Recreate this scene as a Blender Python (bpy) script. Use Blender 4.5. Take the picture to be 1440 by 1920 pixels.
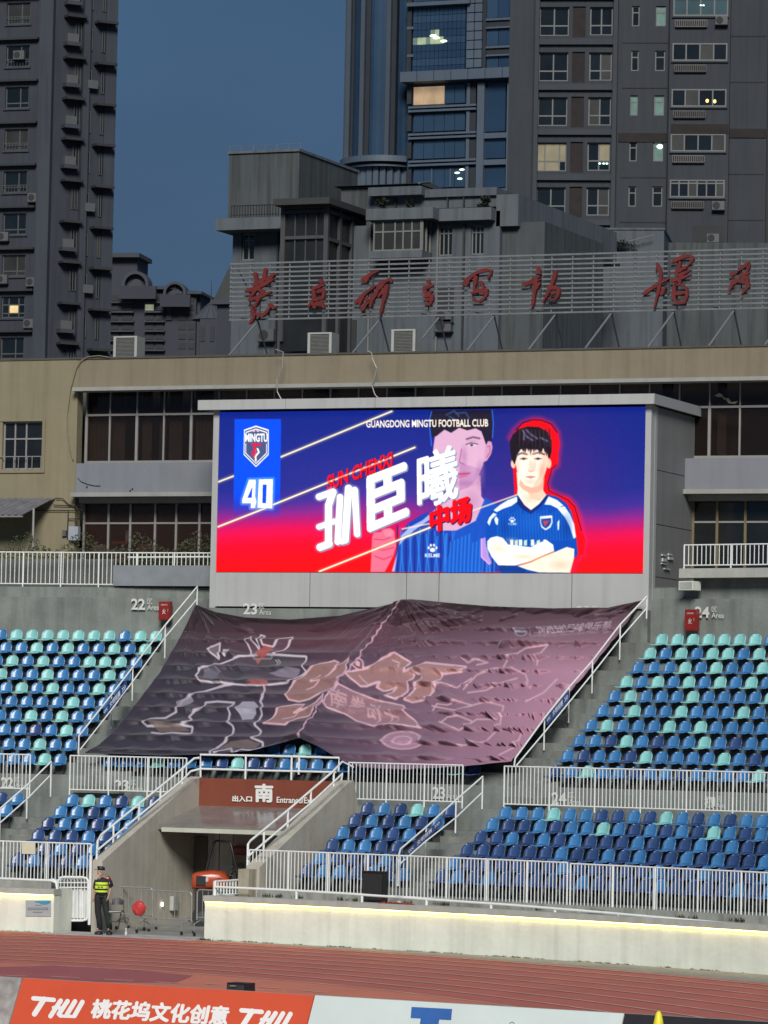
import bpy, math, random
import numpy as np
from mathutils import Matrix, Vector
R = math.radians
rnd = random.Random(7)
for o in list(bpy.data.objects):
    bpy.data.objects.remove(o)
scn = bpy.context.scene
COL = scn.collection

# ------------------------------------------------------------ camera, sky, sun, exposure
F, TH, YH, RHO, HC = 7500., R(22), 1390., .02, 5.4
_p = math.atan((YH - 960) / F)
FW = np.array([-math.sin(TH), math.cos(TH), 0.]); RT = np.array([math.cos(TH), math.sin(TH), 0.]); UP = np.array([0, 0, 1.])
_f0 = FW * math.cos(_p) + UP * math.sin(_p); _u0 = -FW * math.sin(_p) + UP * math.cos(_p)
_r = RT * math.cos(RHO) + _u0 * math.sin(RHO); _u = _u0 * math.cos(RHO) - RT * math.sin(RHO)
CAM = np.array([0, 0, HC])
cd = bpy.data.cameras.new('camera'); cam = bpy.data.objects.new('camera', cd); COL.objects.link(cam)
cd.sensor_fit = 'HORIZONTAL'; cd.sensor_width = 36; cd.lens = F / 1440 * 36
cd.clip_start = 1; cd.clip_end = 6000
m = Matrix.Identity(4)
for i in range(3):
    m[i][0] = _r[i]; m[i][1] = _u[i]; m[i][2] = -_f0[i]; m[i][3] = CAM[i]
cam.matrix_world = m
scn.camera = cam

world = bpy.data.worlds.new("World"); scn.world = world; world.use_nodes = True
wn = world.node_tree; wn.nodes.clear()
def N(t, typ, **k):
    n = t.nodes.new(typ)
    for a, b in k.items():
        setattr(n, a, b)
    return n
wo = N(wn, 'ShaderNodeOutputWorld'); bg = N(wn, 'ShaderNodeBackground')
sky = N(wn, 'ShaderNodeTexSky', sky_type='NISHITA', sun_disc=False)
sky.sun_elevation = R(-4.0); sky.sun_rotation = R(150); sky.altitude = 20; sky.air_density = 1.5; sky.dust_density = 2; sky.ozone_density = 2.5
tc = N(wn, 'ShaderNodeTexCoord')
nz = N(wn, 'ShaderNodeTexNoise'); nz.inputs['Scale'].default_value = 5.0; nz.inputs['Detail'].default_value = 4; nz.inputs['Roughness'].default_value = .45
mp = N(wn, 'ShaderNodeMapping'); mp.inputs['Scale'].default_value = (1, 1, 2.2)
wn.links.new(tc.outputs['Generated'], mp.inputs['Vector']); wn.links.new(mp.outputs[0], nz.inputs['Vector'])
# dusk overcast: an even blue deck of cloud with faint patches, a little paler towards the horizon, over the Nishita dusk
sx = N(wn, 'ShaderNodeSeparateXYZ'); wn.links.new(tc.outputs['Generated'], sx.inputs[0])
gr = N(wn, 'ShaderNodeValToRGB'); gr.color_ramp.elements[0].position = 0.0; gr.color_ramp.elements[1].position = .21
gr.color_ramp.elements[0].color = (.084, .142, .232, 1); gr.color_ramp.elements[1].color = (.049, .108, .202, 1)
wn.links.new(sx.outputs['Z'], gr.inputs[0])
nr = N(wn, 'ShaderNodeMapRange'); nr.inputs['From Min'].default_value = .3; nr.inputs['From Max'].default_value = .7
nr.inputs['To Min'].default_value = .84; nr.inputs['To Max'].default_value = 1.12
wn.links.new(nz.outputs['Fac'], nr.inputs['Value'])
vm = N(wn, 'ShaderNodeVectorMath', operation='SCALE'); wn.links.new(gr.outputs[0], vm.inputs[0]); wn.links.new(nr.outputs[0], vm.inputs['Scale'])
sk = N(wn, 'ShaderNodeVectorMath', operation='SCALE'); wn.links.new(sky.outputs[0], sk.inputs[0]); sk.inputs['Scale'].default_value = .05
ad = N(wn, 'ShaderNodeVectorMath', operation='ADD'); wn.links.new(vm.outputs[0], ad.inputs[0]); wn.links.new(sk.outputs[0], ad.inputs[1])
wn.links.new(ad.outputs[0], bg.inputs['Color']); bg.inputs['Strength'].default_value = .44
wn.links.new(bg.outputs[0], wo.inputs[0])

sl = bpy.data.lights.new('sun', 'SUN'); sun = bpy.data.objects.new('sun', sl); COL.objects.link(sun)  # soft directional lamp standing in for the stadium floodlights
sl.energy = 1.5; sl.angle = R(19); sl.color = (1, .965, .90)
sdir = Vector(FW) * .84 + Vector(RT) * .02 + Vector((0, 0, -.54))
sun.rotation_euler = sdir.to_track_quat('-Z', 'Y').to_euler()
sun.location = (20, -20, 60)
scn.view_settings.view_transform = 'Standard'; scn.view_settings.look = 'None'
scn.view_settings.exposure = 1.2; scn.view_settings.gamma = 1; scn.view_settings.use_curve_mapping = False

# ------------------------------------------------------------ projection helpers (pixels of the photograph, 1440 x 1920)
def ray(x, y):
    return _f0 * F + _r * (x - 720) - _u * (y - 960)
def project(P):
    d = np.asarray(P, float) - CAM; w = d @ _f0
    return 720 + F * (d @ _r) / w, 960 - F * (d @ _u) / w, w
def ground(x, y, z=0.):
    d = ray(x, y); t = (z - HC) / d[2]
    return CAM + d * t
def Bc(s):
    t = s + 39.0
    t = np.clip(t, -24, 20) if not isinstance(t, float) else max(-24., min(20., t))
    return 97.02 - .245 * (s + 39.0) - .0095 * t * t - 0 * s, -.245 - .019 * t
def S(s, k, z):
    """point of the curved stand: s along it, k metres behind the front wall, z up"""
    y, d = Bc(s); n = math.hypot(1, d)
    return (s - k * d / n, y + k / n, z)
def tang(s):
    return math.atan(Bc(float(s))[1])
def inv(px, py, k):
    s, z = -39., 4.
    for _ in range(14):
        x, y, w = project(S(float(s), k, z))
        a = tang(s) + TH
        s += (px - x) * w / F / max(.4, math.cos(a)); z -= (py - y) * w / F
    return s, z
def s_at(px, k, z):
    s = -39.
    for _ in range(14):
        x, y, w = project(S(float(s), k, z))
        s += (px - x) * w / F / max(.4, math.cos(tang(s) + TH))
    return s
def P(px, py, k):
    s, z = inv(px, py, k)
    return S(s, k, z)

class Plane:
    """upright (or leaning) plane with local axes a (along), b (away), z (up)"""
    def __init__(s, px, D, alpha=22., z0=0.):
        al = R(alpha)
        e = RT * math.cos(al) - FW * math.sin(al); b = FW * math.cos(al) + RT * math.sin(al)
        h = YH + RHO * (px - 720); d = ray(px, h); t = D / (d @ _f0)
        p = CAM + d * t
        s.o = np.array([p[0], p[1], z0]); s.e = e; s.b = b; s.rz = math.atan2(e[1], e[0])
        s.M = Matrix.Translation(Vector(s.o)) @ Matrix.Rotation(s.rz, 4, 'Z')
    def L(s, px, py, b=0.):
        d = ray(px, py); o = s.o + s.b * b
        t = ((o - CAM) @ s.b) / (d @ s.b); q = CAM + d * t - s.o
        return q @ s.e, q[2]
    def side(s, px, py, a):
        d = ray(px, py); o = s.o + s.e * a
        t = ((o - CAM) @ s.e) / (d @ s.e); q = CAM + d * t - s.o
        return q @ s.b, q[2]
    def rect(s, x0, y0, x1, y1, b=0.):
        xm, ym = (x0 + x1) / 2, (y0 + y1) / 2
        return s.L(x0, ym, b)[0], s.L(x1, ym, b)[0], s.L(xm, y1, b)[1], s.L(xm, y0, b)[1]
    def W(s, a, b, z):
        q = s.o + s.e * a + s.b * b
        return (q[0], q[1], z + s.o[2])

# ------------------------------------------------------------ materials
def lin(c):
    return tuple((x / 12.92 if x <= .04045 else ((x + .055) / 1.055) ** 2.4) for x in (v / 255 for v in c))
MATS = {}
def mat(name, col, rough=.7, var=.12, scale=3., bump=0., metal=0., spec=.5, streak=0., bscale=None, col2=None, coat=0., fine=0.):
    """procedural surface: base colour broken up by two noises, optional vertical rain streaks, bump"""
    if name in MATS: return MATS[name]
    mt = bpy.data.materials.new(name); mt.use_nodes = True; t = mt.node_tree; b = t.nodes['Principled BSDF']
    b.inputs['Roughness'].default_value = rough; b.inputs['Metallic'].default_value = metal
    b.inputs['Specular IOR Level'].default_value = spec
    if coat: b.inputs['Coat Weight'].default_value = coat
    geo = N(t, 'ShaderNodeNewGeometry')
    n1 = N(t, 'ShaderNodeTexNoise'); n1.inputs['Scale'].default_value = scale; n1.inputs['Detail'].default_value = 6; n1.inputs['Roughness'].default_value = .6
    t.links.new(geo.outputs['Position'], n1.inputs['Vector'])
    mr = N(t, 'ShaderNodeMapRange'); mr.inputs['From Min'].default_value = .25; mr.inputs['From Max'].default_value = .75
    t.links.new(n1.outputs['Fac'], mr.inputs['Value'])
    mx = N(t, 'ShaderNodeMix', data_type='RGBA')
    lo = [c * (1 - var) for c in col]; hi = [min(1, c * (1 + var)) for c in col]
    if col2: hi = col2; lo = col
    mx.inputs[6].default_value = (*lo, 1); mx.inputs[7].default_value = (*hi, 1)
    t.links.new(mr.outputs[0], mx.inputs[0]); out = mx.outputs[2]
    if streak:
        mpn = N(t, 'ShaderNodeMapping'); mpn.inputs['Scale'].default_value = (2.2, 2.2, .12)
        t.links.new(geo.outputs['Position'], mpn.inputs['Vector'])
        n2 = N(t, 'ShaderNodeTexNoise'); n2.inputs['Scale'].default_value = 1.6; n2.inputs['Detail'].default_value = 5
        t.links.new(mpn.outputs[0], n2.inputs['Vector'])
        m2 = N(t, 'ShaderNodeMapRange'); m2.inputs['From Min'].default_value = .45; m2.inputs['From Max'].default_value = .72
        m2.inputs['To Min'].default_value = 1; m2.inputs['To Max'].default_value = 1 - streak
        t.links.new(n2.outputs['Fac'], m2.inputs['Value'])
        vs = N(t, 'ShaderNodeVectorMath', operation='SCALE'); t.links.new(out, vs.inputs[0]); t.links.new(m2.outputs[0], vs.inputs['Scale']); out = vs.outputs[0]
    if fine:
        n4 = N(t, 'ShaderNodeTexNoise'); n4.inputs['Scale'].default_value = 40; n4.inputs['Detail'].default_value = 2
        t.links.new(geo.outputs['Position'], n4.inputs['Vector'])
        m4 = N(t, 'ShaderNodeMapRange'); m4.inputs['From Min'].default_value = .3; m4.inputs['From Max'].default_value = .7
        m4.inputs['To Min'].default_value = 1 - fine; m4.inputs['To Max'].default_value = 1 + fine
        t.links.new(n4.outputs['Fac'], m4.inputs['Value'])
        v4 = N(t, 'ShaderNodeVectorMath', operation='SCALE'); t.links.new(out, v4.inputs[0]); t.links.new(m4.outputs[0], v4.inputs['Scale']); out = v4.outputs[0]
    t.links.new(out, b.inputs['Base Color'])
    if bump:
        n3 = N(t, 'ShaderNodeTexNoise'); n3.inputs['Scale'].default_value = bscale or scale * 6; n3.inputs['Detail'].default_value = 5
        t.links.new(geo.outputs['Position'], n3.inputs['Vector'])
        bp = N(t, 'ShaderNodeBump'); bp.inputs['Strength'].default_value = bump; bp.inputs['Distance'].default_value = .03
        t.links.new(n3.outputs['Fac'], bp.inputs['Height']); t.links.new(bp.outputs[0], b.inputs['Normal'])
    MATS[name] = mt
    return mt
def emit(name, col, strength, var=0., scale=2.):
    if name in MATS: return MATS[name]
    mt = bpy.data.materials.new(name); mt.use_nodes = True; t = mt.node_tree; b = t.nodes['Principled BSDF']
    b.inputs['Base Color'].default_value = (*[c * .3 for c in col], 1); b.inputs['Roughness'].default_value = .4
    b.inputs['Emission Color'].default_value = (*col, 1); strength *= .435; b.inputs['Emission Strength'].default_value = strength
    if var:
        geo = N(t, 'ShaderNodeNewGeometry'); n1 = N(t, 'ShaderNodeTexNoise'); n1.inputs['Scale'].default_value = scale
        t.links.new(geo.outputs['Position'], n1.inputs['Vector'])
        mr = N(t, 'ShaderNodeMapRange'); mr.inputs['From Min'].default_value = .35; mr.inputs['From Max'].default_value = .65
        mr.inputs['To Min'].default_value = strength * (1 - var); mr.inputs['To Max'].default_value = strength
        t.links.new(n1.outputs['Fac'], mr.inputs['Value']); t.links.new(mr.outputs[0], b.inputs['Emission Strength'])
    MATS[name] = mt
    return mt

M_conc = mat('terrace_concrete', (.195, .215, .198), .8, .25, .8, .5, streak=.3, fine=.12)
M_conc2 = mat('stair_concrete', (.20, .205, .185), .8, .3, 1.6, .5, fine=.15)
M_concwall = mat('tunnel_plaster', (.45, .42, .35), .85, .12, 1.1, .25, streak=.14, fine=.05)
M_concdark = mat('dark_concrete', (.12, .12, .105), .85, .25, 1.5, .3, streak=.3)
M_whitewall = mat('white_wall_paint', (.70, .73, .64), .8, .10, 1.0, .25, streak=.14, fine=.03)
M_cap = mat('wall_cap_concrete', (.40, .41, .37), .8, .12, 2., .3, streak=.15)
M_rail = mat('white_rail_paint', (.78, .80, .77), .42, .08, 5.)
M_galv = mat('galvanised_steel', (.42, .43, .41), .38, .12, 8., metal=.55)
M_screenframe = mat('screen_cladding', (.42, .43, .42), .55, .05, .9, .1, streak=.12)
M_sideclad = mat('side_cladding', (.20, .20, .20), .6, .08, .9, .1, streak=.15)
M_tan = mat('tan_render', (.215, .180, .124), .85, .09, .7, .3, streak=.18, fine=.05)
M_yellow = mat('yellow_render', (.235, .205, .130), .85, .10, .5, .35, streak=.16, fine=.06)
M_band = mat('pale_band_paint', (.19, .202, .228), .8, .07, .8, .2, streak=.1)
M_ledge = mat('ledge_paint', (.30, .30, .28), .8, .1, 1.2, .2, streak=.12)
M_alu = mat('window_aluminium', (.30, .29, .28), .45, .08, 4., metal=.2)
M_glassbrown = mat('brown_window_glass', (.020, .014, .012), .12, .5, .6, spec=.6)
M_glassdark = mat('dark_window_glass', (.012, .014, .016), .1, .4, .8, spec=.5)
M_curtain = mat('curtain_cloth', (.30, .24, .20), .9, .3, 2.)
M_seatT = mat('teal_seat_plastic', (.22, .51, .50), .36, .16, 1.3, spec=.4)
M_seatB = mat('blue_seat_plastic', (.048, .180, .39), .30, .22, 1.3, spec=.6)
M_seatN = mat('navy_seat_plastic', (.030, .066, .18), .30, .3, 1.3, spec=.6)
M_bracket = mat('seat_bracket_steel', (.05, .05, .05), .6)
M_red = mat('fire_box_red', (.25, .018, .014), .4, .1, 4.)
M_white = mat('white_print', (.62, .63, .60), .7, .1, 6.)
M_black = mat('black_plastic', (.012, .012, .013), .45, .2, 5.)
M_signblue = mat('blue_sign_print', (.015, .05, .16), .5, .1, 4.)

# ------------------------------------------------------------ mesh building
MT = {}
class MB:
    def __init__(s, fn=None):
        s.v = []; s.f = []; s.mi = []; s.fn = fn; s.m = 0
    def add(s, pts, faces):
        n = len(s.v)
        s.v += [s.fn(*p) for p in pts] if s.fn else [tuple(p) for p in pts]
        s.f += [tuple(i + n for i in f) for f in faces]; s.mi += [s.m] * len(faces)
        return s
    def hexa(s, p):   # 0-3 bottom ring, 4-7 top ring
        return s.add(p, [(0, 3, 2, 1), (4, 5, 6, 7), (0, 1, 5, 4), (1, 2, 6, 5), (2, 3, 7, 6), (3, 0, 4, 7)])
    def box(s, x0, x1, y0, y1, z0, z1):
        if x0 > x1: x0, x1 = x1, x0
        if y0 > y1: y0, y1 = y1, y0
        if z0 > z1: z0, z1 = z1, z0
        return s.hexa([(x0, y0, z0), (x1, y0, z0), (x1, y1, z0), (x0, y1, z0), (x0, y0, z1), (x1, y0, z1), (x1, y1, z1), (x0, y1, z1)])
    def sbox(s, x0, x1, y0, y1, z0, z1, step=1.0):
        """box split along x so that it follows the curve"""
        n = max(1, int(abs(x1 - x0) / step))
        ring = []
        pts = []
        for i in range(n + 1):
            x = x0 + (x1 - x0) * i / n
            pts += [(x, y0, z0), (x, y1, z0), (x, y1, z1), (x, y0, z1)]
        f = [(0, 1, 2, 3), (4 * n + 3, 4 * n + 2, 4 * n + 1, 4 * n)]
        for i in range(n):
            for j in range(4):
                a, b = 4 * i + j, 4 * i + (j + 1) % 4
                f.append((a, a + 4, b + 4, b))
        return s.add(pts, f)
    def tube(s, pts, r, n=6, cap=True):
        pts = [Vector(s.fn(*p)) if s.fn else Vector(p) for p in pts]
        base = len(s.v); k = len(pts)
        for i, p in enumerate(pts):
            d = (pts[min(i + 1, k - 1)] - pts[max(i - 1, 0)]).normalized()
            if i == 0:
                a = d.cross(Vector((0, 0, 1)))
                if a.length < .05: a = d.cross(Vector((1, 0, 0)))
            else:
                a = a - d * a.dot(d)
            a.normalize(); b = d.cross(a)
            for j in range(n):
                t = 2 * math.pi * j / n
                q = p + (a * math.cos(t) + b * math.sin(t)) * (r[i] if isinstance(r, (list, tuple)) else r)
                s.v.append(tuple(q))
        for i in range(k - 1):
            for j in range(n):
                a, b = base + i * n + j, base + i * n + (j + 1) % n
                s.f.append((a, b, b + n, a + n)); s.mi.append(s.m)
        if cap:
            s.f.append(tuple(base + j for j in range(n))[::-1]); s.mi.append(s.m)
            s.f.append(tuple(base + (k - 1) * n + j for j in range(n))); s.mi.append(s.m)
        return s
    def ball(s, c, rx, ry, rz, n=10, m=7):
        pts = []; f = []
        for i in range(m + 1):
            ph = math.pi * i / m
            for j in range(n):
                t = 2 * math.pi * j / n
                pts.append((c[0] + rx * math.sin(ph) * math.cos(t), c[1] + ry * math.sin(ph) * math.sin(t), c[2] + rz * math.cos(ph)))
        for i in range(m):
            for j in range(n):
                a, b = i * n + j, i * n + (j + 1) % n
                f.append((a, a + n, b + n, b))
        return s.add(pts, f)
    def prism(s, outline, y0, y1):
        """outline in (x, z), extruded along y"""
        n = len(outline)
        pts = [(x, y0, z) for x, z in outline] + [(x, y1, z) for x, z in outline]
        f = [tuple(range(n)), tuple(range(2 * n - 1, n - 1, -1))]
        for i in range(n):
            j = (i + 1) % n
            f.append((i, i + n, j + n, j))
        return s.add(pts, f)
    def mesh(s, name, mats, M=None, smooth=False):
        me = bpy.data.meshes.new(name)
        v = np.array(s.v, float)
        if M is not None and len(v):
            Mi = np.array(M.inverted()); v = v @ Mi[:3, :3].T + Mi[:3, 3]
        me.from_pydata([tuple(p) for p in v], [], s.f)
        for mm in (mats if isinstance(mats, (list, tuple)) else [mats]): me.materials.append(mm)
        if len(me.materials) > 1: me.polygons.foreach_set('material_index', s.mi)
        if smooth: me.polygons.foreach_set('use_smooth', [True] * len(me.polygons))
        me.update()
        return me
    def build(s, name, mats, parent=None, local=False, smooth=False, **props):
        """world-space verts (local=True: already in the parent's space)"""
        if parent is not None:
            M = MT[parent.name]; me = s.mesh(name, mats, None if local else M, smooth)
            o = bpy.data.objects.new(name, me); COL.objects.link(o); o.parent = parent; MT[o.name] = M
        else:
            v = np.array(s.v); c = (v.min(0) + v.max(0)) / 2
            M = Matrix.Translation((c[0], c[1], v[:, 2].min()))
            me = s.mesh(name, mats, M, smooth); o = bpy.data.objects.new(name, me); COL.objects.link(o); o.matrix_world = M; MT[o.name] = M
        for a, b in props.items(): o[a] = b
        return o
def root(name, label, cat, loc, rz=0., group=None):
    o = bpy.data.objects.new(name, None); COL.objects.link(o); o.empty_display_size = .3
    o.location = loc; o.rotation_euler = (0, 0, rz); o['label'] = label; o['category'] = cat
    if group: o['group'] = group
    MT[o.name] = Matrix.Translation(Vector(loc)) @ Matrix.Rotation(rz, 4, 'Z')
    return o
def proot(name, label, cat, pl, group=None):
    return root(name, label, cat, tuple(pl.o), pl.rz, group)

# lettering: glyph outlines of Blender's own font as triangles in the unit square
_txt = {}
def glyphs(s, bold=.0, res=3):
    key = (s, bold, res)
    if key in _txt: return _txt[key]
    c = bpy.data.curves.new('lettering', 'FONT'); c.body = s; c.offset = bold; c.resolution_u = res
    o = bpy.data.objects.new('lettering', c); COL.objects.link(o)
    dg = bpy.context.evaluated_depsgraph_get(); dg.update()
    me = bpy.data.meshes.new_from_object(o.evaluated_get(dg))
    v = np.array([p.co[:2] for p in me.vertices]); f = [tuple(p.vertices) for p in me.polygons]
    bpy.data.objects.remove(o); bpy.data.curves.remove(c); bpy.data.meshes.remove(me)
    asp = (v[:, 0].max() - v[:, 0].min()) / (v[:, 1].max() - v[:, 1].min())
    v = (v - v.min(0)) / (v.max(0) - v.min(0))
    _txt[key] = (v, f, asp)
    return _txt[key]
def letter(mb, s, q, bold=.0, thick=None):
    """q(u, v) -> 3D point; flat lettering, or thick=(q_back) for raised letters"""
    v, f, _ = glyphs(s, bold)
    if thick is None:
        mb.add([q(a, b) for a, b in v], f)
    else:
        n = len(v)
        ed = {}
        for fc in f:
            for i in range(len(fc)):
                e = (fc[i], fc[(i + 1) % len(fc)]); ed[e] = 1
        side = [(a, b, b + n, a + n) for (a, b) in ed if (b, a) not in ed]
        mb.add([q(a, b) for a, b in v] + [thick(a, b) for a, b in v], list(f) + [tuple(i + n for i in fc[::-1]) for fc in f] + side)
    return mb
def fatletter(mb, s, q, d=.03, n=6):
    """heavy lettering: the same glyphs laid over each other a little apart (d in the unit square of the word)"""
    v, f, asp = glyphs(s, 0.)
    for i in range(n):
        t = 2 * math.pi * i / n; dx, dy = d * math.cos(t) / max(asp, .3), d * math.sin(t)
        mb.add([q(a + dx, b + dy, i * .0007) for a, b in v], f)
    return mb
def bil(TL, TR, BL, BR):
    def g(u, v):
        return tuple(TL[i] * (1 - u) * v + TR[i] * u * v + BL[i] * (1 - u) * (1 - v) + BR[i] * u * (1 - v) for i in range(len(TL)))
    return g
ORD = ['', 'first', 'second', 'third', 'fourth', 'fifth', 'sixth', 'seventh', 'eighth', 'ninth', 'tenth', 'eleventh', 'twelfth', 'thirteenth', 'fourteenth', 'fifteenth', 'sixteenth', 'seventeenth', 'eighteenth', 'nineteenth', 'twentieth', 'twenty-first', 'twenty-second', 'twenty-third', 'twenty-fourth', 'twenty-fifth', 'twenty-sixth', 'twenty-seventh', 'twenty-eighth']
# ------------------------------------------------------------ ground, track
def structure(mb, name, m, smooth=False, kind='structure'):
    return mb.build(name, m, smooth=smooth, kind=kind)
M_asph = mat('ground_asphalt', (.06, .06, .058), .9, .2, .5, .3)
g = MB(); g.add([(-1500, -600, -.02), (1500, -600, -.02), (1500, 3000, -.02), (-1500, 3000, -.02)], [(0, 1, 2, 3)])
structure(g, 'ground', M_asph)
g = MB(); g.add([(-120, -20, -.012), (90, -20, -.012), (90, 74, -.012), (-120, 74, -.012)], [(0, 1, 2, 3)])
structure(g, 'pitch', mat('pitch_grass', (.03, .085, .02), .9, .25, .3, .6, bscale=60))
def interp(pts, x, deg=3):
    a = np.array(pts, float); c = np.polyfit(a[:, 0], a[:, 1], deg)
    lo, hi = a[0, 0], a[-1, 0]
    dc = np.polyder(c)
    if x < lo: return np.polyval(c, lo) + np.polyval(dc, lo) * (x - lo)
    if x > hi: return np.polyval(c, hi) + np.polyval(dc, hi) * (x - hi)
    return float(np.polyval(c, x))
XS = [-500 + 60 * i for i in range(42)]
edge = [(0, 1746), (112, 1750.5), (382, 1764), (640, 1779), (900, 1799.5), (1160, 1818), (1440, 1844)]
def flat_strip(f_top, f_bot, z, xs=XS):
    mb = MB(); pts = []; fs = []
    for i, x in enumerate(xs):
        pts += [tuple(ground(x, f_top(x), z)), tuple(ground(x, f_bot(x), z))]
        if i: fs.append((2 * i - 2, 2 * i - 1, 2 * i + 1, 2 * i))
    return mb.add(pts, fs)
# concrete margin along the foot of the wall (also the paving of the entrance apron)
mb = MB(S); 
for i in range(60):
    s0 = -75 + i; mb.add([(s0, -4.5, -.006), (s0 + 1, -4.5, -.006), (s0 + 1, 1.2, -.006), (s0, 1.2, -.006)], [(0, 1, 2, 3)])
structure(mb, 'pavement', mat('margin_concrete', (.25, .245, .215), .8, .2, .8, .4, streak=.0, fine=.12))
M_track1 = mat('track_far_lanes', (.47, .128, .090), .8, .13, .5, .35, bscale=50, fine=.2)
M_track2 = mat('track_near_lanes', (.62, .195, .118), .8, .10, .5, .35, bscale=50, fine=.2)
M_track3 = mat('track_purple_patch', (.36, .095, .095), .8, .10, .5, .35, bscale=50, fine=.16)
e1 = lambda x: interp(edge, x)
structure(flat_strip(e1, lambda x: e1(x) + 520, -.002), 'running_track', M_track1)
nearL = [(0, 1797), (260, 1808), (380, 1826), (640, 1849), (900, 1881), (1160, 1920), (1440, 1978)]
lanes = [
 [(0, 1753), (260, 1762.5), (380, 1769.8), (640, 1780.6), (900, 1800.5), (1160, 1820.5), (1440, 1847)],
 [(0, 1758.8), (260, 1768.5), (380, 1775), (640, 1787.8), (900, 1806.8), (1160, 1828.5), (1440, 1855.5)],
 [(0, 1764.2), (260, 1775), (380, 1780.5), (640, 1794), (900, 1814.4), (1160, 1837), (1440, 1866.4)],
 [(0, 1770.5), (260, 1781), (380, 1787), (640, 1802.3), (900, 1823), (1160, 1847), (1440, 1879)],
 [(0, 1777.8), (260, 1788), (380, 1794), (640, 1809.5), (900, 1832), (1160, 1857.4), (1440, 1893.5)],
 [(0, 1783.5), (260, 1795), (380, 1801), (640, 1818.5), (900, 1842), (1160, 1870), (1440, 1910)],
 [(0, 1790.4), (260, 1802), (380, 1809), (640, 1827.5), (900, 1852.8), (1160, 1884.4), (1440, 1928)],
 [(0, 1797.6), (260, 1810), (380, 1817), (640, 1837.5), (900, 1864.9), (1160, 1900), (1440, 1950)],
 [(0, 1806), (260, 1818), (380, 1826), (640, 1847.4), (900, 1879), (1160, 1918), (1440, 1975)]]
track = bpy.data.objects['running_track']
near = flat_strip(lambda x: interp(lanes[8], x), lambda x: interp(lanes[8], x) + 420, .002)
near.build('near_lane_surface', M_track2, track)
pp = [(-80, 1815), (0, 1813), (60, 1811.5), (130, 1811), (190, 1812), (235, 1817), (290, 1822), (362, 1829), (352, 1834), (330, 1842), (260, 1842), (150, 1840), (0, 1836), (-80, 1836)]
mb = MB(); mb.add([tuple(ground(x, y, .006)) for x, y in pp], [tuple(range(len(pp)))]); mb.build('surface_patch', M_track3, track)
M_line = mat('lane_line_paint', (.64, .38, .30), .8, .25, 1.5)
for ln in lanes:
    mb = MB(); pts = []; fs = []
    for i, x in enumerate(XS):
        a = ground(x, interp(ln, x), .010); pts += [(a[0], a[1] - .07, a[2]), (a[0], a[1] + .07, a[2])]
        if i: fs.append((2 * i - 2, 2 * i, 2 * i + 1, 2 * i - 1))
    mb.add(pts, fs).build('lane_line', M_line, track)
for (xa, ya, xb, yb) in [(-10, 1828, 48, 1830), (96, 1830.5, 150, 1833), (195, 1836, 250, 1838.5), (290, 1841, 340, 1844), (386, 1844.5, 415, 1846), (483, 1850.5, 528, 1853.5), (568, 1857, 613, 1861)]:
    a, b = ground(xa, ya, .012), ground(xb, yb, .012)
    mb = MB(); mb.add([(a[0], a[1] - .07, a[2]), (b[0], b[1] - .07, b[2]), (b[0], b[1] + .07, b[2]), (a[0], a[1] + .07, a[2])], [(0, 1, 2, 3)]).build('dash_mark', M_line, track)

# ------------------------------------------------------------ terraces
def tread_low(i): return 1.33 + .33 * (i - 1)
def tread_up(i): return 4.14 + .4356 * (i - 1)
def k_low(i): return 2.1 + .8 * (i - 1)      # front edge of the tread
def k_up(i): return 8.75 + .8 * (i - 1)
low_prof = [(.35, 0.0), (.35, 1.02), (.9, 1.02), (.9, 1.30), (k_low(1), 1.30)]
for i in range(1, 7):
    low_prof += [(k_low(i), tread_low(i)), (k_low(i) + .8, tread_low(i))]
low_prof += [(6.9, 3.58), (7.12, 3.58), (7.12, 3.36), (8.7, 3.36)]
up_prof = [(8.7, 3.36), (8.7, 4.22), (8.75, 4.22), (8.75, tread_up(1))]
for i in range(1, 11):
    up_prof += [(k_up(i), tread_up(i)), (k_up(i) + .8, tread_up(i))]
up_prof += [(16.75, 8.50), (18.0, 8.50), (18.0, 9.86), (18.25, 9.86), (18.25, 10.20), (21, 10.20)]
def sweep(prof, s0, s1, name, m, step=.8, close=None):
    mb = MB(S); n = max(1, int((s1 - s0) / step)); L = len(prof); pts = []; fs = []
    for i in range(n + 1):
        s = s0 + (s1 - s0) * i / n
        pts += [(s, k, z) for k, z in prof]
    for i in range(n):
        for j in range(L - 1):
            a = i * L + j; fs.append((a, a + L, a + L + 1, a + 1))
    mb.add(pts, fs)
    # side cheeks down to the ground
    for s in (s0, s1):
        for j in range(L - 1):
            (k0, z0), (k1, z1) = prof[j], prof[j + 1]
            if k1 > k0: mb.add([(s, k0, 0), (s, k1, 0), (s, k1, z1), (s, k0, z0)], [(0, 1, 2, 3)])
    return structure(mb, name, m)
TL_, TR_ = -48.4, -44.42       # tunnel between these
sG = s_at(106, 1.9, .6)
sweep(low_prof, -66, sG, 'lower_terrace', M_conc)
sweep([(1.95, 0), (1.95, 1.30), (2.1, 1.30)] + low_prof[5:], sG, TL_ - .3, 'lower_terrace', M_conc)
sweep(low_prof, TR_ + .9, -12, 'lower_terrace', M_conc)
sweep([(6.1, 0), (6.1, 2.98), (6.9, 2.98)] + low_prof[-4:], TR_ + .42, TR_ + .9, 'lower_terrace', M_conc)
sweep([(6.6, 4.3), (8.7, 3.36)][:0] + [(6.72, 3.36), (8.7, 3.36)], TL_ - .3, TR_ + .42, 'walkway', M_conc)
sweep(up_prof, -72, -10, 'upper_terrace', M_conc)

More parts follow.
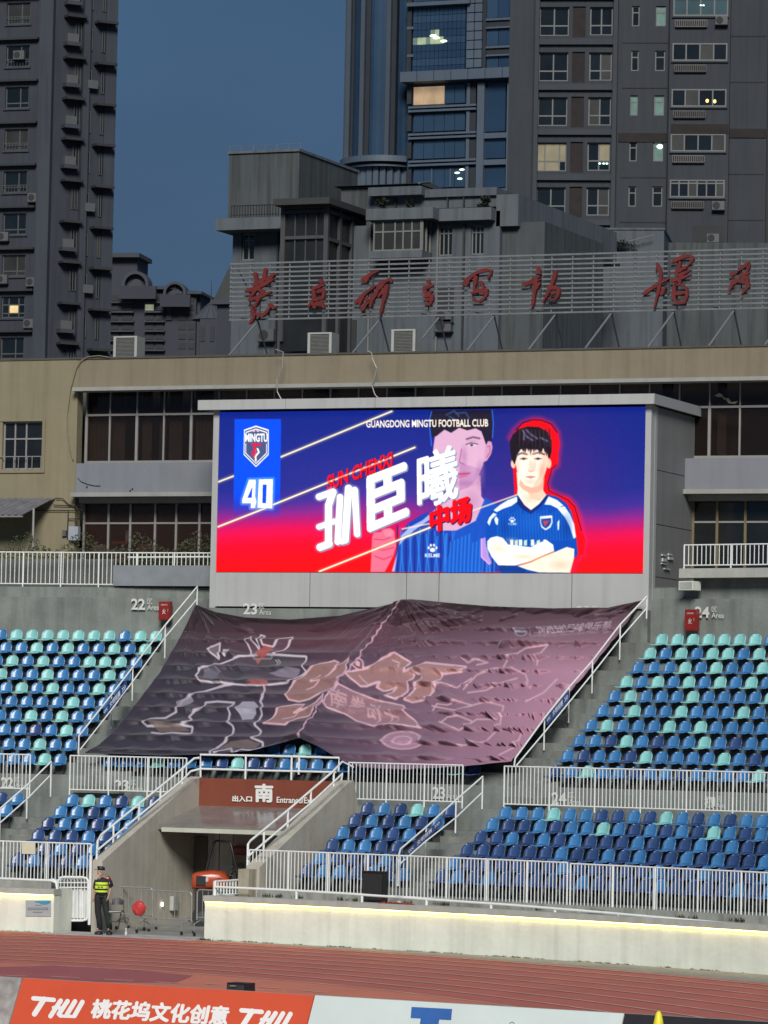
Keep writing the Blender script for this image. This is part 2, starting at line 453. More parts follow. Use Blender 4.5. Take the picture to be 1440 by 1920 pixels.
# stair flights: half-height blocks on every tread of the aisles
def stairs(ks, zt, rise, n, s_left, s_right, label, z_last):
    r = root('terrace_stairs', label, 'stairs', S((s_left + s_right) / 2, ks[0], zt[0] - rise), tang((s_left + s_right) / 2), 'stair flights of the stand')
    for i in range(n):
        mb = MB(S); z0 = zt[i] - (rise if i else rise)
        mb.sbox(s_left, s_right, ks[i] - .40, ks[i] - .002, z0 - .0, z0 + rise * .5, .8)
        mb.build('step', M_conc2, r)
        mb = MB(S); mb.sbox(s_left, s_right, ks[i] - .405, ks[i] - .37, z0 + rise * .5 + .001, z0 + rise * .5 + .006, .8)
        mb.build('nosing', M_cap, r)
    return r
su_l = (s_at(150, 8.9, 4.3), s_at(150, 8.9, 4.3) + 1.45)
sx1 = inv(965, 1440, 8.7)[0]; sx2 = inv(1035, 1440, 8.7)[0]
stairs([k_up(i) for i in range(1, 11)], [tread_up(i) for i in range(1, 11)], .4356, 10, su_l[0], su_l[1] - .1, 'concrete stair flight left of the draped banner', 0)
stairs([k_up(i) for i in range(1, 11)], [tread_up(i) for i in range(1, 11)], .4356, 10, sx1 - .1, sx2 - .1, 'concrete stair flight right of the draped banner', 0)
sl1, sl2 = inv(757, 1605, 3.9)[0] , inv(858, 1605, 3.9)[0]
stairs([k_low(i) for i in range(1, 7)], [tread_low(i) for i in range(1, 7)], .33, 6, sl1, sl2, 'short concrete stair flight in the lower tier right of the entrance', 0)
sm1, sm2 = inv(0, 1580, 3.9)[0] - .2, inv(78, 1580, 3.9)[0] - .1
stairs([k_low(i) for i in range(1, 7)], [tread_low(i) for i in range(1, 7)], .33, 6, sm1, sm2, 'short concrete stair flight at the far left of the lower tier', 0)

# ------------------------------------------------------------ front wall with led strip
M_led = emit('led_strip_light', (1.0, .70, .12), 17.0, .35, 1.2)
def front_wall(s0, s1, label, ends):
    r = root('perimeter_wall', label, 'wall', S((s0 + s1) / 2, 0, 0), tang((s0 + s1) / 2), 'white walls along the track')
    mb = MB(S); mb.sbox(s0, s1, .06, .40, -.01, 1.02); mb.build('wall_body', M_whitewall, r)
    mb = MB(S); mb.sbox(s0 - .02, s1 + .02, .0, .42, 1.022, 1.18); mb.build('coping', M_cap, r)
    mb = MB(S); mb.sbox(s0 + .03, s1 - .03, .018, .05, .992, 1.018); mb.build('led_strip', M_led, r)
    return r
WL, WR = -49.35, -44.62
wl = front_wall(-66, WL, 'white wall with a yellow light strip at the far left, carrying a notice', 0)
wr = front_wall(WR, -14, 'long white wall with a yellow light strip beside the running track', 0)
for a, b in ((WL - .02, 0), (WR + .3, 1)):   # returns beside the gap
    s0 = a - (0 if b else .3)
    mb = MB(S); mb.box(s0, s0 + (.3 if not b else -.3), .43, 1.1, -.01, 1.17); mb.build('return_wall', M_whitewall, wl if b == 0 else wr)
# low concrete upstand with grime behind the long wall
M_upst = mat('upstand_concrete', (.33, .335, .30), .85, .2, 2.2, .3, streak=.45)
# white pipe rail on short posts on the wall
def pipe_rail(pts, posts, label):
    p3 = [P(x, y, .3) for x, y in pts]
    r = root('pipe_rail', label, 'railing', p3[0][:2] + (1.18,), 0, 'pipe rails on top of the track walls')
    MB().tube(p3, .033, 8).build('rail', M_rail, r)
    for x in posts:
        y = np.interp(x, [q[0] for q in pts], [q[1] for q in pts]); q = P(x, y, .3)
        MB().tube([(q[0], q[1], 1.17), (q[0], q[1], q[2] - .02)], .035, 8).build('post', M_rail, r)
    return r
pipe_rail([(404, 1663), (520, 1668), (640, 1675), (800, 1686), (960, 1697), (1120, 1710), (1280, 1724), (1440, 1738), (1560, 1749)], [556, 679, 800, 921, 1041, 1160, 1280, 1401], 'low white pipe rail on short posts on top of the long white wall')
pipe_rail([(-80, 1642), (0, 1647), (60, 1649.5), (96, 1651), (105, 1655), (108, 1671)], [], 'low white pipe rail with a bent end on the far left wall')

# ------------------------------------------------------------ bar fences
def fence(k, s0, s1, z0, z1, label, spacing=.107, posts=1.25, zpost=None, z0b=None, r=.0145, group='white bar fences of the stand', fn=S):
    rr = root('bar_fence', label, 'fence', fn((s0 + s1) / 2, k, z0), tang((s0 + s1) / 2) if fn is S else 0, group)
    n = max(1, int(abs(s1 - s0) / .8))
    z0b = z0 if z0b is None else z0b
    zl = lambda s: z0 + (z0b - z0) * (s - s0) / (s1 - s0)
    top = [(s0 + (s1 - s0) * i / n, k, z1) for i in range(n + 1)]; bot = [(a[0], k, zl(a[0])) for a in top]
    MB(fn).tube(top, .022).build('top_rail', M_rail, rr)
    MB(fn).tube(bot, .020).build('bottom_rail', M_rail, rr)
    zpost = z0 - .15 if zpost is None else zpost
    npst = max(1, round(abs(s1 - s0) / posts))
    for i in range(npst + 1):
        s = s0 + (s1 - s0) * i / npst
        MB(fn).tube([(s, k, min(zpost, zl(s) - .08)), (s, k, z1)], .024).build('post', M_rail, rr)
    mb = MB(fn); nb = int(abs(s1 - s0) / spacing)
    for i in range(1, nb):
        s = s0 + (s1 - s0) * i / nb
        mb.tube([(s, k, zl(s)), (s, k, z1)], r, 5, False)
    mb.build('bars', M_rail, rr, kind='stuff')
    return rr
def sk(x, y, k): return inv(x, y, k)[0]
fence(1.3, sk(468, 1592, 1.3), sk(1064, 1622, 1.3), 1.38, 2.40, 'white bar fence before the lower seats, starting at the right side of the entrance', z0b=1.28, zpost=1.1)
fence(1.3, sk(1070, 1622, 1.3), sk(1640, 1650, 1.3), 1.28, 2.38, 'white bar fence before the lower seats, running out of the picture at right', z0b=1.18, zpost=1.05)
fence(1.3, sk(-160, 1575, 1.3), sk(171, 1583, 1.3), 1.38, 2.41, 'white bar fence with a sheet of paper on it, left of the entrance', zpost=1.2)
fence(7.0, sk(-180, 1412, 7), sk(57, 1413, 7), 3.80, 4.80, 'white bar fence on the walkway at the far left of the picture', zpost=3.58)
fence(7.0, sk(132, 1417, 7), sk(350, 1422, 7), 3.81, 4.80, 'white bar fence on the walkway directly left of the entrance roof', zpost=3.58)
fence(7.0, sk(654, 1429, 7), sk(868, 1437, 7), 3.76, 4.78, 'white bar fence on the walkway directly right of the entrance roof', zpost=3.58)
fence(7.0, sk(946, 1436, 7), sk(1640, 1456, 7), 3.74, 4.78, 'long white bar fence on the walkway in front of the upper right seats', zpost=3.58)
# ------------------------------------------------------------ stair handrails
def handrail(tops, lows, posts, k0, k1, y0, y1, label, r=.026, sign=None, name='handrail'):
    """polylines in pixels; depth k from the height in the picture along the flight"""
    kk = lambda y: k0 + (k1 - k0) * (y - y0) / (y1 - y0)
    q0 = P(tops[0][0], tops[0][1], kk(tops[0][1]))
    rr = root(name, label, 'handrail', q0, 0, 'white stair handrails')
    MB().tube([P(x, y, kk(y)) for x, y in tops], r, 8).build('top_rail', M_rail, rr)
    if lows: MB().tube([P(x, y, kk(y)) for x, y in lows], r * .85, 8).build('lower_rail', M_rail, rr)
    for (x, ya, yb) in posts:
        k = kk(ya); MB().tube([P(x, ya, k), P(x - .02 * (yb - ya), yb, k)], r * .9, 8).build('post', M_rail, rr)
    if sign:
        q = [P(x, y, kk(y) - .03) for x, y in sign[0]]
        back = [tuple(np.array(a) + np.array([.01, .03, 0])) for a in q]
        MB().hexa([q[3], q[2], back[2], back[3], q[0], q[1], back[1], back[0]]).build('sign_panel', M_signblue, rr)
        front = [tuple(np.array(a) - np.array([.003, .01, 0])) for a in q]   # TL TR BR BL
        mb = MB(); g_ = bil(front[0], front[1], front[3], front[2])
        for i, (s_, u0, u1, v0, v1) in enumerate(sign[1]):
            letter(mb, s_, lambda u, v: g_(u0 + (u1 - u0) * u, v0 + (v1 - v0) * v), .01)
        mb.build('lettering', M_white, bpy.data.objects[[c.name for c in rr.children if c.name.startswith('sign_panel')][-1]])
    return rr
SG = [('<<<', .03, .18, .25, .75), ('文明观赛', .28, .74, .2, .8), ('>>>', .82, .97, .25, .75)]
handrail([(370, 1100), (310, 1172), (249, 1251), (209, 1303), (148, 1380), (147, 1412)], [(368, 1125), (308, 1197), (249, 1278), (209, 1331), (151, 1405)],
         [(370, 1100, 1150), (310, 1172, 1234), (249, 1251, 1314), (209, 1303, 1367), (148, 1380, 1418)], 17.3, 8.9, 1100, 1385,
         'white handrail with a blue sign on the stairs left of the draped banner', sign=([(193, 1331), (236, 1275), (238, 1296), (195, 1344)], SG))
handrail([(1213, 1118), (1162, 1172), (1110, 1240), (1066, 1290), (1022, 1345), (966, 1422), (964, 1436)], [(1212, 1141), (1164, 1196), (1112, 1262), (1067, 1317), (1022, 1372), (968, 1436)],
         [(1213, 1118, 1160), (1163, 1172, 1237), (1111, 1240, 1300), (1067, 1290, 1355), (1021, 1345, 1407)], 17.3, 8.9, 1118, 1425,
         'white handrail with a blue sign on the stairs right of the draped banner', sign=([(1024, 1346), (1066, 1294), (1067, 1314), (1025, 1360)], SG))
handrail([(905, 1456), (855, 1500), (799, 1551), (751, 1592), (748, 1603), (746, 1660)], [(903, 1487), (855, 1533), (799, 1577), (752, 1618)],
         [(905, 1456, 1520), (855, 1502, 1562), (799, 1551, 1612)], 7.4, 1.7, 1456, 1603,
         'white handrail with a blue sign on the short stairs of the lower tier', sign=([(764, 1593), (826, 1534), (827, 1546), (765, 1606)], SG))
handrail([(96, 1428), (52, 1471), (-1, 1517), (-30, 1541)], [(95, 1453), (52, 1497), (0, 1543), (-30, 1568)],
         [(96, 1428, 1497), (51, 1472, 1535), (0, 1517, 1575)], 7.3, 2.0, 1428, 1600,
         'white handrail on the stairs at the left edge of the picture')
# rails around the entrance
def kt(y): return 1.25 + (6.5 - 1.25) * (1612 - y) / (1612 - 1440)
def trail(label, tops, lows, posts, yy, khi=6.6):
    kk = lambda y: max(1.1, min(khi, 1.15 + (khi - 1.15) * (yy[0] - y) / (yy[0] - yy[1])))
    rr = root('ramp_handrail', label, 'handrail', P(tops[0][0], tops[0][1], kk(tops[0][1])), 0, 'white rails around the entrance')
    MB().tube([P(x, y, kk(y)) for x, y in tops], .032, 8).build('top_rail', M_rail, rr)
    MB().tube([P(x, y, kk(y)) for x, y in lows], .030, 8).build('lower_rail', M_rail, rr)
    for x, ya, yb in posts:
        MB().tube([P(x, ya, kk(ya)), P(x - .02 * (yb - ya), yb, kk(ya))], .032, 8).build('post', M_rail, rr)
trail('white handrail sloping down the left wall of the entrance', [(181, 1613), (183, 1577), (190, 1565), (260, 1508), (341, 1442), (364, 1422), (374, 1421)],
      [(183, 1594), (260, 1530), (341, 1464), (358, 1446), (374, 1442)], [(213, 1548, 1585), (261, 1508, 1545), (301, 1475, 1509), (342, 1442, 1472)], (1594, 1421))
trail('white handrail sloping down the right wall of the entrance', [(464, 1624), (465, 1583), (470, 1576), (540, 1519), (583, 1482), (626, 1445), (642, 1428), (662, 1438)],
      [(465, 1606), (540, 1542), (583, 1506), (626, 1466), (643, 1450), (640, 1462)], [(495, 1560, 1596), (540, 1519, 1557), (583, 1482, 1520), (626, 1445, 1483)], (1594, 1428))
rr = root('guard_rail', 'white two-bar guard rail along the top of the entrance sign', 'railing', P(376, 1415, 6.7), 0, 'white rails around the entrance')
MB().tube([P(376, 1458, 6.7), P(376, 1415, 6.7), P(461, 1416.5, 6.7), P(548, 1418.5, 6.7), P(636, 1421, 6.7), P(635, 1447, 6.7)], .032, 8).build('top_rail', M_rail, rr)
MB().tube([P(374, 1441.5, 6.7), P(461, 1444, 6.7), P(548, 1446, 6.7), P(630, 1448, 6.7)], .03, 8).build('lower_rail', M_rail, rr)
for x, ya, yb in ((461, 1417, 1461), (547, 1419, 1464), (561, 1419, 1452)):
    MB().tube([P(x, ya, 6.7), P(x - 1, yb, 6.7)], .03, 8).build('post', M_rail, rr)

# ------------------------------------------------------------ entrance between the tiers
tun = root('entrance_tunnel', 'concrete players entrance with sloping side walls and a red sign above its roof slab', 'entrance', S((TL_ + TR_) / 2, 1, 0), tang(-46.4))
def slopewall(s0, s1, name, m, sk_=0.):
    mb = MB(S)
    pf = [(1.0, 0), (7.0, 0), (7.0, 3.34), (6.6, 4.28), (6.2, 4.20), (1.0, 1.96)]
    n = len(pf); pts = [(s0 + sk_ * (7 - k) / 6, k, z) for k, z in pf] + [(s1 + sk_ * (7 - k) / 6, k, z) for k, z in pf]
    fs = [tuple(range(n)), tuple(range(2 * n - 1, n - 1, -1))] + [(i, i + n, (i + 1) % n + n, (i + 1) % n) for i in range(n)]
    mb.add(pts, fs); return mb.build(name, m, tun)
slopewall(TL_ - .3, TL_, 'left_wall', M_concwall)
slopewall(TR_, TR_ + .42, 'right_wall', M_concwall, .48)
sp_ = s_at(456, .9, 1.2); mb = MB(S); mb.box(sp_, sp_ + .34, .62, .998, 0, 1.9); mb.build('pier', mat('stained_pier', (.36, .33, .25), .85, .15, 2., .3, streak=.4), tun)
mb = MB(S); mb.add([(TL_, 4.1, 2.80), (TR_ + .2, 4.1, 2.80), (TR_, 6.55, 3.28), (TL_, 6.55, 3.28), (TL_, 4.1, 2.93), (TR_ + .2, 4.1, 2.93), (TR_, 6.55, 3.46), (TL_, 6.55, 3.46)],
    [(0, 3, 2, 1), (4, 5, 6, 7), (0, 1, 5, 4), (1, 2, 6, 5), (2, 3, 7, 6), (3, 0, 4, 7)])
mb.build('roof_slab', mat('wet_slab_concrete', (.20, .185, .175), .20, .3, 1.3, .08, spec=.6), tun)
mb = MB(S); mb.box(TL_ + .15, TR_ + .2, 4.02, 4.10, 2.74, 2.86); mb.build('slab_edge', mat('slab_edge_paint', (.50, .52, .43), .7, .1, 2., .1), tun)
mb = MB(S); mb.sbox(TL_ + .002, TR_ - .002, 6.50, 6.62, 3.38, 4.245, .4)
sgn = mb.build('sign_board', mat('sign_brick_red', (.20, .048, .024), .75, .12, 1.5, .1), tun)
def stxt(k, items, name='lettering', m=M_white, parent=None, bold=.0):
    mb = MB()
    for s_, x0, y0, x1, y1 in items:   # pixel rect of the writing
        a = P(x0, y0, k); b = P(x1, y0, k); c = P(x0, y1, k); d = P(x1, y1, k)
        letter(mb, s_, bil(a, b, c, d), bold)
    return mb.build(name, m, parent)
mb = MB()
for s_, (x0, y0, x1, y1), dy, bo in (('出入口', (436, 1492, 472, 1502.5), .8, .05), ('南', (479, 1470.5, 511, 1503), .6, .045), ('Entrance/Exit', (519, 1494, 590, 1505), 1.5, .03)):
    g_ = bil(P(x0, y0, 6.46), P(x1, y0 + dy, 6.46), P(x0, y1, 6.46), P(x1, y1 + dy, 6.46))
    fatletter(mb, s_, lambda u, v, l: (lambda p: (p[0], p[1] - l, p[2]))(g_(u, v)), bo)
mb.build('lettering', mat('sign_lettering_white', (.75, .76, .72), .6, .05, 6.), sgn)
# back wall, door, floor
mb = MB(S); mb.box(TL_ + .002, TR_ + .04, 6.35, 6.45, .2, 3.25); mb.build('back_wall', mat('tunnel_back_concrete', (.36, .34, .30), .85, .2, 1.5, .3, streak=.3), tun)
mb = MB(S); mb.box(sk(389, 1620, 6.3), sk(410.5, 1620, 6.3), 6.28, 6.345, .34, 2.72).box(sk(412.5, 1620, 6.3), sk(436, 1620, 6.3), 6.28, 6.345, .34, 2.72)
mb.build('wall_panel', mat('grey_wall_panel', (.50, .49, .43), .8, .15, 2., .2, streak=.3), tun)
mb = MB(S); s0, s1 = sk(339, 1640, 6.3), sk(386, 1640, 6.3)
mb.box(s0, s1, 6.27, 6.33, .3, 2.5); dr = mb.build('door', mat('dark_olive_door', (.11, .10, .07), .6, .15, 2., .1), tun)
mb = MB(S); mb.box(s1 - .14, s1 - .10, 6.23, 6.265, 1.2, 1.36); mb.build('handle', M_galv, dr)
mb = MB(S); mb.box(s0 - .05, s0, 6.24, 6.32, .3, 2.55).box(s1, s1 + .05, 6.24, 6.32, .3, 2.55).box(s0 - .05, s1 + .05, 6.24, 6.32, 2.50, 2.56); mb.build('door_frame', M_concdark, tun)
mb = MB(S); mb.add([(TL_, 1.0, .0), (TR_ + .45, 1.0, .0), (TR_, 6.4, .32), (TL_, 6.4, .32)], [(0, 1, 2, 3)]); mb.build('ramp_floor', mat('ramp_floor_concrete', (.27, .26, .235), .7, .25, 1.2, .2), tun)
# paving slabs of the apron, laid one by one
pav = root('entrance_paving', 'grey slab paving between the two white walls in front of the entrance', 'paving', S(-46.9, 0, 0), tang(-46.9)); pav['kind'] = 'structure'
del pav['category']
for j in range(5):
    for i in range(11):
        c = .012 * rnd.random(); s0 = WL + .02 + i * .43; k0 = -.72 + j * .42
        if k0 + .4 > .98: continue
        mb = MB(S); mb.box(s0 + .006, min(s0 + .424, WR - .01), k0 + .006, k0 + .414, -.01, .004 + c)
        mb.build('paving_slab', mat('paving_slab_grey' + str((i * 3 + j * 7) % 3), [(.42, .41, .39), (.37, .365, .35), (.46, .455, .43)][(i * 3 + j * 7) % 3], .6, .15, 2., .3, fine=.1), pav)

# wall numbers
def area(txt, x0, y0, x1, y1, k, label, dy=0, hide=0, xm=None, P=P):
    """number, the small character and Area to its right, painted on the terrace wall"""
    w = x1 - x0; xm = xm or x0 + w * .5
    mb = MB()
    def q(a, b, c, d): return bil(P(a, b, k), P(c, b + dy * (c - a) / w, k), P(a, d, k), P(c, d + dy * (c - a) / w, k))
    letter(mb, txt, q(x0, y0, xm, y1), .025)
    letter(mb, '区', q(xm + w * .08, y0 + (y1 - y0) * .0 + dy * .5, xm + w * .26, y0 + (y1 - y0) * .45 + dy * .5), .0)
    letter(mb, 'Area', q(xm + w * .08, y0 + (y1 - y0) * .52 + dy * .5, x1, y1 + dy * .5), .0)
    o = mb.build('painted_number', M_white); o['label'] = label; o['category'] = 'wall lettering'; o['group'] = 'painted area numbers'
area('22', 246, 1122, 298, 1143, 17.90, 'painted 22 on the top wall beside the left red fire box', 1)
YP = lambda x, y, k: tuple(CAM + ray(x, y) * (114.86 / ray(x, y)[1]))
area('23', 456, 1131, 508, 1152, 17.98, 'painted 23 on the top wall above the left half of the banner', 1, P=YP)
area('23', 1081, 1136, 1132, 1157, 17.98, 'painted 23 on the top wall half covered by the right half of the banner', 1, P=YP)
area('24', 1303, 1137, 1357, 1158, 17.90, 'painted 24 on the top wall beside the right red fire box', 1)
area('22', 2, 1457, 48, 1477, 8.66, 'painted 22 on the walkway wall at the far left behind the fence', 1)
area('23', 215, 1462, 268, 1483, 8.66, 'painted 23 on the walkway wall left of the entrance behind the fence', 1)
area('23', 811, 1475, 858, 1498, 8.66, 'painted 23 on the walkway wall right of the entrance behind the fence', 1)
area('24', 1034, 1485, 1090, 1509, 8.66, 'painted 24 on the walkway wall behind the long fence', 1)
area('棚', 1321, 1493, 1361, 1515, 8.66, 'white painted character and arrow on the walkway wall near the right edge', 1)
# ------------------------------------------------------------ seats
def seat_meshes():
    # backrest: curved shell with a rounded top, y back, z up, origin at the foot of the seat on the tread
    def shell(grid, nu, nv, th, name):
        mb = MB(); n = (nu + 1) * (nv + 1)
        front = [grid(i / nu, j / nv) for j in range(nv + 1) for i in range(nu + 1)]
        pts = [Vector(p) for p in front]; nor = []
        for j in range(nv + 1):
            for i in range(nu + 1):
                a = pts[j * (nu + 1) + min(i + 1, nu)] - pts[j * (nu + 1) + max(i - 1, 0)]
                b = pts[min(j + 1, nv) * (nu + 1) + i] - pts[max(j - 1, 0) * (nu + 1) + i]
                q = a.cross(b); q = q.normalized() if q.length > 1e-9 else Vector((0, 1, 0)); nor.append(q)
        back = [tuple(p - q * th) for p, q in zip(pts, nor)]
        f = []; id_ = lambda i, j: j * (nu + 1) + i
        for j in range(nv):
            for i in range(nu):
                f.append((id_(i, j), id_(i + 1, j), id_(i + 1, j + 1), id_(i, j + 1)))
                f.append(tuple(n + q for q in (id_(i, j), id_(i, j + 1), id_(i + 1, j + 1), id_(i + 1, j))))
        bd = [id_(i, 0) for i in range(nu)] + [id_(nu, j) for j in range(nv)] + [id_(i, nv) for i in range(nu, 0, -1)] + [id_(0, j) for j in range(nv, 0, -1)]
        for i in range(len(bd)):
            a, b = bd[i], bd[(i + 1) % len(bd)]; f.append((a, n + a, n + b, b))
        mb.add(front + back, f); return mb
    def bk(u, v):
        x = (u - .5) * 2
        w = .205 * (1 - .05 * (1 - v))
        if v > .5: w *= (1 - (((v - .5) / .5) ** 2.6) * .52)
        z = .37 + .335 * v + (.0 if v < .5 else -.03 * x * x * (v - .5) * 2)
        y = .120 - .068 * x * x + .095 * v ** 2.2 - .055 * math.exp(-((v) / .10) ** 2) + .012 * math.sin(v * math.pi)
        return (x * w, y, z)
    def pn(u, v):
        x = (u - .5) * 2; y = -.29 + .39 * v
        w = .228 * (1 - .22 * max(0, (.25 - v) / .25) ** 2 - .05 * v)
        z = .385 + .018 * x * x - .016 * math.sin(math.pi * v) + .03 * max(0, v - .85) / .15 - .032 * math.exp(-(v / .10) ** 2)
        return (x * w, y, z)
    back = shell(bk, 8, 8, .018, 'b'); pan = shell(lambda u, v: pn(1 - u, v), 8, 7, -.018, 'p')
    br = MB().box(-.12, .12, .03, .09, 0, .36).box(-.12, .12, -.16, .04, .33, .365)
    return back, pan, br
_b, _p2, _br = seat_meshes()
SM = {}
for c, mm in (('T', M_seatT), ('B', M_seatB), ('N', M_seatN)):
    SM[c] = (_b.mesh('backrest', mm, smooth=True), _p2.mesh('seat_pan', mm, smooth=True))
SBR = _br.mesh('bracket', M_bracket)
CN = {'T': 'teal', 'B': 'blue', 'N': 'navy'}
rows = []   # (section words, row words, k, z, x0, dx, colours)
for i, cs in enumerate(['NBTBBNBBNBBBBTNB', 'BNBBNTBBBBTBNBNB', 'BBNTBNBBTBNBBBT', 'BTBBBTBTBBBBNB', 'BBTBBTBBBTBBTB', 'BTBBBTBBBBTBBN', 'TBTBTBTBTBBTB', 'BBBTBTBBTBTB', 'TBTBTTBTTBBT', 'TTTTTTTBTTBT'], 1):
    rows.append(('upper right block', i, 10, k_up(i), tread_up(i), 1040 + 22 * (i - 1), 29.2, cs, 1))
LU = {10: (290, 'TTBTTTTTTTBT'), 9: (270, 'TBTBBTBTBBTB'), 8: (253, 'BTTTBBTBTBBT'), 7: (232, 'BTBBBTBBTBB'), 6: (212.5, 'BTBBTBTBTB'), 5: (193, 'BBTBBBBBB'), 4: (172, 'BBTBTBBBB'), 3: (151.5, 'BTBNBBBB'), 2: (130.5, 'BBTBBBB'), 1: (110.5, 'BTBBBB')}
for i, (xl, cs) in LU.items():
    rows.append(('upper left block', i, 10, k_up(i), tread_up(i), xl, -29., cs, -1))
rows.append(('block under the banner', 1, 10, k_up(1), tread_up(1), 206, 29.6, 'BBBTBBBNTNNBBBBBBBBBTBTN', 1))
rows.append(('block under the banner', 2, 10, k_up(2), tread_up(2), 246, 29.4, 'BTBBBBTBBBBTBBBBBBTBBBB', 1))
LR = {6: (944.5, 30.1, 'BBBTBBNNBNTBNBNBBN'), 5: (920, 29.6, 'BNNBNBBTBNBNBNTBNBN'), 4: (898, 29.4, 'NNBNBNBNNNBNBNBNBNNB'), 3: (873, 29.3, 'NNNNNNBNNBNBNNBNBNNBN'), 2: (849, 29.2, 'BNNNNNNBNNNNNBNNBNNNBN'), 1: (825, 29.2, 'NBNBNNNNNBNNNNBNNNNBNBN')}
for i, (x0, dx, cs) in LR.items(): rows.append(('lower right block', i, 6, k_low(i), tread_low(i), x0, dx, cs, 1))
LC = {6: (655, 31, 'BNBNTBN'), 5: (631.5, 31, 'NNBNBNB'), 4: (609, 31, 'NBNBNB'), 3: (590, 30.2, 'NNBBNN'), 2: (566, 30.5, 'NBNNNBN'), 1: (543, 30, 'BNBBNBNB')}
for i, (x0, dx, cs) in LC.items(): rows.append(('lower block right of the entrance', i, 6, k_low(i), tread_low(i), x0, dx, cs, 1))
LL = {6: (133, 30.8, 'BTBNTNN'), 5: (111, 30.6, 'BBNBBB'), 4: (88, 30.5, 'NBBNBB'), 3: (69, 31.3, 'NNNBNB'), 2: (50, 30.6, 'NNBNBN'), 1: (30, 30.5, 'NBNNBN')}
for i, (x0, dx, cs) in LL.items(): rows.append(('lower block left of the entrance', i, 6, k_low(i), tread_low(i), x0, dx, cs, 1))
for i, (x0, cs) in {6: (30, 'BNB'), 5: (9, 'BNB'), 4: (-14, 'NB')}.items(): rows.append(('lower block at the far left', i, 6, k_low(i), tread_low(i), x0, -30., cs, -1))
allseats = []
RW = {1: 'bottom', 2: 'second', 3: 'third', 4: 'fourth', 5: 'fifth', 6: 'sixth', 7: 'seventh', 8: 'eighth', 9: 'ninth', 10: 'top'}
for (sec, i, nr, kf, zt, x0, dx, cs, di) in rows:
    k = kf + .50
    for j, c in enumerate(cs):
        x = x0 + dx * j
        if x > 1475 or x < -30: continue
        s = s_at(x, k, zt + .55)
        if sec == 'lower block right of the entrance' and s < TR_ + .42 + .48 * (7 - k) / 6 + .13: continue
        if sec == 'lower block left of the entrance' and s > TL_ - .3 - .2: continue
        hid = 1 if (sec == 'block under the banner' and (i == 2 or not (j < 12 or j > 21))) else 0
        rw = 'top' if i == nr else RW[i]
        side = 'from the stairs' if di == 1 or sec != 'x' else ''
        if sec == 'lower block right of the entrance': side = 'from the entrance side'
        if sec == 'lower block left of the entrance': side = 'from the left'
        if sec == 'block under the banner': side = 'from the left'
        lab = '%s seat, %s %s, %s row, %s' % (CN[c], ORD[j + 1], side, rw, sec)
        if len(lab.split()) > 16: lab = lab.replace(' plastic', '')
        d = project(S(s, k, zt))[2] + (100 if hid else 0) + (60 if (sec.startswith('lower') and i == 1) else 0)
        allseats.append((d, s, k, zt, c, lab))
allseats.sort(key=lambda a: a[0])
NIND = 300
for n, (d, s, k, zt, c, lab) in enumerate(allseats[:NIND]):
    o = bpy.data.objects.new('stadium_chair', None); COL.objects.link(o); o.empty_display_size = .2
    o.location = S(s, k, zt); o.rotation_euler = (0, 0, tang(s) + rnd.uniform(-.02, .02)); o['label'] = lab; o['category'] = 'seat'; o['group'] = 'plastic seats of the stand'
    for nm, me in (('backrest', SM[c][0]), ('seat_pan', SM[c][1]), ('bracket', SBR)):
        q = bpy.data.objects.new(nm, me); COL.objects.link(q); q.parent = o
mb = MB()
for (d, s, k, zt, c, lab) in allseats[NIND:]:
    p = S(s, k, zt); a = tang(s); ca, sa = math.cos(a), math.sin(a)
    for w, src in ((c, _b), (c, _p2), ('K', _br)):
        mb.m = {'T': 0, 'B': 1, 'N': 2, 'K': 3}[w]
        mb.add([(p[0] + x * ca - y * sa, p[1] + x * sa + y * ca, p[2] + z) for x, y, z in src.v], src.f)
o = mb.build('further_chairs', [M_seatT, M_seatB, M_seatN, M_bracket], smooth=True, kind='stuff')
o['label'] = 'remaining teal and blue plastic seats of the upper rows of the stand'; o['group'] = 'plastic seats of the stand'; o['category'] = 'seats'
print('seats', len(allseats))
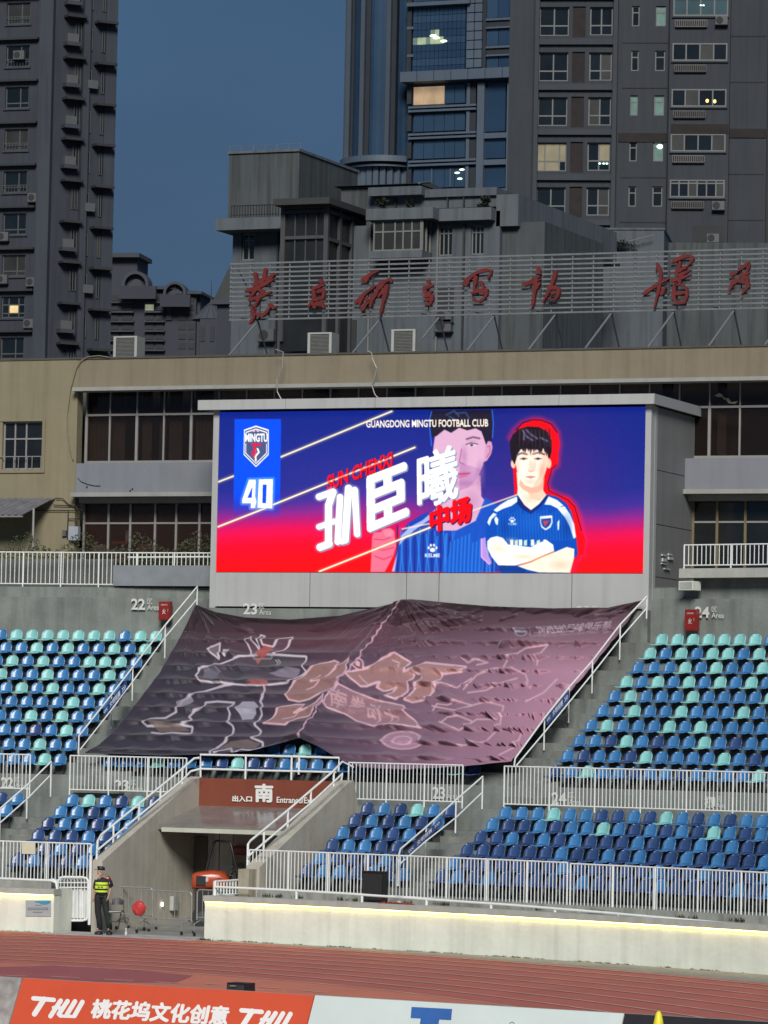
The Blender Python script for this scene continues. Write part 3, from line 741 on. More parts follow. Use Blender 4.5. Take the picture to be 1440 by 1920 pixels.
# ------------------------------------------------------------ drawing flat print into point colours
class Canvas:
    """sRGB drawing surface over a pixel window of the photograph; sampled into mesh point colours"""
    def __init__(s, x0, y0, x1, y1, ss=2):
        s.x0, s.y0, s.ss = x0, y0, ss; s.W = int((x1 - x0) * ss); s.H = int((y1 - y0) * ss)
        s.a = np.zeros((s.H, s.W, 3)); s.yy, s.xx = np.mgrid[0:s.H, 0:s.W]; s.px = s.xx / ss + x0; s.py = s.yy / ss + y0
    def _bb(s, xs, ys, pad=0):
        i0 = max(0, int((min(xs) - pad - s.x0) * s.ss)); i1 = min(s.W, int((max(xs) + pad - s.x0) * s.ss) + 2)
        j0 = max(0, int((min(ys) - pad - s.y0) * s.ss)); j1 = min(s.H, int((max(ys) + pad - s.y0) * s.ss) + 2)
        return (slice(j0, max(j0, j1)), slice(i0, max(i0, i1)))
    def put(s, b, m, col, alpha=1.):
        m = (m * alpha)[..., None]; s.a[b] = s.a[b] * (1 - m) + np.array(col) / 255. * m
    def inside(s, b, pts):
        X, Y = s.px[b], s.py[b]; r = np.zeros(X.shape, bool); n = len(pts)
        for i in range(n):
            (xa, ya), (xb, yb) = pts[i], pts[(i + 1) % n]
            if ya == yb: continue
            c = ((ya > Y) != (yb > Y)) & (X < (xb - xa) * (Y - ya) / (yb - ya) + xa); r ^= c
        return r
    def poly(s, pts, col, alpha=1.):
        b = s._bb([p[0] for p in pts], [p[1] for p in pts]); s.put(b, s.inside(b, pts).astype(float), col, alpha)
    def line(s, pts, w, col, alpha=1., soft=.5, closed=False):
        if closed: pts = list(pts) + [pts[0]]
        b = s._bb([p[0] for p in pts], [p[1] for p in pts], w + soft * 3); X, Y = s.px[b], s.py[b]; d = np.full(X.shape, 1e9)
        for (xa, ya), (xb, yb) in zip(pts[:-1], pts[1:]):
            L = max(1e-9, (xb - xa) ** 2 + (yb - ya) ** 2); t = np.clip(((X - xa) * (xb - xa) + (Y - ya) * (yb - ya)) / L, 0, 1)
            d = np.minimum(d, np.hypot(X - xa - t * (xb - xa), Y - ya - t * (yb - ya)))
        s.put(b, np.clip((w / 2 + soft - d) / max(soft, 1e-3), 0, 1), col, alpha)
    def ell(s, cx, cy, rx, ry, col, alpha=1., soft=.15, rot=0):
        b = s._bb([cx - rx - ry, cx + rx + ry], [cy - ry - rx, cy + ry + rx], 2); X, Y = s.px[b] - cx, s.py[b] - cy
        c, q = math.cos(rot), math.sin(rot); d = np.hypot((X * c + Y * q) / rx, (-X * q + Y * c) / ry)
        s.put(b, np.clip((1 - d) / soft, 0, 1), col, alpha)
    def text(s, txt, TL, TR, BL, BR, col, bold=.0, alpha=1., fat=0):
        if fat:
            for q in range(8):
                dx, dy = fat * math.cos(q * .7854), fat * math.sin(q * .7854); s.text(txt, *[(x + dx, y + dy) for x, y in (TL, TR, BL, BR)], col, bold, alpha)
            return
        v, f, _ = glyphs(txt, bold); g = bil(TL, TR, BL, BR); P2 = np.array([g(a, b) for a, b in v])
        b = s._bb(P2[:, 0], P2[:, 1]); cov = np.zeros(s.px[b].shape, bool); oj, oi = b[0].start, b[1].start
        for fc in f:
            pts = [tuple(P2[i]) for i in fc]
            bb = s._bb([p[0] for p in pts], [p[1] for p in pts])
            if bb[0].stop <= bb[0].start or bb[1].stop <= bb[1].start: continue
            m = s.inside(bb, pts); cov[bb[0].start - oj:bb[0].stop - oj, bb[1].start - oi:bb[1].stop - oi] |= m
        s.put(b, cov.astype(float), col, alpha)
    def blur(s, r):
        k = max(1, int(r * s.ss)); a = s.a
        for ax in (0, 1):
            p = np.concatenate([np.repeat(a.take([0], ax), k, ax), a, np.repeat(a.take([-1], ax), k, ax)], ax); c = np.cumsum(p, ax)
            n = a.shape[ax]; z = np.zeros_like(c.take([0], ax)); c = np.concatenate([z, c], ax)
            a = (c.take(range(2 * k + 1, 2 * k + 1 + n), ax) - c.take(range(0, n), ax)) / (2 * k + 1)
        s.a = a
    def sample(s, X, Y):
        i = np.clip((X - s.x0) * s.ss, 0, s.W - 1.001); j = np.clip((Y - s.y0) * s.ss, 0, s.H - 1.001)
        i0 = i.astype(int); j0 = j.astype(int); fi = (i - i0)[..., None]; fj = (j - j0)[..., None]
        return (s.a[j0, i0] * (1 - fi) + s.a[j0, i0 + 1] * fi) * (1 - fj) + (s.a[j0 + 1, i0] * (1 - fi) + s.a[j0 + 1, i0 + 1] * fi) * fj
def vnoise(shape, cell, seed):
    r = np.random.RandomState(seed); h, w = shape; g = r.rand(int(h / cell) + 3, int(w / cell) + 3)
    y, x = np.mgrid[0:h, 0:w] / cell; i = x.astype(int); j = y.astype(int); fx = x - i; fy = y - j; fx = fx * fx * (3 - 2 * fx); fy = fy * fy * (3 - 2 * fy)
    return (g[j, i] * (1 - fx) + g[j, i + 1] * fx) * (1 - fy) + (g[j + 1, i] * (1 - fx) + g[j + 1, i + 1] * fx) * fy
def slin(a):
    a = np.clip(a, 0, 1); return np.where(a <= .04045, a / 12.92, ((a + .055) / 1.055) ** 2.4)
def grid_mesh(name, V, colr, m, parent=None, smooth=True, thick=None, attr='print'):
    """V: (ny, nx, 3) world points; colr the same shape, linear"""
    ny, nx = V.shape[:2]; me = bpy.data.meshes.new(name); v = V.reshape(-1, 3); c = colr.reshape(-1, 3)
    idx = np.arange(ny * nx).reshape(ny, nx)
    q = np.stack([idx[:-1, :-1], idx[1:, :-1], idx[1:, 1:], idx[:-1, 1:]], -1).reshape(-1, 4)
    if thick is not None:      # a back sheet and a closed rim
        v = np.concatenate([v, v + np.array(thick)]); c = np.concatenate([c, c * .6]); n = ny * nx
        bd = np.concatenate([idx[0, :], idx[1:, -1], idx[-1, -2::-1], idx[-2:0:-1, 0]]); b2 = np.roll(bd, -1)
        rim = np.stack([bd, b2, b2 + n, bd + n], -1); q = np.concatenate([q, q[:, ::-1] + n, rim])
    M = MT[parent.name] if parent is not None else Matrix.Translation(((v[:, 0].min() + v[:, 0].max()) / 2, (v[:, 1].min() + v[:, 1].max()) / 2, v[:, 2].min()))
    Mi = np.array(M.inverted()); v = v @ Mi[:3, :3].T + Mi[:3, 3]
    me.vertices.add(len(v)); me.vertices.foreach_set('co', v.ravel().astype(np.float32))
    me.loops.add(len(q) * 4); me.loops.foreach_set('vertex_index', q.ravel().astype(np.int32))
    me.polygons.add(len(q)); me.polygons.foreach_set('loop_start', np.arange(0, len(q) * 4, 4, dtype=np.int32)); me.polygons.foreach_set('loop_total', np.full(len(q), 4, np.int32))
    if smooth: me.polygons.foreach_set('use_smooth', np.ones(len(q), bool))
    me.update(calc_edges=True)
    at = me.color_attributes.new(attr, 'FLOAT_COLOR', 'POINT'); at.data.foreach_set('color', np.concatenate([c, np.ones((len(c), 1))], 1).ravel().astype(np.float32))
    me.materials.append(m); o = bpy.data.objects.new(name, me); COL.objects.link(o)
    if parent is not None: o.parent = parent
    else: o.matrix_world = M
    MT[o.name] = M
    return o

# ------------------------------------------------------------ the led screen box
PS = Plane(406, 1, 22)          # frame along x; placed at the plane y = 115
def SPx(px, py, Y):             # pixel -> world point on the plane y = Y
    d = ray(px, py); t = Y / d[1]; return CAM + d * t
YS = 115.
scr = root('led_screen', 'large lit screen showing a player in blue, in a grey box above the stand', 'screen', (-45.05, YS, 9.6), 0)
xl, xr = SPx(397, 1000, YS)[0], SPx(1219, 1000, YS)[0]
sxl, sxr, szb, szt = -52.12, -37.96, 10.635, 15.685
def W3(mb, *a): return mb.box(*a)
DEP = 4.3
MB().box(xl, sxl - .003, YS - .06, YS + .3, 9.5, 15.75).build('frame_side', M_screenframe, scr)
MB().box(sxr + .003, xr, YS - .06, YS + .3, 9.5, 15.75).build('frame_side', M_screenframe, scr)
# base cladding in panels
xs = [xl, SPx(582, 1100, YS)[0], SPx(763, 1100, YS)[0], SPx(824, 1100, YS)[0], SPx(1073, 1100, YS)[0], xr]
for a, b in zip(xs[:-1], xs[1:]):
    MB().box(a + .012, b - .012, YS - .04, YS + .25, 9.55, szb - .02).build('cladding_panel', M_screenframe, scr)
# roof fascia with overhang
rl, rr_, rz0, rz1 = -52.74, -37.62, 15.74, 16.05
for i in range(5):
    a = rl + (rr_ - rl) * i / 5; b = rl + (rr_ - rl) * (i + 1) / 5
    MB().box(a + (.006 if i else 0), b - (.006 if i < 4 else 0), YS - .35, YS - .20, rz0, rz1).build('roof_fascia', M_screenframe, scr)
MB().box(rl + .01, rr_ - .01, YS - .20, YS + 4.9, rz0 + .02, rz1 - .01).build('roof', M_sideclad, scr)
MB().box(rr_ - .008, rr_ + .03, YS - .34, YS + 4.9, rz0, rz1).build('roof_edge', mat('roof_edge_grey', (.34, .35, .36), .6, .06, 1.), scr)
MB().box(-52.3, xr, 114.88, 116.5, 8.4, 9.49).build('plinth', M_conc, scr)
# right side cladding panels and back
zs = [9.0, 10.55, 12.15, 13.80, 15.72]
for a, b in zip(zs[:-1], zs[1:]):
    MB().box(xr - .06, xr + .004, YS + .55, YS + DEP, a + .012, b - .012).build('side_panel', M_sideclad, scr)
    MB().box(xl - .004, xl + .06, YS + .55, YS + DEP, a + .012, b - .012).build('side_panel', M_sideclad, scr)
MB().box(xr - .1, xr + .008, YS + .3, YS + .54, 9.5, 15.72).build('corner_trim', M_screenframe, scr)
MB().box(xl + .05, xr - .07, YS + .31, YS + DEP - .02, 9.0, 15.7).build('box_core', M_concdark, scr)
MB().box(xr + .005, xr + .02, YS + 1.5, YS + 2.2, 9.05, 9.95).build('vent_plate', M_concdark, scr)
# bolt box on the side

cv = Canvas(403, 758, 1217, 1080, 3)
X, Y = cv.px, cv.py
t = np.clip((Y - 766 - (X - 800) * .01) / 306, 0, 1)
wob = (vnoise(X.shape, 240, 3) - .5) * .07; t2 = np.clip(t + wob + np.where(X > 1080, .02, 0) + .05 * np.exp(-((X - 700) / 240) ** 2), 0, 1)
stops = [0, .25, .5, .6, .68, .76, .86, 1]; cols = np.array([(12, 34, 128), (18, 36, 132), (26, 40, 136), (58, 42, 146), (146, 32, 132), (226, 6, 84), (250, 0, 40), (255, 4, 14)]) / 255
for c in range(3): cv.a[..., c] = np.interp(t2, stops, cols[:, c])
gl = np.exp(-(((X - 700) / 260) ** 2 + ((Y - 900) / 90) ** 2))[..., None] * .20; cv.a = cv.a * (1 - gl) + np.array([.42, .24, .62]) * gl
gl = np.exp(-(((X - 1040) / 120) ** 2 + ((Y - 880) / 140) ** 2))[..., None] * .30; cv.a = cv.a * (1 - gl) + np.array([.50, .10, .42]) * gl
c1 = lambda L: [(380 + x / 3.130, 720 + y / 3.130) for x, y in L]
c2 = lambda L: [(800 + x / 3.273, 720 + y / 3.273) for x, y in L]
GLOW = (250, 235, 170); BW = (255, 255, 250)
def beam(L):
    cv.line(c1(L), 6.5, (190, 150, 120), .30, 3); cv.line(c1(L), 2.2, (255, 246, 205), 1, .7)
beam([(455, 430), (1110, 160)]); beam([(90, 575), (182, 540)])
# fading blue banner strip with crest and number
for i in range(40):
    y0, y1 = 786 + i * 4.6, 786 + (i + 1) * 4.6; al = 1 if i < 29 else max(0, 1 - (i - 29) / 11)
    cv.poly([(440 - i * .06, y0), (527 - i * .06, y0), (527 - i * .06, y1), (440 - i * .06, y1)], (0, 76, 250), al)
# ghost portrait in the middle (a plain young man, cropped by the lettering)
skin = (216, 170, 200); skd = (140, 92, 150)
cv.poly(c1([(1165, 880), (1200, 820), (1260, 780), (1340, 740), (1440, 720), (1600, 690), (1720, 700), (1800, 760), (1830, 860), (1860, 1103), (1125, 1103), (1130, 1000)]), (18, 66, 176), .95)
for i in range(34):
    x = 745 + i * 5.4; cv.line([(x + 6 * math.sin(i * 2.1), 985 + (i * 37 % 23)), (x, 1072)], 1.6, (44, 132, 226) if i % 3 else (12, 40, 130), .75, 1.2)
cv.poly(c1([(1140, 1000), (1165, 890), (1215, 840), (1290, 800), (1370, 730), (1340, 790), (1240, 860), (1190, 905), (1150, 950), (1128, 1100), (1110, 1100)]), (176, 190, 240), .9)
cv.poly(c2([(150, 640), (200, 560), (330, 560), (335, 690), (370, 730), (300, 840), (180, 900), (60, 900), (60, 760), (150, 700)]), skin)
cv.poly(c2([(60, 250), (200, 262), (330, 260), (370, 330), (362, 420), (345, 500), (310, 580), (262, 630), (200, 655), (120, 630), (60, 560), (40, 400)]), skin)
cv.poly(c2([(200, 480), (260, 500), (330, 520), (300, 590), (262, 632), (200, 655)]), (176, 120, 172), .6)
cv.poly(c2([(360, 380), (378, 350), (398, 356), (404, 390), (395, 430), (370, 470), (350, 480)]), (214, 150, 184)); cv.line(c2([(372, 385), (388, 380), (388, 420), (368, 450)]), 1.4, skd, .8)
cv.poly(c2([(20, 160), (408, 157), (412, 240), (408, 310), (395, 350), (378, 345), (365, 375), (350, 330), (335, 290), (300, 272), (250, 285), (200, 268), (150, 300), (110, 280), (60, 320), (30, 330), (12, 220)]), (30, 26, 48))
cv.line(c2([(30, 170), (14, 230), (22, 300), (30, 380)]), 1.6, (40, 110, 240), .9); cv.line(c2([(402, 160), (409, 240), (404, 330)]), 1.6, (40, 110, 240), .9)
for q in ([(120, 190), (170, 165), (200, 200)], [(180, 180), (240, 175), (260, 210)], [(140, 200), (170, 215)]): cv.line(c2(q), 2.4, (54, 74, 120), .8, 1)
cv.line(c2([(245, 338), (285, 326), (325, 334)]), 2.2, (92, 62, 96), .8, 1.2); cv.poly(c2([(245, 372), (270, 364), (300, 367), (313, 376), (290, 385), (260, 384)]), (226, 200, 222), .7); cv.ell(*c2([(276, 375)])[0], 3.4, 2.8, (54, 32, 62), .95, .4); cv.line(c2([(242, 371), (272, 361), (314, 369)]), 1.3, (84, 54, 90), .9, .8); cv.ell(*c2([(280, 350)])[0], 14, 4, (180, 130, 166), .5, .95)
cv.line(c2([(214, 400), (200, 480), (232, 492)]), 1.8, (160, 90, 140), .8); cv.poly(c2([(190, 548), (230, 536), (272, 545), (240, 570), (190, 580)]), (206, 96, 140), .7); cv.line(c2([(190, 552), (230, 552), (268, 547)]), 1.2, (130, 50, 96), .8); cv.ell(*c2([(300, 470)])[0], 20, 40, (226, 176, 206), .5, .95); cv.ell(*c2([(330, 560)])[0], 12, 34, (150, 96, 150), .6, .95); cv.ell(*c2([(230, 440)])[0], 9, 26, (172, 116, 164), .6, .95); cv.ell(*c2([(240, 610)])[0], 30, 8, (160, 104, 154), .5, .9); cv.ell(*c2([(280, 720)])[0], 24, 34, (190, 132, 176), .6, .95)
cv.poly(c2([(360, 695), (430, 740), (400, 860), (330, 1158), (100, 1158), (180, 900), (300, 840)]), (22, 80, 190), .92)
for i in range(14):
    x = 838 + i * 7; cv.line([(x, 1000 + (i * 17 % 20)), (x - 3, 1073)], 1.8, (40, 130, 225), .7, 1.4)
# fist
cv.poly(c1([(995, 895), (1005, 872), (1045, 868), (1060, 850), (1100, 845), (1125, 862), (1128, 905), (1136, 950), (1118, 1010), (1092, 1060), (1068, 1103), (985, 1103), (990, 1000)]), (238, 110, 140))
for q in ([(1005, 910), (1060, 915), (1100, 900)], [(1000, 960), (1060, 975), (1120, 960)], [(1010, 1010), (1060, 1030), (1110, 1010)]): cv.line(c1(q), 1.6, (196, 44, 90), .7)
cv.ell(*c1([(1090, 875)])[0], 9, 7, (246, 140, 160), .8)
# paw emblem and maker's name
def paw(cx, cy, r, col):
    cv.ell(cx, cy + r * .35, r * .62, r * .5, col)
    for dx, dy in ((-.8, -.1), (-.35, -.62), (.3, -.64), (.8, -.1)): cv.ell(cx + dx * r, cy + dy * r, r * .25, r * .33, col)
paw(811, 1028, 9, (235, 238, 250)); cv.text('KELME', (797, 1038), (825, 1038), (797, 1045), (825, 1045), (235, 238, 250), .03)
# right hand portrait: red cut-out edge, then the player with folded arms
redp = [(520, 330), (545, 285), (590, 245), (650, 224), (700, 226), (760, 250), (796, 300), (806, 370), (798, 430), (796, 490), (768, 516), (748, 560), (736, 610), (748, 652), (800, 684), (868, 708), (905, 750), (928, 810), (946, 900), (962, 960), (954, 1040), (905, 1090), (880, 1160), (700, 1160), (540, 700)]
cv.line(c2(redp[:-1]), 10, (255, 30, 90), .4, 7); cv.line(c2(redp[3:-4]), 5, (255, 0, 22), 1, 1); cv.poly(c2(redp), (255, 0, 22)); cv.line(c2([(545, 285), (590, 238), (650, 220), (700, 222), (764, 246), (800, 298)]), 1.3, (30, 4, 30))
cv.line(c2([(796, 495), (768, 520), (742, 610), (750, 655), (868, 712), (908, 754), (950, 900)]), 1.2, (60, 0, 50))
SK = (255, 236, 218); SKS = (250, 196, 170)
cv.poly(c2([(556, 676), (500, 702), (440, 738), (398, 775), (372, 822), (362, 880), (362, 930), (374, 990), (400, 1040), (450, 1130), (450, 1160), (870, 1160), (905, 1070), (928, 1050), (920, 955), (905, 860), (890, 790), (858, 730), (800, 692), (740, 676), (690, 735), (640, 775), (600, 745)]), (6, 74, 178))
for i in range(26):
    x = 430 + i * 18; cv.line(c2([(x, 760 + (i * 31 % 40)), (x + 8, 960)]), 1.1, (30, 120, 214), .5, 1)
cv.poly(c2([(520, 700), (560, 690), (600, 745), (640, 775), (690, 736), (735, 682), (748, 690), (700, 752), (640, 800), (590, 770)]), (2, 40, 120))
cv.poly(c2([(552, 540), (558, 640), (556, 676), (600, 742), (640, 774), (690, 736), (735, 680), (716, 655), (712, 560)]), SK)
cv.poly(c2([(600, 622), (660, 632), (712, 600), (716, 655), (735, 680), (690, 720), (640, 700)]), SKS, .8)
cv.ell(*c2([(532, 490)])[0], 5, 9, SKS); cv.ell(*c2([(750, 488)])[0], 5, 10, SKS)
cv.poly(c2([(545, 400), (545, 480), (556, 535), (578, 590), (606, 622), (645, 634), (690, 620), (716, 580), (733, 530), (746, 480), (746, 400), (700, 370), (600, 370)]), SK)
cv.poly(c2([(700, 400), (746, 420), (746, 480), (733, 530), (716, 580), (690, 620), (650, 632), (690, 560), (712, 480)]), SKS, .75)
cv.poly(c2([(574, 585), (606, 624), (645, 637), (692, 622), (724, 570), (716, 640), (690, 662), (640, 672), (592, 650), (566, 620)]), (232, 172, 148), .85)
cv.poly(c2([(632, 470), (645, 470), (662, 530), (640, 542), (620, 532)]), SKS, .6)
cv.poly(c2([(515, 430), (510, 352), (528, 312), (562, 278), (620, 260), (690, 264), (742, 294), (768, 350), (768, 410), (758, 452), (744, 450), (740, 412), (712, 392), (700, 418), (668, 396), (640, 404), (600, 388), (575, 404), (560, 428), (548, 470), (540, 496), (526, 470)]), (28, 18, 30))
for i, (x, l) in enumerate(((552, 40), (572, 16), (590, 22), (606, 34), (622, 18), (640, 40), (656, 24), (672, 14), (690, 38), (706, 30), (724, 26), (738, 46))): cv.poly(c2([(x - 13, 380), (x + 14, 378), (x + 3 * (-1) ** i, 400 + l)]), (30, 20, 32), .95)
for q in ([(590, 285), (610, 320), (650, 345)], [(610, 280), (640, 310), (680, 335)], [(700, 330), (740, 350)], [(600, 300), (596, 340)]): cv.line(c2(q), 2.6, (120, 112, 150), .8, 1)
for q in ([(556, 436), (582, 424), (616, 432)], [(652, 430), (690, 420), (722, 432)]): cv.line(c2(q), 2.6, (86, 60, 66), .9, .8)
for cx in (595, 683):
    cv.ell(*c2([(cx, 458)])[0], 9, 5, (232, 180, 160), .5, .8); cv.ell(*c2([(cx, 461)])[0], 5.2, 1.7, (90, 58, 60), .9, .5); cv.ell(*c2([(cx, 460)])[0], 2.2, 2., (36, 22, 28), 1, .4); cv.line(c2([(cx - 22, 460), (cx, 453), (cx + 22, 459)]), 1.0, (80, 50, 52), .9)
cv.line(c2([(622, 532), (640, 539), (656, 531)]), 1.2, (206, 140, 120), .8); cv.ell(*c2([(600, 520)])[0], 12, 14, (255, 246, 236), .6, .9); cv.ell(*c2([(706, 530)])[0], 9, 22, (224, 158, 134), .65, .95); cv.ell(*c2([(640, 600)])[0], 16, 7, (236, 184, 160), .5, .9); cv.ell(*c2([(640, 425)])[0], 26, 9, (238, 196, 176), .5, .9); cv.ell(*c2([(662, 500)])[0], 5, 18, (240, 190, 166), .7, .9); cv.ell(*c2([(560, 500)])[0], 5, 26, (244, 198, 176), .6, .9)
cv.poly(c2([(608, 569), (638, 562), (666, 568), (640, 582)]), (226, 146, 136), .8); cv.line(c2([(608, 570), (640, 572), (666, 569)]), .9, (150, 80, 78), .8)
for L in ([(555, 690), (500, 712), (450, 742), (410, 775), (430, 786), (470, 765), (520, 748), (556, 722)], [(410, 790), (384, 820), (372, 850), (385, 870), (398, 830), (430, 800)], [(425, 810), (440, 830), (436, 866), (424, 860), (415, 830)]): cv.poly(c2(L), (232, 242, 250))
for L in ([(748, 690), (800, 712), (840, 745), (800, 762), (760, 742), (722, 740)], [(800, 760), (846, 750), (880, 800), (905, 860), (916, 940), (902, 950), (880, 880), (850, 820)], [(815, 830), (812, 890), (804, 900), (802, 850)]): cv.poly(c2(L), (232, 242, 250))
paw(*c2([(525, 835)])[0], 6, (240, 244, 250)); cv.text('KELME', *c2([(500, 852), (552, 852), (500, 866), (552, 866)]), (225, 232, 245), .02)
cv.poly(c2([(694, 812), (770, 806), (772, 850), (760, 880), (730, 898), (704, 880), (696, 850)]), (235, 240, 248)); cv.poly(c2([(702, 828), (764, 822), (764, 850), (752, 872), (730, 888), (710, 872), (702, 850)]), (24, 70, 150)); cv.poly(c2([(712, 842), (756, 838), (740, 852), (726, 876), (720, 856)]), (210, 60, 70))
for i, x in enumerate((512, 540, 566, 596, 640, 676, 716)): cv.poly(c2([(x, 955 + i % 2 * 6), (x + 20, 955), (x + 20, 992), (x, 992)]), ((236, 242, 246), (190, 226, 200))[i % 2])
cv.poly(c2([(372, 965), (392, 944), (430, 934), (468, 944), (500, 985), (560, 992), (640, 1002), (700, 972), (735, 958), (776, 986), (782, 1026), (700, 1062), (620, 1095), (540, 1114), (440, 1112), (400, 1062), (374, 1010)]), (255, 248, 240))
cv.poly(c2([(560, 1118), (640, 1095), (700, 1066), (790, 1030), (860, 1000), (906, 1012), (904, 1070), (880, 1158), (690, 1156), (620, 1140)]), (255, 232, 212)); cv.line(c2([(560, 1112), (640, 1090), (700, 1062), (780, 1028)]), 1.6, (230, 130, 90), .9, 1.2); cv.poly(c2([(440, 1112), (540, 1116), (620, 1142), (600, 1156), (450, 1150)]), (12, 56, 140))
cv.poly(c2([(336, 950), (360, 940), (366, 1000), (384, 1060), (400, 1100), (384, 1108), (336, 1060)]), (196, 150, 220), .9); cv.line(c2([(336, 950), (336, 1062), (384, 1106)]), 1.5, (255, 170, 230))
for x, y, rx, ry, cc, al in ((440, 1010, 26, 14, (255, 214, 184), .7), (600, 1060, 40, 8, (246, 196, 160), .6), (520, 960, 18, 8, (240, 190, 160), .4), (820, 1110, 26, 12, (244, 186, 156), .6), (690, 990, 20, 8, (255, 252, 246), .7), (640, 850, 30, 26, (30, 110, 214), .4), (480, 880, 14, 30, (4, 50, 140), .5), (860, 880, 14, 34, (4, 44, 130), .5), (640, 700, 18, 14, (240, 190, 164), .6)): cv.ell(*c2([(x, y)])[0], rx, ry, cc, al, .95)
for q in range(26): cv.line(c2([(560 + q * 8, 268 + 14 * math.sin(q * .12)), (556 + q * 8.4 + 6 * math.sin(q * 1.7), 372 + 22 * math.sin(q * 2.3))]), .8, (70, 58, 76) if q % 3 else (14, 8, 16), .6, .6)
cv.blur(.8)
# strips of light over the picture
beam([(90, 838), (365, 730)]); beam([(415, 708), (1245, 372)]); beam([(685, 1100), (1345, 838)])
cv.line(c2([(-150, 890), (150, 830), (280, 778), (555, 680)]), 2.0, (250, 220, 190), .8, .8)
# crest
sh = [(243, 268), (313, 244), (388, 268), (388, 415), (313, 488), (240, 415)]
cv.poly(c1(sh), (250, 252, 255)); ins = lambda L, q: [(313 + (x - 313) * q, 362 + (y - 362) * q) for x, y in L]
cv.poly(c1(ins(sh, .93)), (70, 74, 130)); cv.poly(c1(ins(sh, .86)), (245, 248, 255)); cv.poly(c1(ins(sh, .80)), (72, 84, 128)); cv.poly(c1([(250, 296), (382, 296), (382, 350), (250, 350)]), (74, 88, 132))
cv.text('MINGTU', *c1([(249, 290), (381, 290), (249, 340), (381, 340)]), (255, 255, 255), .035)
cv.ell(*c1([(300, 274)])[0], 3, 2.4, (230, 190, 210)); cv.ell(*c1([(324, 274)])[0], 3, 2.4, (230, 190, 210))
cv.line(c1([(335, 352), (300, 362), (305, 385), (290, 415)]), 3.2, (230, 20, 60)); cv.line(c1([(290, 352), (338, 360)]), 2.6, (230, 20, 60)); cv.line(c1([(322, 380), (330, 400), (310, 425), (312, 450)]), 2.6, (250, 250, 255)); cv.line(c1([(310, 385), (312, 405), (300, 430)]), 2.0, (235, 60, 90))
# number 40
def blob(L, col=BW, glow=(150, 210, 255)):
    cv.line(c1(L), 5, glow, .4, 3, True); cv.poly(c1(L), col)
blob([(272, 562), (312, 562), (308, 660), (316, 690), (306, 728), (282, 728), (284, 700), (232, 700), (232, 680)]); cv.poly(c1([(288, 610), (292, 610), (288, 668), (262, 668)]), (0, 76, 250))
blob([(330, 560), (412, 558), (408, 730), (322, 726)]); cv.poly(c1([(352, 590), (376, 590), (372, 700), (350, 700)]), (0, 76, 250))
cv.text('GUANGDONG MINGTU FOOTBALL CLUB', (686, 787.5), (916, 785), (686, 802.5), (916, 800.5), (230, 170, 120), .05, .5)
cv.text('GUANGDONG MINGTU FOOTBALL CLUB', (687, 788.5), (915, 786), (687, 801.5), (915, 799.5), (255, 252, 236), .012)
# names
def tx(s_, TL, TR, BL, BR, col, bold, sh=None, d=2.5):
    if sh: cv.text(s_, *[(x + d, y + d) for x, y in (TL, TR, BL, BR)], sh, bold)
    cv.text(s_, TL, TR, BL, BR, col, bold)
tx('SUN CHENXI', (613, 892), (736, 846), (613, 921), (736, 874), (236, 8, 36), .035, (70, 0, 50), 1.5)
cv.line([(612, 905), (734, 858)], 1.6, (255, 200, 160), .8, .6)
def sun(dx, dy, col, w=1.):
    for L, ww in (([(682, 662), (765, 632)], 11.5), ([(765, 634), (738, 712), (738, 935)], 12.5), ([(682, 838), (772, 806)], 10), ([(688, 958), (742, 938)], 13), ([(806, 664), (792, 925)], 11.5), ([(856, 612), (836, 915)], 13), ([(818, 925), (838, 915)], 10), ([(892, 622), (906, 880)], 11.5)):
        cv.line([(380 + x / 3.13 + dx, 720 + y / 3.13 + dy) for x, y in L], ww * w, col, 1 if w == 1 else .3, .6 if w == 1 else 4)
sun(0, 0, (190, 200, 235), 1.25); sun(2.5, 2.5, (140, 150, 180)); sun(0, 0, BW)
for s_, q, ft in (('臣', ((691, 896), (761, 869), (692, 994), (763, 964)), 4.2), ('曦', ((783, 854), (856, 832), (784, 959), (858, 931)), 1.7)):
    cv.text(s_, *[(x + 2.5, y + 2.5) for x, y in q], (140, 150, 180), .0, fat=ft); cv.text(s_, *q, BW, .0, fat=ft)
for dd, cc in ((2, (40, 0, 70)), (0, (240, 0, 20))): cv.text('中场', (807 + dd, 954 + dd), (882 + dd, 929 + dd), (808 + dd, 1000 + dd), (882 + dd, 975 + dd), cc, .0, fat=2.6)
cv.a = np.clip(cv.a + (vnoise(X.shape, 4, 5)[..., None] - .5) * .02, 0, 1)
hard = cv.a.copy(); cv.blur(.5)
ny, nx = 316, 800
U, V_ = np.meshgrid(np.linspace(0, 1, nx), np.linspace(0, 1, ny))
WX = sxl + (sxr - sxl) * U; WZ = szt + (szb - szt) * V_
VV = np.stack([WX, np.full_like(WX, YS - .03), WZ], -1)
dd = VV - CAM; wv = dd @ _f0; PX = 720 + F * (dd @ _r) / wv; PY = 960 - F * (dd @ _u) / wv
ms = bpy.data.materials.new('led_screen_picture'); ms.use_nodes = True; tt = ms.node_tree; bs = tt.nodes['Principled BSDF']
at = N(tt, 'ShaderNodeAttribute', attribute_name='print'); bs.inputs['Base Color'].default_value = (.004, .004, .004, 1); bs.inputs['Roughness'].default_value = .5; bs.inputs['Specular IOR Level'].default_value = .1; bs.inputs['Emission Strength'].default_value = .54
tt.links.new(at.outputs['Color'], bs.inputs['Emission Color'])
MB().box(sxl - .001, sxr + .001, YS - .0, YS + .28, szb - .001, szt + .001).build('screen_housing', M_black, scr)
grid_mesh('screen_picture', VV, slin(cv.sample(PX, PY)), ms, scr, smooth=False)

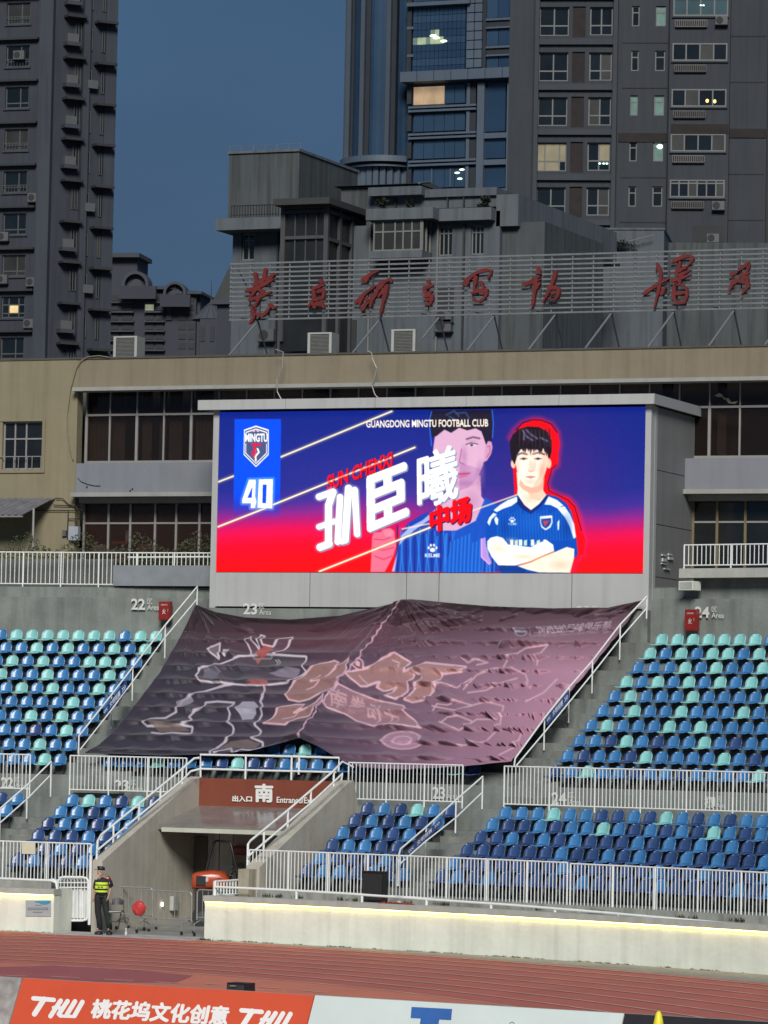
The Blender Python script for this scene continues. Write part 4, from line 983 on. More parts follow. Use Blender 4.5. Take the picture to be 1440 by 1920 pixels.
# ------------------------------------------------------------ banner draped over the middle block
bn = Canvas(130, 1105, 1230, 1460, 2)
X, Y = bn.px, bn.py
u = (X - 160) / 1040; v = (Y - 1125) / 310
nzs = (vnoise(X.shape, 120, 11) - .5)
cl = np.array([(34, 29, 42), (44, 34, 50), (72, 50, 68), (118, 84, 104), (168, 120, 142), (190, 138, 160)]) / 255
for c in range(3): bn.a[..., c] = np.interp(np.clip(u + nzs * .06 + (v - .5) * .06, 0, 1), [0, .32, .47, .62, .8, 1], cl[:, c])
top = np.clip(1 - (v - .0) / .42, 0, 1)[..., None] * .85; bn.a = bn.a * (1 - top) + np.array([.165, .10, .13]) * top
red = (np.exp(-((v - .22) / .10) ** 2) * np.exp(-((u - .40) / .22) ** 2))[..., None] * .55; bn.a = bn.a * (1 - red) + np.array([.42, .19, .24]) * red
LT = (196, 184, 192); PK = (214, 172, 180); PE = (190, 138, 122)
def b1(L): return [(340 + x / 4.5, 1160 + y / 4.5) for x, y in L]
def b2(L): return [(520 + x / 4.0, 1180 + y / 4.0) for x, y in L]
# loose angular shards and an outlined blot (plain stand-in artwork)
for L, fc in (([(205, 245), (312, 198), (303, 333)], (150, 140, 146)), ([(342, 255), (392, 260), (352, 305)], (120, 104, 116)),
              ([(535, 180), (580, 150), (640, 250), (655, 130), (690, 140), (680, 215), (760, 230), (830, 170), (925, 150), (940, 175), (850, 260), (740, 330), (600, 330)], (92, 62, 78)),
              ([(105, 470), (150, 420), (300, 380), (480, 310), (640, 300), (860, 310), (1060, 322), (1030, 390), (1055, 450), (900, 540), (640, 560), (420, 545), (160, 525)], (64, 58, 70))):
    bn.poly(b1(L), fc, .55); bn.line(b1(L), 2.4, LT, 1, .8, True)
bn.poly(b1([(610, 270), (700, 220), (770, 250), (730, 300), (660, 330)]), (190, 70, 60), .75); bn.poly(b1([(600, 320), (660, 340), (630, 380)]), (190, 100, 70), .75); bn.poly(b1([(540, 530), (640, 510), (740, 520), (720, 556), (600, 556)]), (170, 84, 78), .7)
bn.poly(b1([(180, 430), (290, 390), (330, 440), (260, 500), (170, 490)]), (112, 106, 120), .8); bn.poly(b1([(720, 450), (900, 410), (1010, 430), (960, 500), (800, 480)]), (140, 128, 142), .8); bn.poly(b1([(450, 490), (640, 480), (600, 520), (470, 515)]), (40, 66, 62)); bn.poly(b1([(640, 360), (900, 330), (820, 400), (700, 410)]), (54, 58, 60))
for L in ([(420, 545), (300, 570), (170, 610), (70, 640), (-10, 690), (-60, 780), (-150, 830), (-280, 840), (-330, 870), (-300, 900), (-170, 900), (0, 895), (80, 905), (70, 965), (-40, 960), (-180, 965), (-260, 955)],
          [(0, 890), (75, 850), (50, 820), (100, 770), (180, 750), (190, 700), (290, 690), (430, 700), (400, 760), (380, 860), (430, 900), (415, 980), (370, 1020), (260, 1100), (245, 1140)],
          [(690, 570), (705, 640), (650, 690), (690, 750), (640, 850), (620, 900), (655, 940), (650, 985), (600, 1010), (680, 1040), (670, 1090), (610, 1115), (500, 1100), (450, 1140), (400, 1085), (280, 1130)]):
    bn.line(b1(L), 3.2, LT, .9, .9)
bn.poly(b1([(-60, 690), (70, 640), (90, 690), (10, 740), (-50, 750)]), (150, 146, 156), .8); bn.poly(b1([(450, 740), (500, 690), (600, 690), (645, 740), (590, 840), (500, 850)]), (164, 160, 172), .9); bn.poly(b1([(-280, 860), (-100, 870), (0, 900), (60, 940), (-200, 950)]), (110, 92, 82), .8); bn.poly(b1([(280, 1100), (400, 1030), (560, 1020), (660, 1050), (600, 1090), (420, 1080)]), (112, 96, 88), .8)
bn.line(b1([(780, 340), (800, 360), (790, 385)]), 1.5, LT, .8); bn.line(b1([(805, 340), (825, 360), (815, 385)]), 1.5, LT, .8)
# big peach letters G M T
for L in ([(885, 640), (900, 580), (990, 520), (1060, 450), (1180, 390), (1300, 358), (1345, 380), (1340, 430), (1240, 500), (1440, 345), (1440, 460), (1330, 600), (1220, 650), (1100, 690), (990, 700), (900, 680)],
          [(800, 800), (850, 745), (960, 725), (1050, 730), (1045, 770), (960, 800), (1100, 770), (1250, 660), (1230, 720), (1100, 840), (1000, 850), (900, 905), (800, 895), (700, 885), (760, 840)]):
    bn.poly(b1(L), PE, .62); bn.line(b1(L), 2.6, PK, .95, .8, True)
bn.line(b1([(1180, 480), (1110, 540), (1200, 530), (1130, 580), (1060, 600)]), 2, PK, .9); bn.line(b1([(860, 850), (960, 830), (1010, 790)]), 1.6, PK, .8)
for L in ([(555, 350), (700, 300), (870, 190), (900, 185), (995, 245), (950, 320), (1030, 290), (1000, 370), (960, 460), (880, 520), (820, 500), (880, 430), (790, 460), (755, 440), (780, 400), (690, 440), (650, 440)],
          [(1030, 290), (1100, 240), (1400, 272), (1370, 310), (1230, 330), (1190, 420), (1100, 520), (1000, 540), (940, 520), (1000, 460), (1090, 340), (1020, 320)]):
    bn.poly(b2(L), PE, .62); bn.line(b2(L), 2.8, PK, .95, .9, True)
bn.line(b2([(870, 235), (915, 250), (925, 290)]), 2.2, PK, .8); bn.line(b2([(640, 360), (700, 420)]), 2, PK, .7)
bn.ell(*b2([(648, 280)])[0], 10, 12, PK); bn.ell(*b2([(648, 280)])[0], 7.5, 9, (110, 66, 84)); bn.ell(*b2([(648, 280)])[0], 4, 5, PK)
# lower line of blocky characters in a curved band
def band(tt): return (650 - 12 + tt * 110, 1297 + tt * 46 + 10 * tt * tt)
L = [(385, 560), (440, 500), (500, 430), (600, 480), (740, 530), (930, 565), (980, 640), (1080, 740), (900, 720), (800, 700), (720, 725), (600, 690), (520, 640), (420, 610)]
bn.poly(b2(L), (160, 116, 124), .75); bn.line(b2(L), 2.2, PK, .9, .8, True)
for q, ch in enumerate('南拳动力'):
    x, y = 632 + q * 30, 1294 + q * 11.; bn.text(ch, (x, y), (x + 26, y + 8), (x - 4, y + 34), (x + 22, y + 42), (196, 156, 160), .02, .8)
for L in ([(1140, 470), (1160, 420), (1230, 400), (1330, 430), (1440, 360)], [(1150, 600), (1180, 550), (1260, 560), (1330, 530), (1440, 560)], [(1210, 690), (1260, 650), (1340, 640), (1440, 680)]): bn.line(b2(L), 2.2, PK, .8, .9)
for cx, cy, rx, ry in ((925, 825, 165, 72),): 
    for rr2, cc in ((1, PK), (.86, (150, 110, 136)), (.5, PK), (.4, (160, 118, 142))): bn.ell(*b2([(cx, cy)])[0], rx / 4 * rr2, ry / 4 * rr2, cc, .8, .05)
b3 = lambda L: [(640 + x / 2.4, 1080 + y / 2.4) for x, y in L]
for L in ([(720, 405), (740, 370), (820, 320), (920, 305), (880, 350), (870, 395)], [(540, 505), (600, 440), (680, 410), (760, 408), (820, 440), (840, 500)], [(560, 520), (640, 510), (700, 480), (780, 455)], [(400, 580), (500, 600), (640, 560), (720, 580), (700, 680), (640, 740), (520, 760)],
          [(530, 360), (560, 385), (600, 370), (650, 385), (600, 395)], [(430, 650), (520, 690), (600, 640), (690, 640)], [(820, 560), (900, 520), (960, 460)], [(700, 800), (780, 760), (800, 700)]):
    bn.line(b3(L), 2.4, PK, .75, 1)
bn.text('广东铭途足球俱乐部', (992, 1174), (1144, 1161), (988, 1190), (1140, 1177), (176, 164, 176), .01, .95)
bn.text('GUANGDONG MINGTU FOOTBALL CLUB', (990, 1190.5), (1140, 1179), (988, 1194.5), (1138, 1183.5), (170, 158, 170), .0, .8)
bn.ell(973, 1183, 12.5, 8.5, (150, 138, 152)); bn.ell(973, 1183, 10, 6.5, (74, 56, 74)); bn.line([(965, 1182), (981, 1182)], 3, (150, 138, 152))
bn.line([(772, 1127), (690, 1232), (640, 1292), (565, 1385)], 2.0, (216, 170, 192), .85, .6)  # painted highlight: pale line along the ridge of the fold
bn.blur(.5)
def pl(pts, t):
    a = np.array(pts, float); d = np.r_[0, np.cumsum(np.hypot(*np.diff(a, axis=0).T))]; d /= d[-1]
    return np.interp(t, d, a[:, 0]), np.interp(t, d, a[:, 1])
nx, ny = 620, 230
U, V_ = np.meshgrid(np.linspace(0, 1, nx), np.linspace(0, 1, ny))
Tt = [(368, 1134), (405, 1148), (460, 1158), (545, 1162), (640, 1155), (720, 1137), (772, 1125), (830, 1130), (920, 1137), (1040, 1141), (1140, 1140), (1206, 1126)]
Bb = [(160, 1412), (240, 1415), (300, 1417), (400, 1415), (470, 1408), (520, 1396), (565, 1385), (598, 1400), (640, 1425), (680, 1440), (760, 1443), (860, 1437), (960, 1428)]
Ll = [(368, 1134), (338, 1196), (300, 1262), (262, 1312), (215, 1372), (185, 1398), (160, 1412)]
Rr = [(1206, 1126), (1160, 1188), (1104, 1258), (1040, 1330), (990, 1390), (960, 1428)]
tx_, ty_ = pl(Tt, U); bx_, by_ = pl(Bb, U); lx_, ly_ = pl(Ll, V_); rx_, ry_ = pl(Rr, V_)
PX = tx_ * (1 - V_) + bx_ * V_ + (1 - U) * lx_ + U * rx_ - ((1 - U) * (1 - V_) * Tt[0][0] + U * (1 - V_) * Tt[-1][0] + (1 - U) * V_ * Bb[0][0] + U * V_ * Bb[-1][0])
PY = ty_ * (1 - V_) + by_ * V_ + (1 - U) * ly_ + U * ry_ - ((1 - U) * (1 - V_) * Tt[0][1] + U * (1 - V_) * Tt[-1][1] + (1 - U) * V_ * Bb[0][1] + U * V_ * Bb[-1][1])
# drape: lay the sheet on the backs of the seats
kk = np.full_like(PX, 13.); s = np.full_like(PX, -44.); z = np.full_like(PX, 7.)
def Sv(s, k):
    t = np.clip(s + 39, -24, 20); y = 97.02 - .245 * (s + 39) - .0095 * t * t; d = -.245 - .019 * t; n = np.hypot(1, d)
    return s - k * d / n, y + k / n, d, n
for it in range(30):
    wx, wy, d, n = Sv(s, kk)
    D = np.stack([wx, wy, z], -1) - CAM; w = D @ _f0; ix = 720 + F * (D @ _r) / w; iy = 960 - F * (D @ _u) / w
    s = s + (PX - ix) * w / F / np.cos(np.arctan(d) + TH); z = z - (PY - iy) * w / F
    if it % 3 == 2: kk = np.clip((z - 5.02) / .5445 + 9.3, 8.6, np.minimum(17.7, (114.70 - (wy - kk / n)) * n))
def corner(cx, cy, freq, amp, fall, sd=0):
    a = np.arctan2(PY - cy, (PX - cx) + 1e-6); r = np.hypot(PX - cx, PY - cy)
    return amp * np.sin(a * freq + sd + 1.4 * np.sin(a * freq * .37 + sd)) * np.exp(-r / fall) * np.clip(r / 30, 0, 1)
row = ((kk - 9.25) / .8) % 1.0
ridge = np.minimum.reduce([np.hypot(PX - (772 + (640 - 772) * q), PY - (1127 + (1292 - 1127) * q)) for q in np.linspace(0, 1, 14)] + [np.hypot(PX - (640 + (565 - 640) * q), PY - (1292 + (1385 - 1292) * q)) for q in np.linspace(0, 1, 10)])
left = np.clip((690 - PX) / 120 + (1200 - PY) / 400, 0, 1)
smoothz = 1 - np.exp(-(((PX - 700) / 75) ** 2 + ((PY - 1180) / 70) ** 2))
n1 = vnoise(PX.shape, 26, 21) - .5; n2 = vnoise(PX.shape, 9, 22) - .5; n3 = vnoise(PX.shape, 60, 23) - .5
# fine crinkles drawn out along the pull of the lower right corner
ang = np.arctan2(PY - 1436, PX - 985); rad = np.hypot(PX - 985, PY - 1436)
crk = np.sin(ang * 46 + 5 * n1 + 3 * n3) * np.exp(-((rad - 160) / 190) ** 2)
crk2 = np.sin(np.arctan2(PY - 1120, PX - 1225) * 60 + 6 * n3 + 3 * n1) * np.exp(-np.hypot(PX - 1225, PY - 1120) / 210)
sag = np.sin(row * math.pi) ** 1.0
h = -(.25 + .12 * np.clip((PX - 700) / 200, 0, 1)) * sag * smoothz * (.55 + .45 * np.clip(ridge / 90, 0, 1)) + .46 * np.exp(-ridge / 40)
h += corner(1206, 1126, 38, .10, 260, .4) + corner(960, 1430, 26, .10, 230, 1.1) + corner(772, 1127, 22, .05, 150, 2.) + corner(368, 1134, 15, .11, 150, .7)
h += .02 * crk * (PX > 600) + left * .05 * np.sin(PX / 9 + n3 * 9 + (PY - 1150) / 26) * np.clip((430 - PX) / 80, 0, 1) + .03 * n1
h += .05 * np.sin((PY + .42 * PX) / 7.5 + n3 * 10) * np.clip((PX - 600) / 160, 0, 1) * np.clip((PY - 1290) / 60, 0, 1)
def lat(A, B, seed):
    g = np.random.RandomState(seed).rand(257, 257) - .5; i = np.floor(A).astype(int); j = np.floor(B).astype(int); fa = A - i; fb = B - j; fa = fa * fa * (3 - 2 * fa); fb = fb * fb * (3 - 2 * fb); i %= 256; j %= 256
    return (g[i, j] * (1 - fa) + g[i + 1, j] * fa) * (1 - fb) + (g[i, j + 1] * (1 - fa) + g[i + 1, j + 1] * fa) * fb
def rays(cx, cy, f1, f2, l1, fall, amp, sd, x_fall=1.):
    a = np.arctan2(PY - cy, PX - cx + 1e-6) + 4; r = np.hypot(PX - cx, PY - cy) + 1
    a = a + .05 * lat(r / 40, a * 6, sd + 3)
    return amp * (lat(a * f1, np.log(r) * l1, sd) + .55 * lat(a * f2, np.log(r) * l1 * 1.4, sd + 1)) * np.exp(-r / fall) * np.clip(r / 60, 0, 1)
rt_ = np.clip((PX - 640) / 140, 0, 1)
h += rays(1230, 1112, 20, 44, 1.6, 420, .40, 31) * rt_ + rays(975, 1440, 14, 34, 1.5, 300, .46, 41) * rt_ + rays(360, 1120, 12, 26, 1.6, 170, .32, 51) + rays(772, 1120, 14, 34, 2., 200, .16, 61)
h += rt_ * np.clip((1400 - PY) / 60, 0, 1) * (.15 * lat((PX * .93 - PY * .37) / 95 + 40, (PX * .37 + PY * .93) / 11 + 3 * lat(PX / 90, PY / 60, 75), 71) + .15 * lat((PX * .96 - PY * .28) / 50 + 20, (PX * .28 + PY * .96) / 5.5 + 7, 73)) + rt_ * np.clip((PY - 1300) / 60, 0, 1) * .24 * lat((PX * .88 + PY * .47) / 80 + 40, (-PX * .47 + PY * .88) / 9 + 90, 74) + .04 * lat(PX / 90 + 3, PY / 9 + 5, 72)
edge_ = np.clip(np.minimum.reduce([U, 1 - U, V_, 1 - V_]) * 30, 0, 1); h = np.maximum(h * (.12 + .88 * edge_), -.20) + .07
wx, wy, d, n = Sv(s, kk)
nk = np.stack([-d / n, 1 / n, 0 * d], -1)       # away from the pitch
off = (-nk * 1.0 + np.array([0, 0, .22])) * h[..., None]
VB = np.stack([wx, wy, z], -1) + off
mb_ = bpy.data.materials.new('banner_cloth_print'); mb_.use_nodes = True; tt = mb_.node_tree; bs = tt.nodes['Principled BSDF']
at = N(tt, 'ShaderNodeAttribute', attribute_name='print'); tt.links.new(at.outputs['Color'], bs.inputs['Base Color']); bs.inputs['Roughness'].default_value = .6; bs.inputs['Sheen Weight'].default_value = .25
nn = N(tt, 'ShaderNodeTexNoise'); nn.inputs['Scale'].default_value = 5; nn.inputs['Detail'].default_value = 5; bp = N(tt, 'ShaderNodeBump'); bp.inputs['Strength'].default_value = .35; bp.inputs['Distance'].default_value = .04
tt.links.new(nn.outputs['Fac'], bp.inputs['Height']); tt.links.new(bp.outputs[0], bs.inputs['Normal'])
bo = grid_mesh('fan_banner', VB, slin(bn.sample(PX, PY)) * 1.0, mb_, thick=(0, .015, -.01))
bo['label'] = 'huge crumpled dark and pink printed banner draped over the middle seat block'; bo['category'] = 'banner'
# ------------------------------------------------------------ stadium building behind the stand
def R2(x0, y0, x1, y1, Y):
    xm, ym = (x0 + x1) / 2, (y0 + y1) / 2
    return SPx(x0, ym, Y)[0], SPx(x1, ym, Y)[0], SPx(xm, y1, Y)[2], SPx(xm, y0, Y)[2]
def zat(x, y, Y): return SPx(x, y, Y)[2]
def xat(x, y, Y): return SPx(x, y, Y)[0]
def glassmat(name, tint, mixv, rough=.08):
    mt = bpy.data.materials.new(name); mt.use_nodes = True; t = mt.node_tree; b = t.nodes['Principled BSDF']; o = t.nodes['Material Output']
    b.inputs['Base Color'].default_value = (*tint, 1); b.inputs['Roughness'].default_value = rough; b.inputs['Specular IOR Level'].default_value = .5
    tr = N(t, 'ShaderNodeBsdfTransparent'); tr.inputs[0].default_value = (.8, .76, .74, 1)
    mx = N(t, 'ShaderNodeMixShader'); mx.inputs[0].default_value = mixv
    t.links.new(b.outputs[0], mx.inputs[1]); t.links.new(tr.outputs[0], mx.inputs[2]); t.links.new(mx.outputs[0], o.inputs[0]); MATS[name] = mt
    return mt
M_gclear = glassmat('tinted_window_glass', (.022, .016, .014), .55)
YF, YG = 118.6, 119.35
bld = root('stadium_building', 'low tan building with brown windows and a pale band behind the lit screen', 'building', (-45, YF, 9), 0)
zt = zat(420, 669, YF); zd = zat(420, 722, YF); XL0 = -75.; XR0 = -14.
xs0 = xat(146, 700, YF)
MB().box(xs0, XR0, YF, YF + .5, zd, zt).build('fascia', M_tan, bld)
MB().box(xs0 - .05, XR0, YF - .04, YF + .7, zt + .001, zt + .06).build('roof_coping', mat('dark_coping', (.07, .065, .055), .8, .2, 2.), bld)
MB().box(xs0 - .03, XR0, YF - .35, YF + .3, zd - .15, zd - .03).build('drip_ledge', M_ledge, bld)
zw1, zw0 = zat(300, 731, YG), zat(300, 866, YG); ztr = zat(300, 777, YG)
xw0 = xat(163, 800, YG)
# left rendered wall with an opening for its window
wx0, wx1, wz0, wz1 = R2(4, 790, 79, 880, YF)
lw = MB(); xw = xw0
za, zb = 9.0, zt
lw.box(XL0, wx0, YF, YF + .4, za, zb).box(wx1, xw, YF, YF + .4, za, zd - .16).box(wx1, xs0 - .001, YF, YF + .4, zd - .16, zb).box(wx0, wx1, YF, YF + .4, za, wz0).box(wx0, wx1, YF, YF + .4, wz1, zb)
lw.build('rendered_wall', M_yellow, bld)
MB().box(XL0, xs0, YF - .03, YF + .6, zb + .001, zb + .07).build('roof_coping', MATS['dark_coping'], bld)
def window(par, x0, x1, z0, z1, Y, cols, rows, fm, gm, fw=.05, dep=.08, thick=None, name='window', glass_in=.03):
    """frame of bars with separate panes; cols/rows are fractions of the bar positions"""
    mb = MB(); cs = [0] + list(cols) + [1]; rs = [0] + list(rows) + [1]
    X_ = [x0 + (x1 - x0) * c for c in cs]; Z_ = [z0 + (z1 - z0) * r for r in rs]
    mb.box(x0, x1, Y, Y + dep, z0, z0 + fw).box(x0, x1, Y, Y + dep, z1 - fw, z1)
    mb.box(x0, x0 + fw, Y + .002, Y + dep, z0 + fw, z1 - fw).box(x1 - fw, x1, Y + .002, Y + dep, z0 + fw, z1 - fw)
    for x in X_[1:-1]: mb.box(x - fw / 2, x + fw / 2, Y + .004, Y + dep - .01, z0 + fw, z1 - fw)
    for z in Z_[1:-1]: mb.box(x0 + fw, x1 - fw, Y + .006, Y + dep - .01, z - fw / 2, z + fw / 2)
    w = mb.build(name, fm, par, local=False)
    for i in range(len(X_) - 1):
        for j in range(len(Z_) - 1):
            g_ = gm(i, j) if callable(gm) else gm
            MB().box(X_[i] + .005, X_[i + 1] - .005, Y + glass_in + .01, Y + glass_in + .02, Z_[j] + .005, Z_[j + 1] - .005).build('pane', g_, w)
    return w
w = window(bld, wx0, wx1, wz0, wz1, YF + .12, [.28, .56], [.64], M_alu, M_glassdark, .05)
MB().box(wx0 - .12, wx1 + .12, YF - .05, YF + .02, wz0 - .12, wz0 - .002).box(wx1 + .001, wx1 + .12, YF - .03, YF + .02, wz0, wz1 + .08).box(wx0 - .12, wx1, YF - .03, YF + .02, wz1, wz1 + .08).build('window_surround', M_yellow, bld)
rb = MB(); rb.tube([(wx0 - .05, YF - .06, wz0 + .42), (wx1, YF - .06, wz0 + .42)], .018)
for i in range(6): rb.tube([(wx0 + (.1 + .17 * i + .05 * (i % 2)) * (wx1 - wx0), YF - .06, wz0 - .02), (wx0 + (.1 + .17 * i + .05 * (i % 2)) * (wx1 - wx0), YF - .06, wz0 + .42)], .014, 5)
rb.build('window_guard', M_alu, bld)
# upper ribbon window
pit = (xat(1388.6, 740, YG) - xat(163 + 45, 750, YG)) / 22.
mull = [xat(208, 750, YG) + pit * i for i in range(-1, 30)]; mull[0] = xw0
z_head = zw1
MB().box(xw0 - .4, XR0, YG + 1.6, YG + 1.7, 9, zt - .1).build('room_back_wall', mat('room_back_wall_brown', (.045, .035, .03), .9, .3, .6), bld)
MB().box(xw0 - .2, XR0, YG + .3, YG + 1.6, zw0 - .5, zw0 - .25).build('floor_slab', M_concdark, bld)
MB().box(xw0 - .02, XR0, YG - .06, YG + .12, ztr - .035, ztr + .035).build('transom', M_alu, bld)
MB().box(xw0 - .02, XR0, YG - .10, YG + .12, zw0 - .06, zw0 + .04).build('window_sill', M_alu, bld)
for i, x in enumerate(mull[:-1]):
    th = .045 if i % 2 == 0 else .028
    if x > XR0: break
    MB().box(x - th, x + th, YG - .05, YG + .10, zw0 + .041, ztr - .036).build('mullion', M_alu, bld)
    MB().box(x - .022, x + .022, YG - .05, YG + .10, ztr + .036, zw1 + .1).build('mullion', M_alu, bld)
    x2 = mull[i + 1]
    MB().box(x + .03, x2 - .03, YG, YG + .012, ztr + .03, zw1 + .1).build('upper_pane', M_gclear, bld)
    MB().box(x + .03, x2 - .03, YG, YG + .012, zw0 + .03, ztr - .03).build('lower_pane', M_gclear, bld)
for (xa, xb, ya) in ((165, 207, 734), (212, 235, 734), (268, 285, 734), (300, 312, 734), (318, 342, 734), (366, 400, 734), (1240, 1262, 720), (1345, 1362, 720)):
    x0_, x1_ = xat(xa, 800, YG + .25), xat(xb, 800, YG + .25); mb = MB(); n = 24; pts = []; fs = []
    for i in range(n + 1):
        q = i / n; pts += [(x0_ + (x1_ - x0_) * q, YG + .25 + .03 * math.sin(q * 34 + xa), zw0), (x0_ + (x1_ - x0_) * q, YG + .25 + .03 * math.sin(q * 34 + xa), zw1)]
        if i: fs.append((2 * i - 2, 2 * i, 2 * i + 1, 2 * i - 1))
    mb.add(pts, fs); mb.build('curtain', M_curtain, bld, smooth=True)
# glue remains of a removed poster on two upper panes
mp_ = mat('old_poster_paper', (.40, .39, .30), .9, .2, 4.); mb = MB()
for L in ([(1340, 741), (1349, 737), (1356, 741), (1352, 745), (1342, 743)], [(1352, 742), (1362, 747), (1358, 750)], [(1359, 747), (1366, 746), (1371, 754), (1384, 752), (1378, 757), (1366, 756)]):
    mb.add([tuple(SPx(x, y, YG - .012)) for x, y in L], [tuple(range(len(L)))[::-1]])
mb.build('paper_remains', mp_, bld)
# pale spandrel band, ledge and beam
xs1 = xat(142, 900, 118.35)
sz1, sz0 = zat(300, 867.5, 118.35), zat(300, 923, 118.35)
MB().box(xs1, XR0, 118.35, 118.9, sz0, sz1).build('pale_band', M_band, bld)
MB().box(xs1 - .12, XR0, 118.2, 118.9, sz0 - .14, sz0 - .003).build('band_ledge', M_ledge, bld)
zb1, zb0 = sz0 - .143, zat(300, 943, 118.8)
MB().box(xs1 - .05, XR0, 118.7, 119.1, zb0, zb1).build('beam', M_ledge, bld)
mb = MB(); mb.tube([tuple(SPx(x, y, 118.33)) for x, y in [(146, 896), (152, 903), (164, 908), (178, 911), (188, 911)]], .012, 5); mb.build('loose_cable', M_black, bld)
for x, y in ((163, 913), (244, 920), (248, 917)): MB().ball(tuple(SPx(x, y, 118.33)), .03, .01, .035, 8, 5).build('bracket_hole', M_black, bld)
# lower glazing: brown junk-filled shop front at left, dark office at right
YL = 119.2; lz0, lz1 = 9.6, zb0
M_glred = glassmat('dusty_red_brown_glass', (.05, .028, .022), .62, .2)
xl0 = xat(158, 990, YL)
mm = [158, 204, 245, 291.5, 331, 374.6, 420]
lzt = zat(300, 981, YL)
MB().box(xl0, XR0, YL - .04, YL + .08, lzt - .03, lzt + .03).build('transom', M_alu, bld)
for i, x in enumerate(mm[:-1]):
    a, b = xat(x, 990, YL), xat(mm[i + 1], 990, YL)
    MB().box(a - .035, a + .035, YL - .05, YL + .09, lz0, lz1).build('mullion', M_alu, bld)
    MB().box(a + .036, b - .036, YL, YL + .012, lz0, lzt - .031).build('lower_pane', M_glred, bld)
    MB().box(a + .036, b - .036, YL, YL + .012, lzt + .031, lz1).build('upper_pane', M_glred, bld)
junk = [mat('stored_orange_fabric', (.50, .16, .06), .9, .3, 3.), mat('stored_cardboard', (.34, .24, .16), .9, .3, 3.), mat('stored_white_board', (.55, .53, .48), .9, .2, 3.), mat('stored_grey_cloth', (.10, .10, .09), .9, .3, 3.)]
for i in range(44):
    x = xl0 + .2 + rnd.random() * 3.6; z = 9.8 + rnd.random() * 2.0; w = .15 + rnd.random() * .45
    mb = MB(); mb.box(x, x + w, YL + .2 + .05 * i % .5, YL + .32 + .05 * i % .5, z, z + .08 + rnd.random() * .5); mb.build('stored_item', junk[i % 4], bld)
for x in (1300, 1345, 1398, 1450):
    a = xat(x, 990, YL); MB().box(a - .04, a + .04, YL - .05, YL + .09, lz0, lz1).build('mullion', mat('ochre_post', (.16, .13, .06), .6), bld)
for xa, xb in ((1300, 1345), (1345, 1398), (1398, 1450), (1450, 1500)):
    MB().box(xat(xa, 990, YL) + .041, xat(xb, 990, YL) - .041, YL, YL + .012, lz0, lz1).build('office_pane', M_glassdark, bld)
MB().box(-76, XR0, YL + 1.9, YL + 2.0, 8.9, zt - .2).build('back_wall', M_concdark, bld)
MB().box(-76, XR0, YL + 2.0, YL + 12, 8.9, zt - .25).build('rear_volume', M_concdark, bld)
# awning, pipes and meter box on the left wall
aw = root('awning', 'lean-to corrugated canopy on the rendered wall at the left edge', 'canopy', tuple(SPx(40, 968, 117.6)), 0)
mb = MB(); xa, xb = xat(-60, 940, 118.5), xat(103, 940, 118.5); zA, zB = zat(50, 934, 118.5), zat(50, 966, 117.2); n = 40; pts = []; fs = []
for i in range(n + 1):
    x = xa + (xb - xa) * i / n; dz = .03 * math.sin(i * 2.1)
    pts += [(x, 118.55, zA + dz), (x - .5, 117.2, zB + dz)]
    if i: fs.append((2 * i - 2, 2 * i - 1, 2 * i + 1, 2 * i))
mb.add(pts, fs).build('corrugated_sheet', mat('grey_corrugated_sheet', (.13, .13, .14), .6, .2, 1.5, .2, streak=.3), aw)
MB().tube([(xa, 117.22, zB - .04), (xb - .52, 117.22, zB - .04)], .03).build('front_beam', M_alu, aw)
MB().tube([(xat(62, 1000, 117.6), 117.6, 9.6), (xat(62, 1000, 117.6), 117.6, zB + .25)], .04).build('post', M_alu, aw)
mb = MB()
for L in ([(104, 934), (118, 935), (128, 945), (150, 955), (158, 957)], [(100, 947), (150, 949)], [(60, 957), (158, 957)], [(128, 957), (126, 1010)], [(128, 973), (158, 973)], [(144, 985), (144, 975)]):
    mb.tube([tuple(SPx(x, y, 118.52)) for x, y in L], .016, 5)
o = mb.build('wall_pipes', M_black); o['label'] = 'thin dark pipes and cables running over the rendered wall beside the awning'; o['category'] = 'pipes'; 
x0_, x1_, z0_, z1_ = R2(129, 987, 147, 1013, 118.45); o = MB().box(x0_, x1_, 118.42, 118.59, z0_, z1_).build('meter_box', mat('pale_blue_box', (.34, .36, .42), .6, .1, 3.)); o['label'] = 'small pale meter box on the rendered wall beside the brown windows'; o['category'] = 'box'
x0_, x1_, z0_, z1_ = R2(115, 994, 122, 1005, 118.45); o = MB().box(x0_, x1_, 118.50, 118.59, z0_, z1_).build('switch_box', M_concdark); o['label'] = 'tiny grey switch box left of the pale meter box'; o['category'] = 'box'
# planting along the foot of the wall
mb = MB(); 
for i in range(4200):
    x = -62 + rnd.random() * 9.2; z = 11.0 + rnd.random() ** 2 * (.75 + .3 * math.sin(x * 3)); y = 117.4 + rnd.random() * .3; a = rnd.random() * 6.28; l = .03 + rnd.random() * .05
    mb.add([(x, y, z), (x + l * math.cos(a), y + .02, z + l * math.sin(a)), (x + l * math.cos(a + 1.2), y - .02, z + l * math.sin(a + 1.2))], [(0, 1, 2)])
o = mb.build('creeping_plants', mat('dusty_leaves', (.05, .06, .025), .8, .4, 4.), kind='stuff'); o['label'] = 'low dusty creeping plants along the foot of the rendered wall'; o['category'] = 'plants'
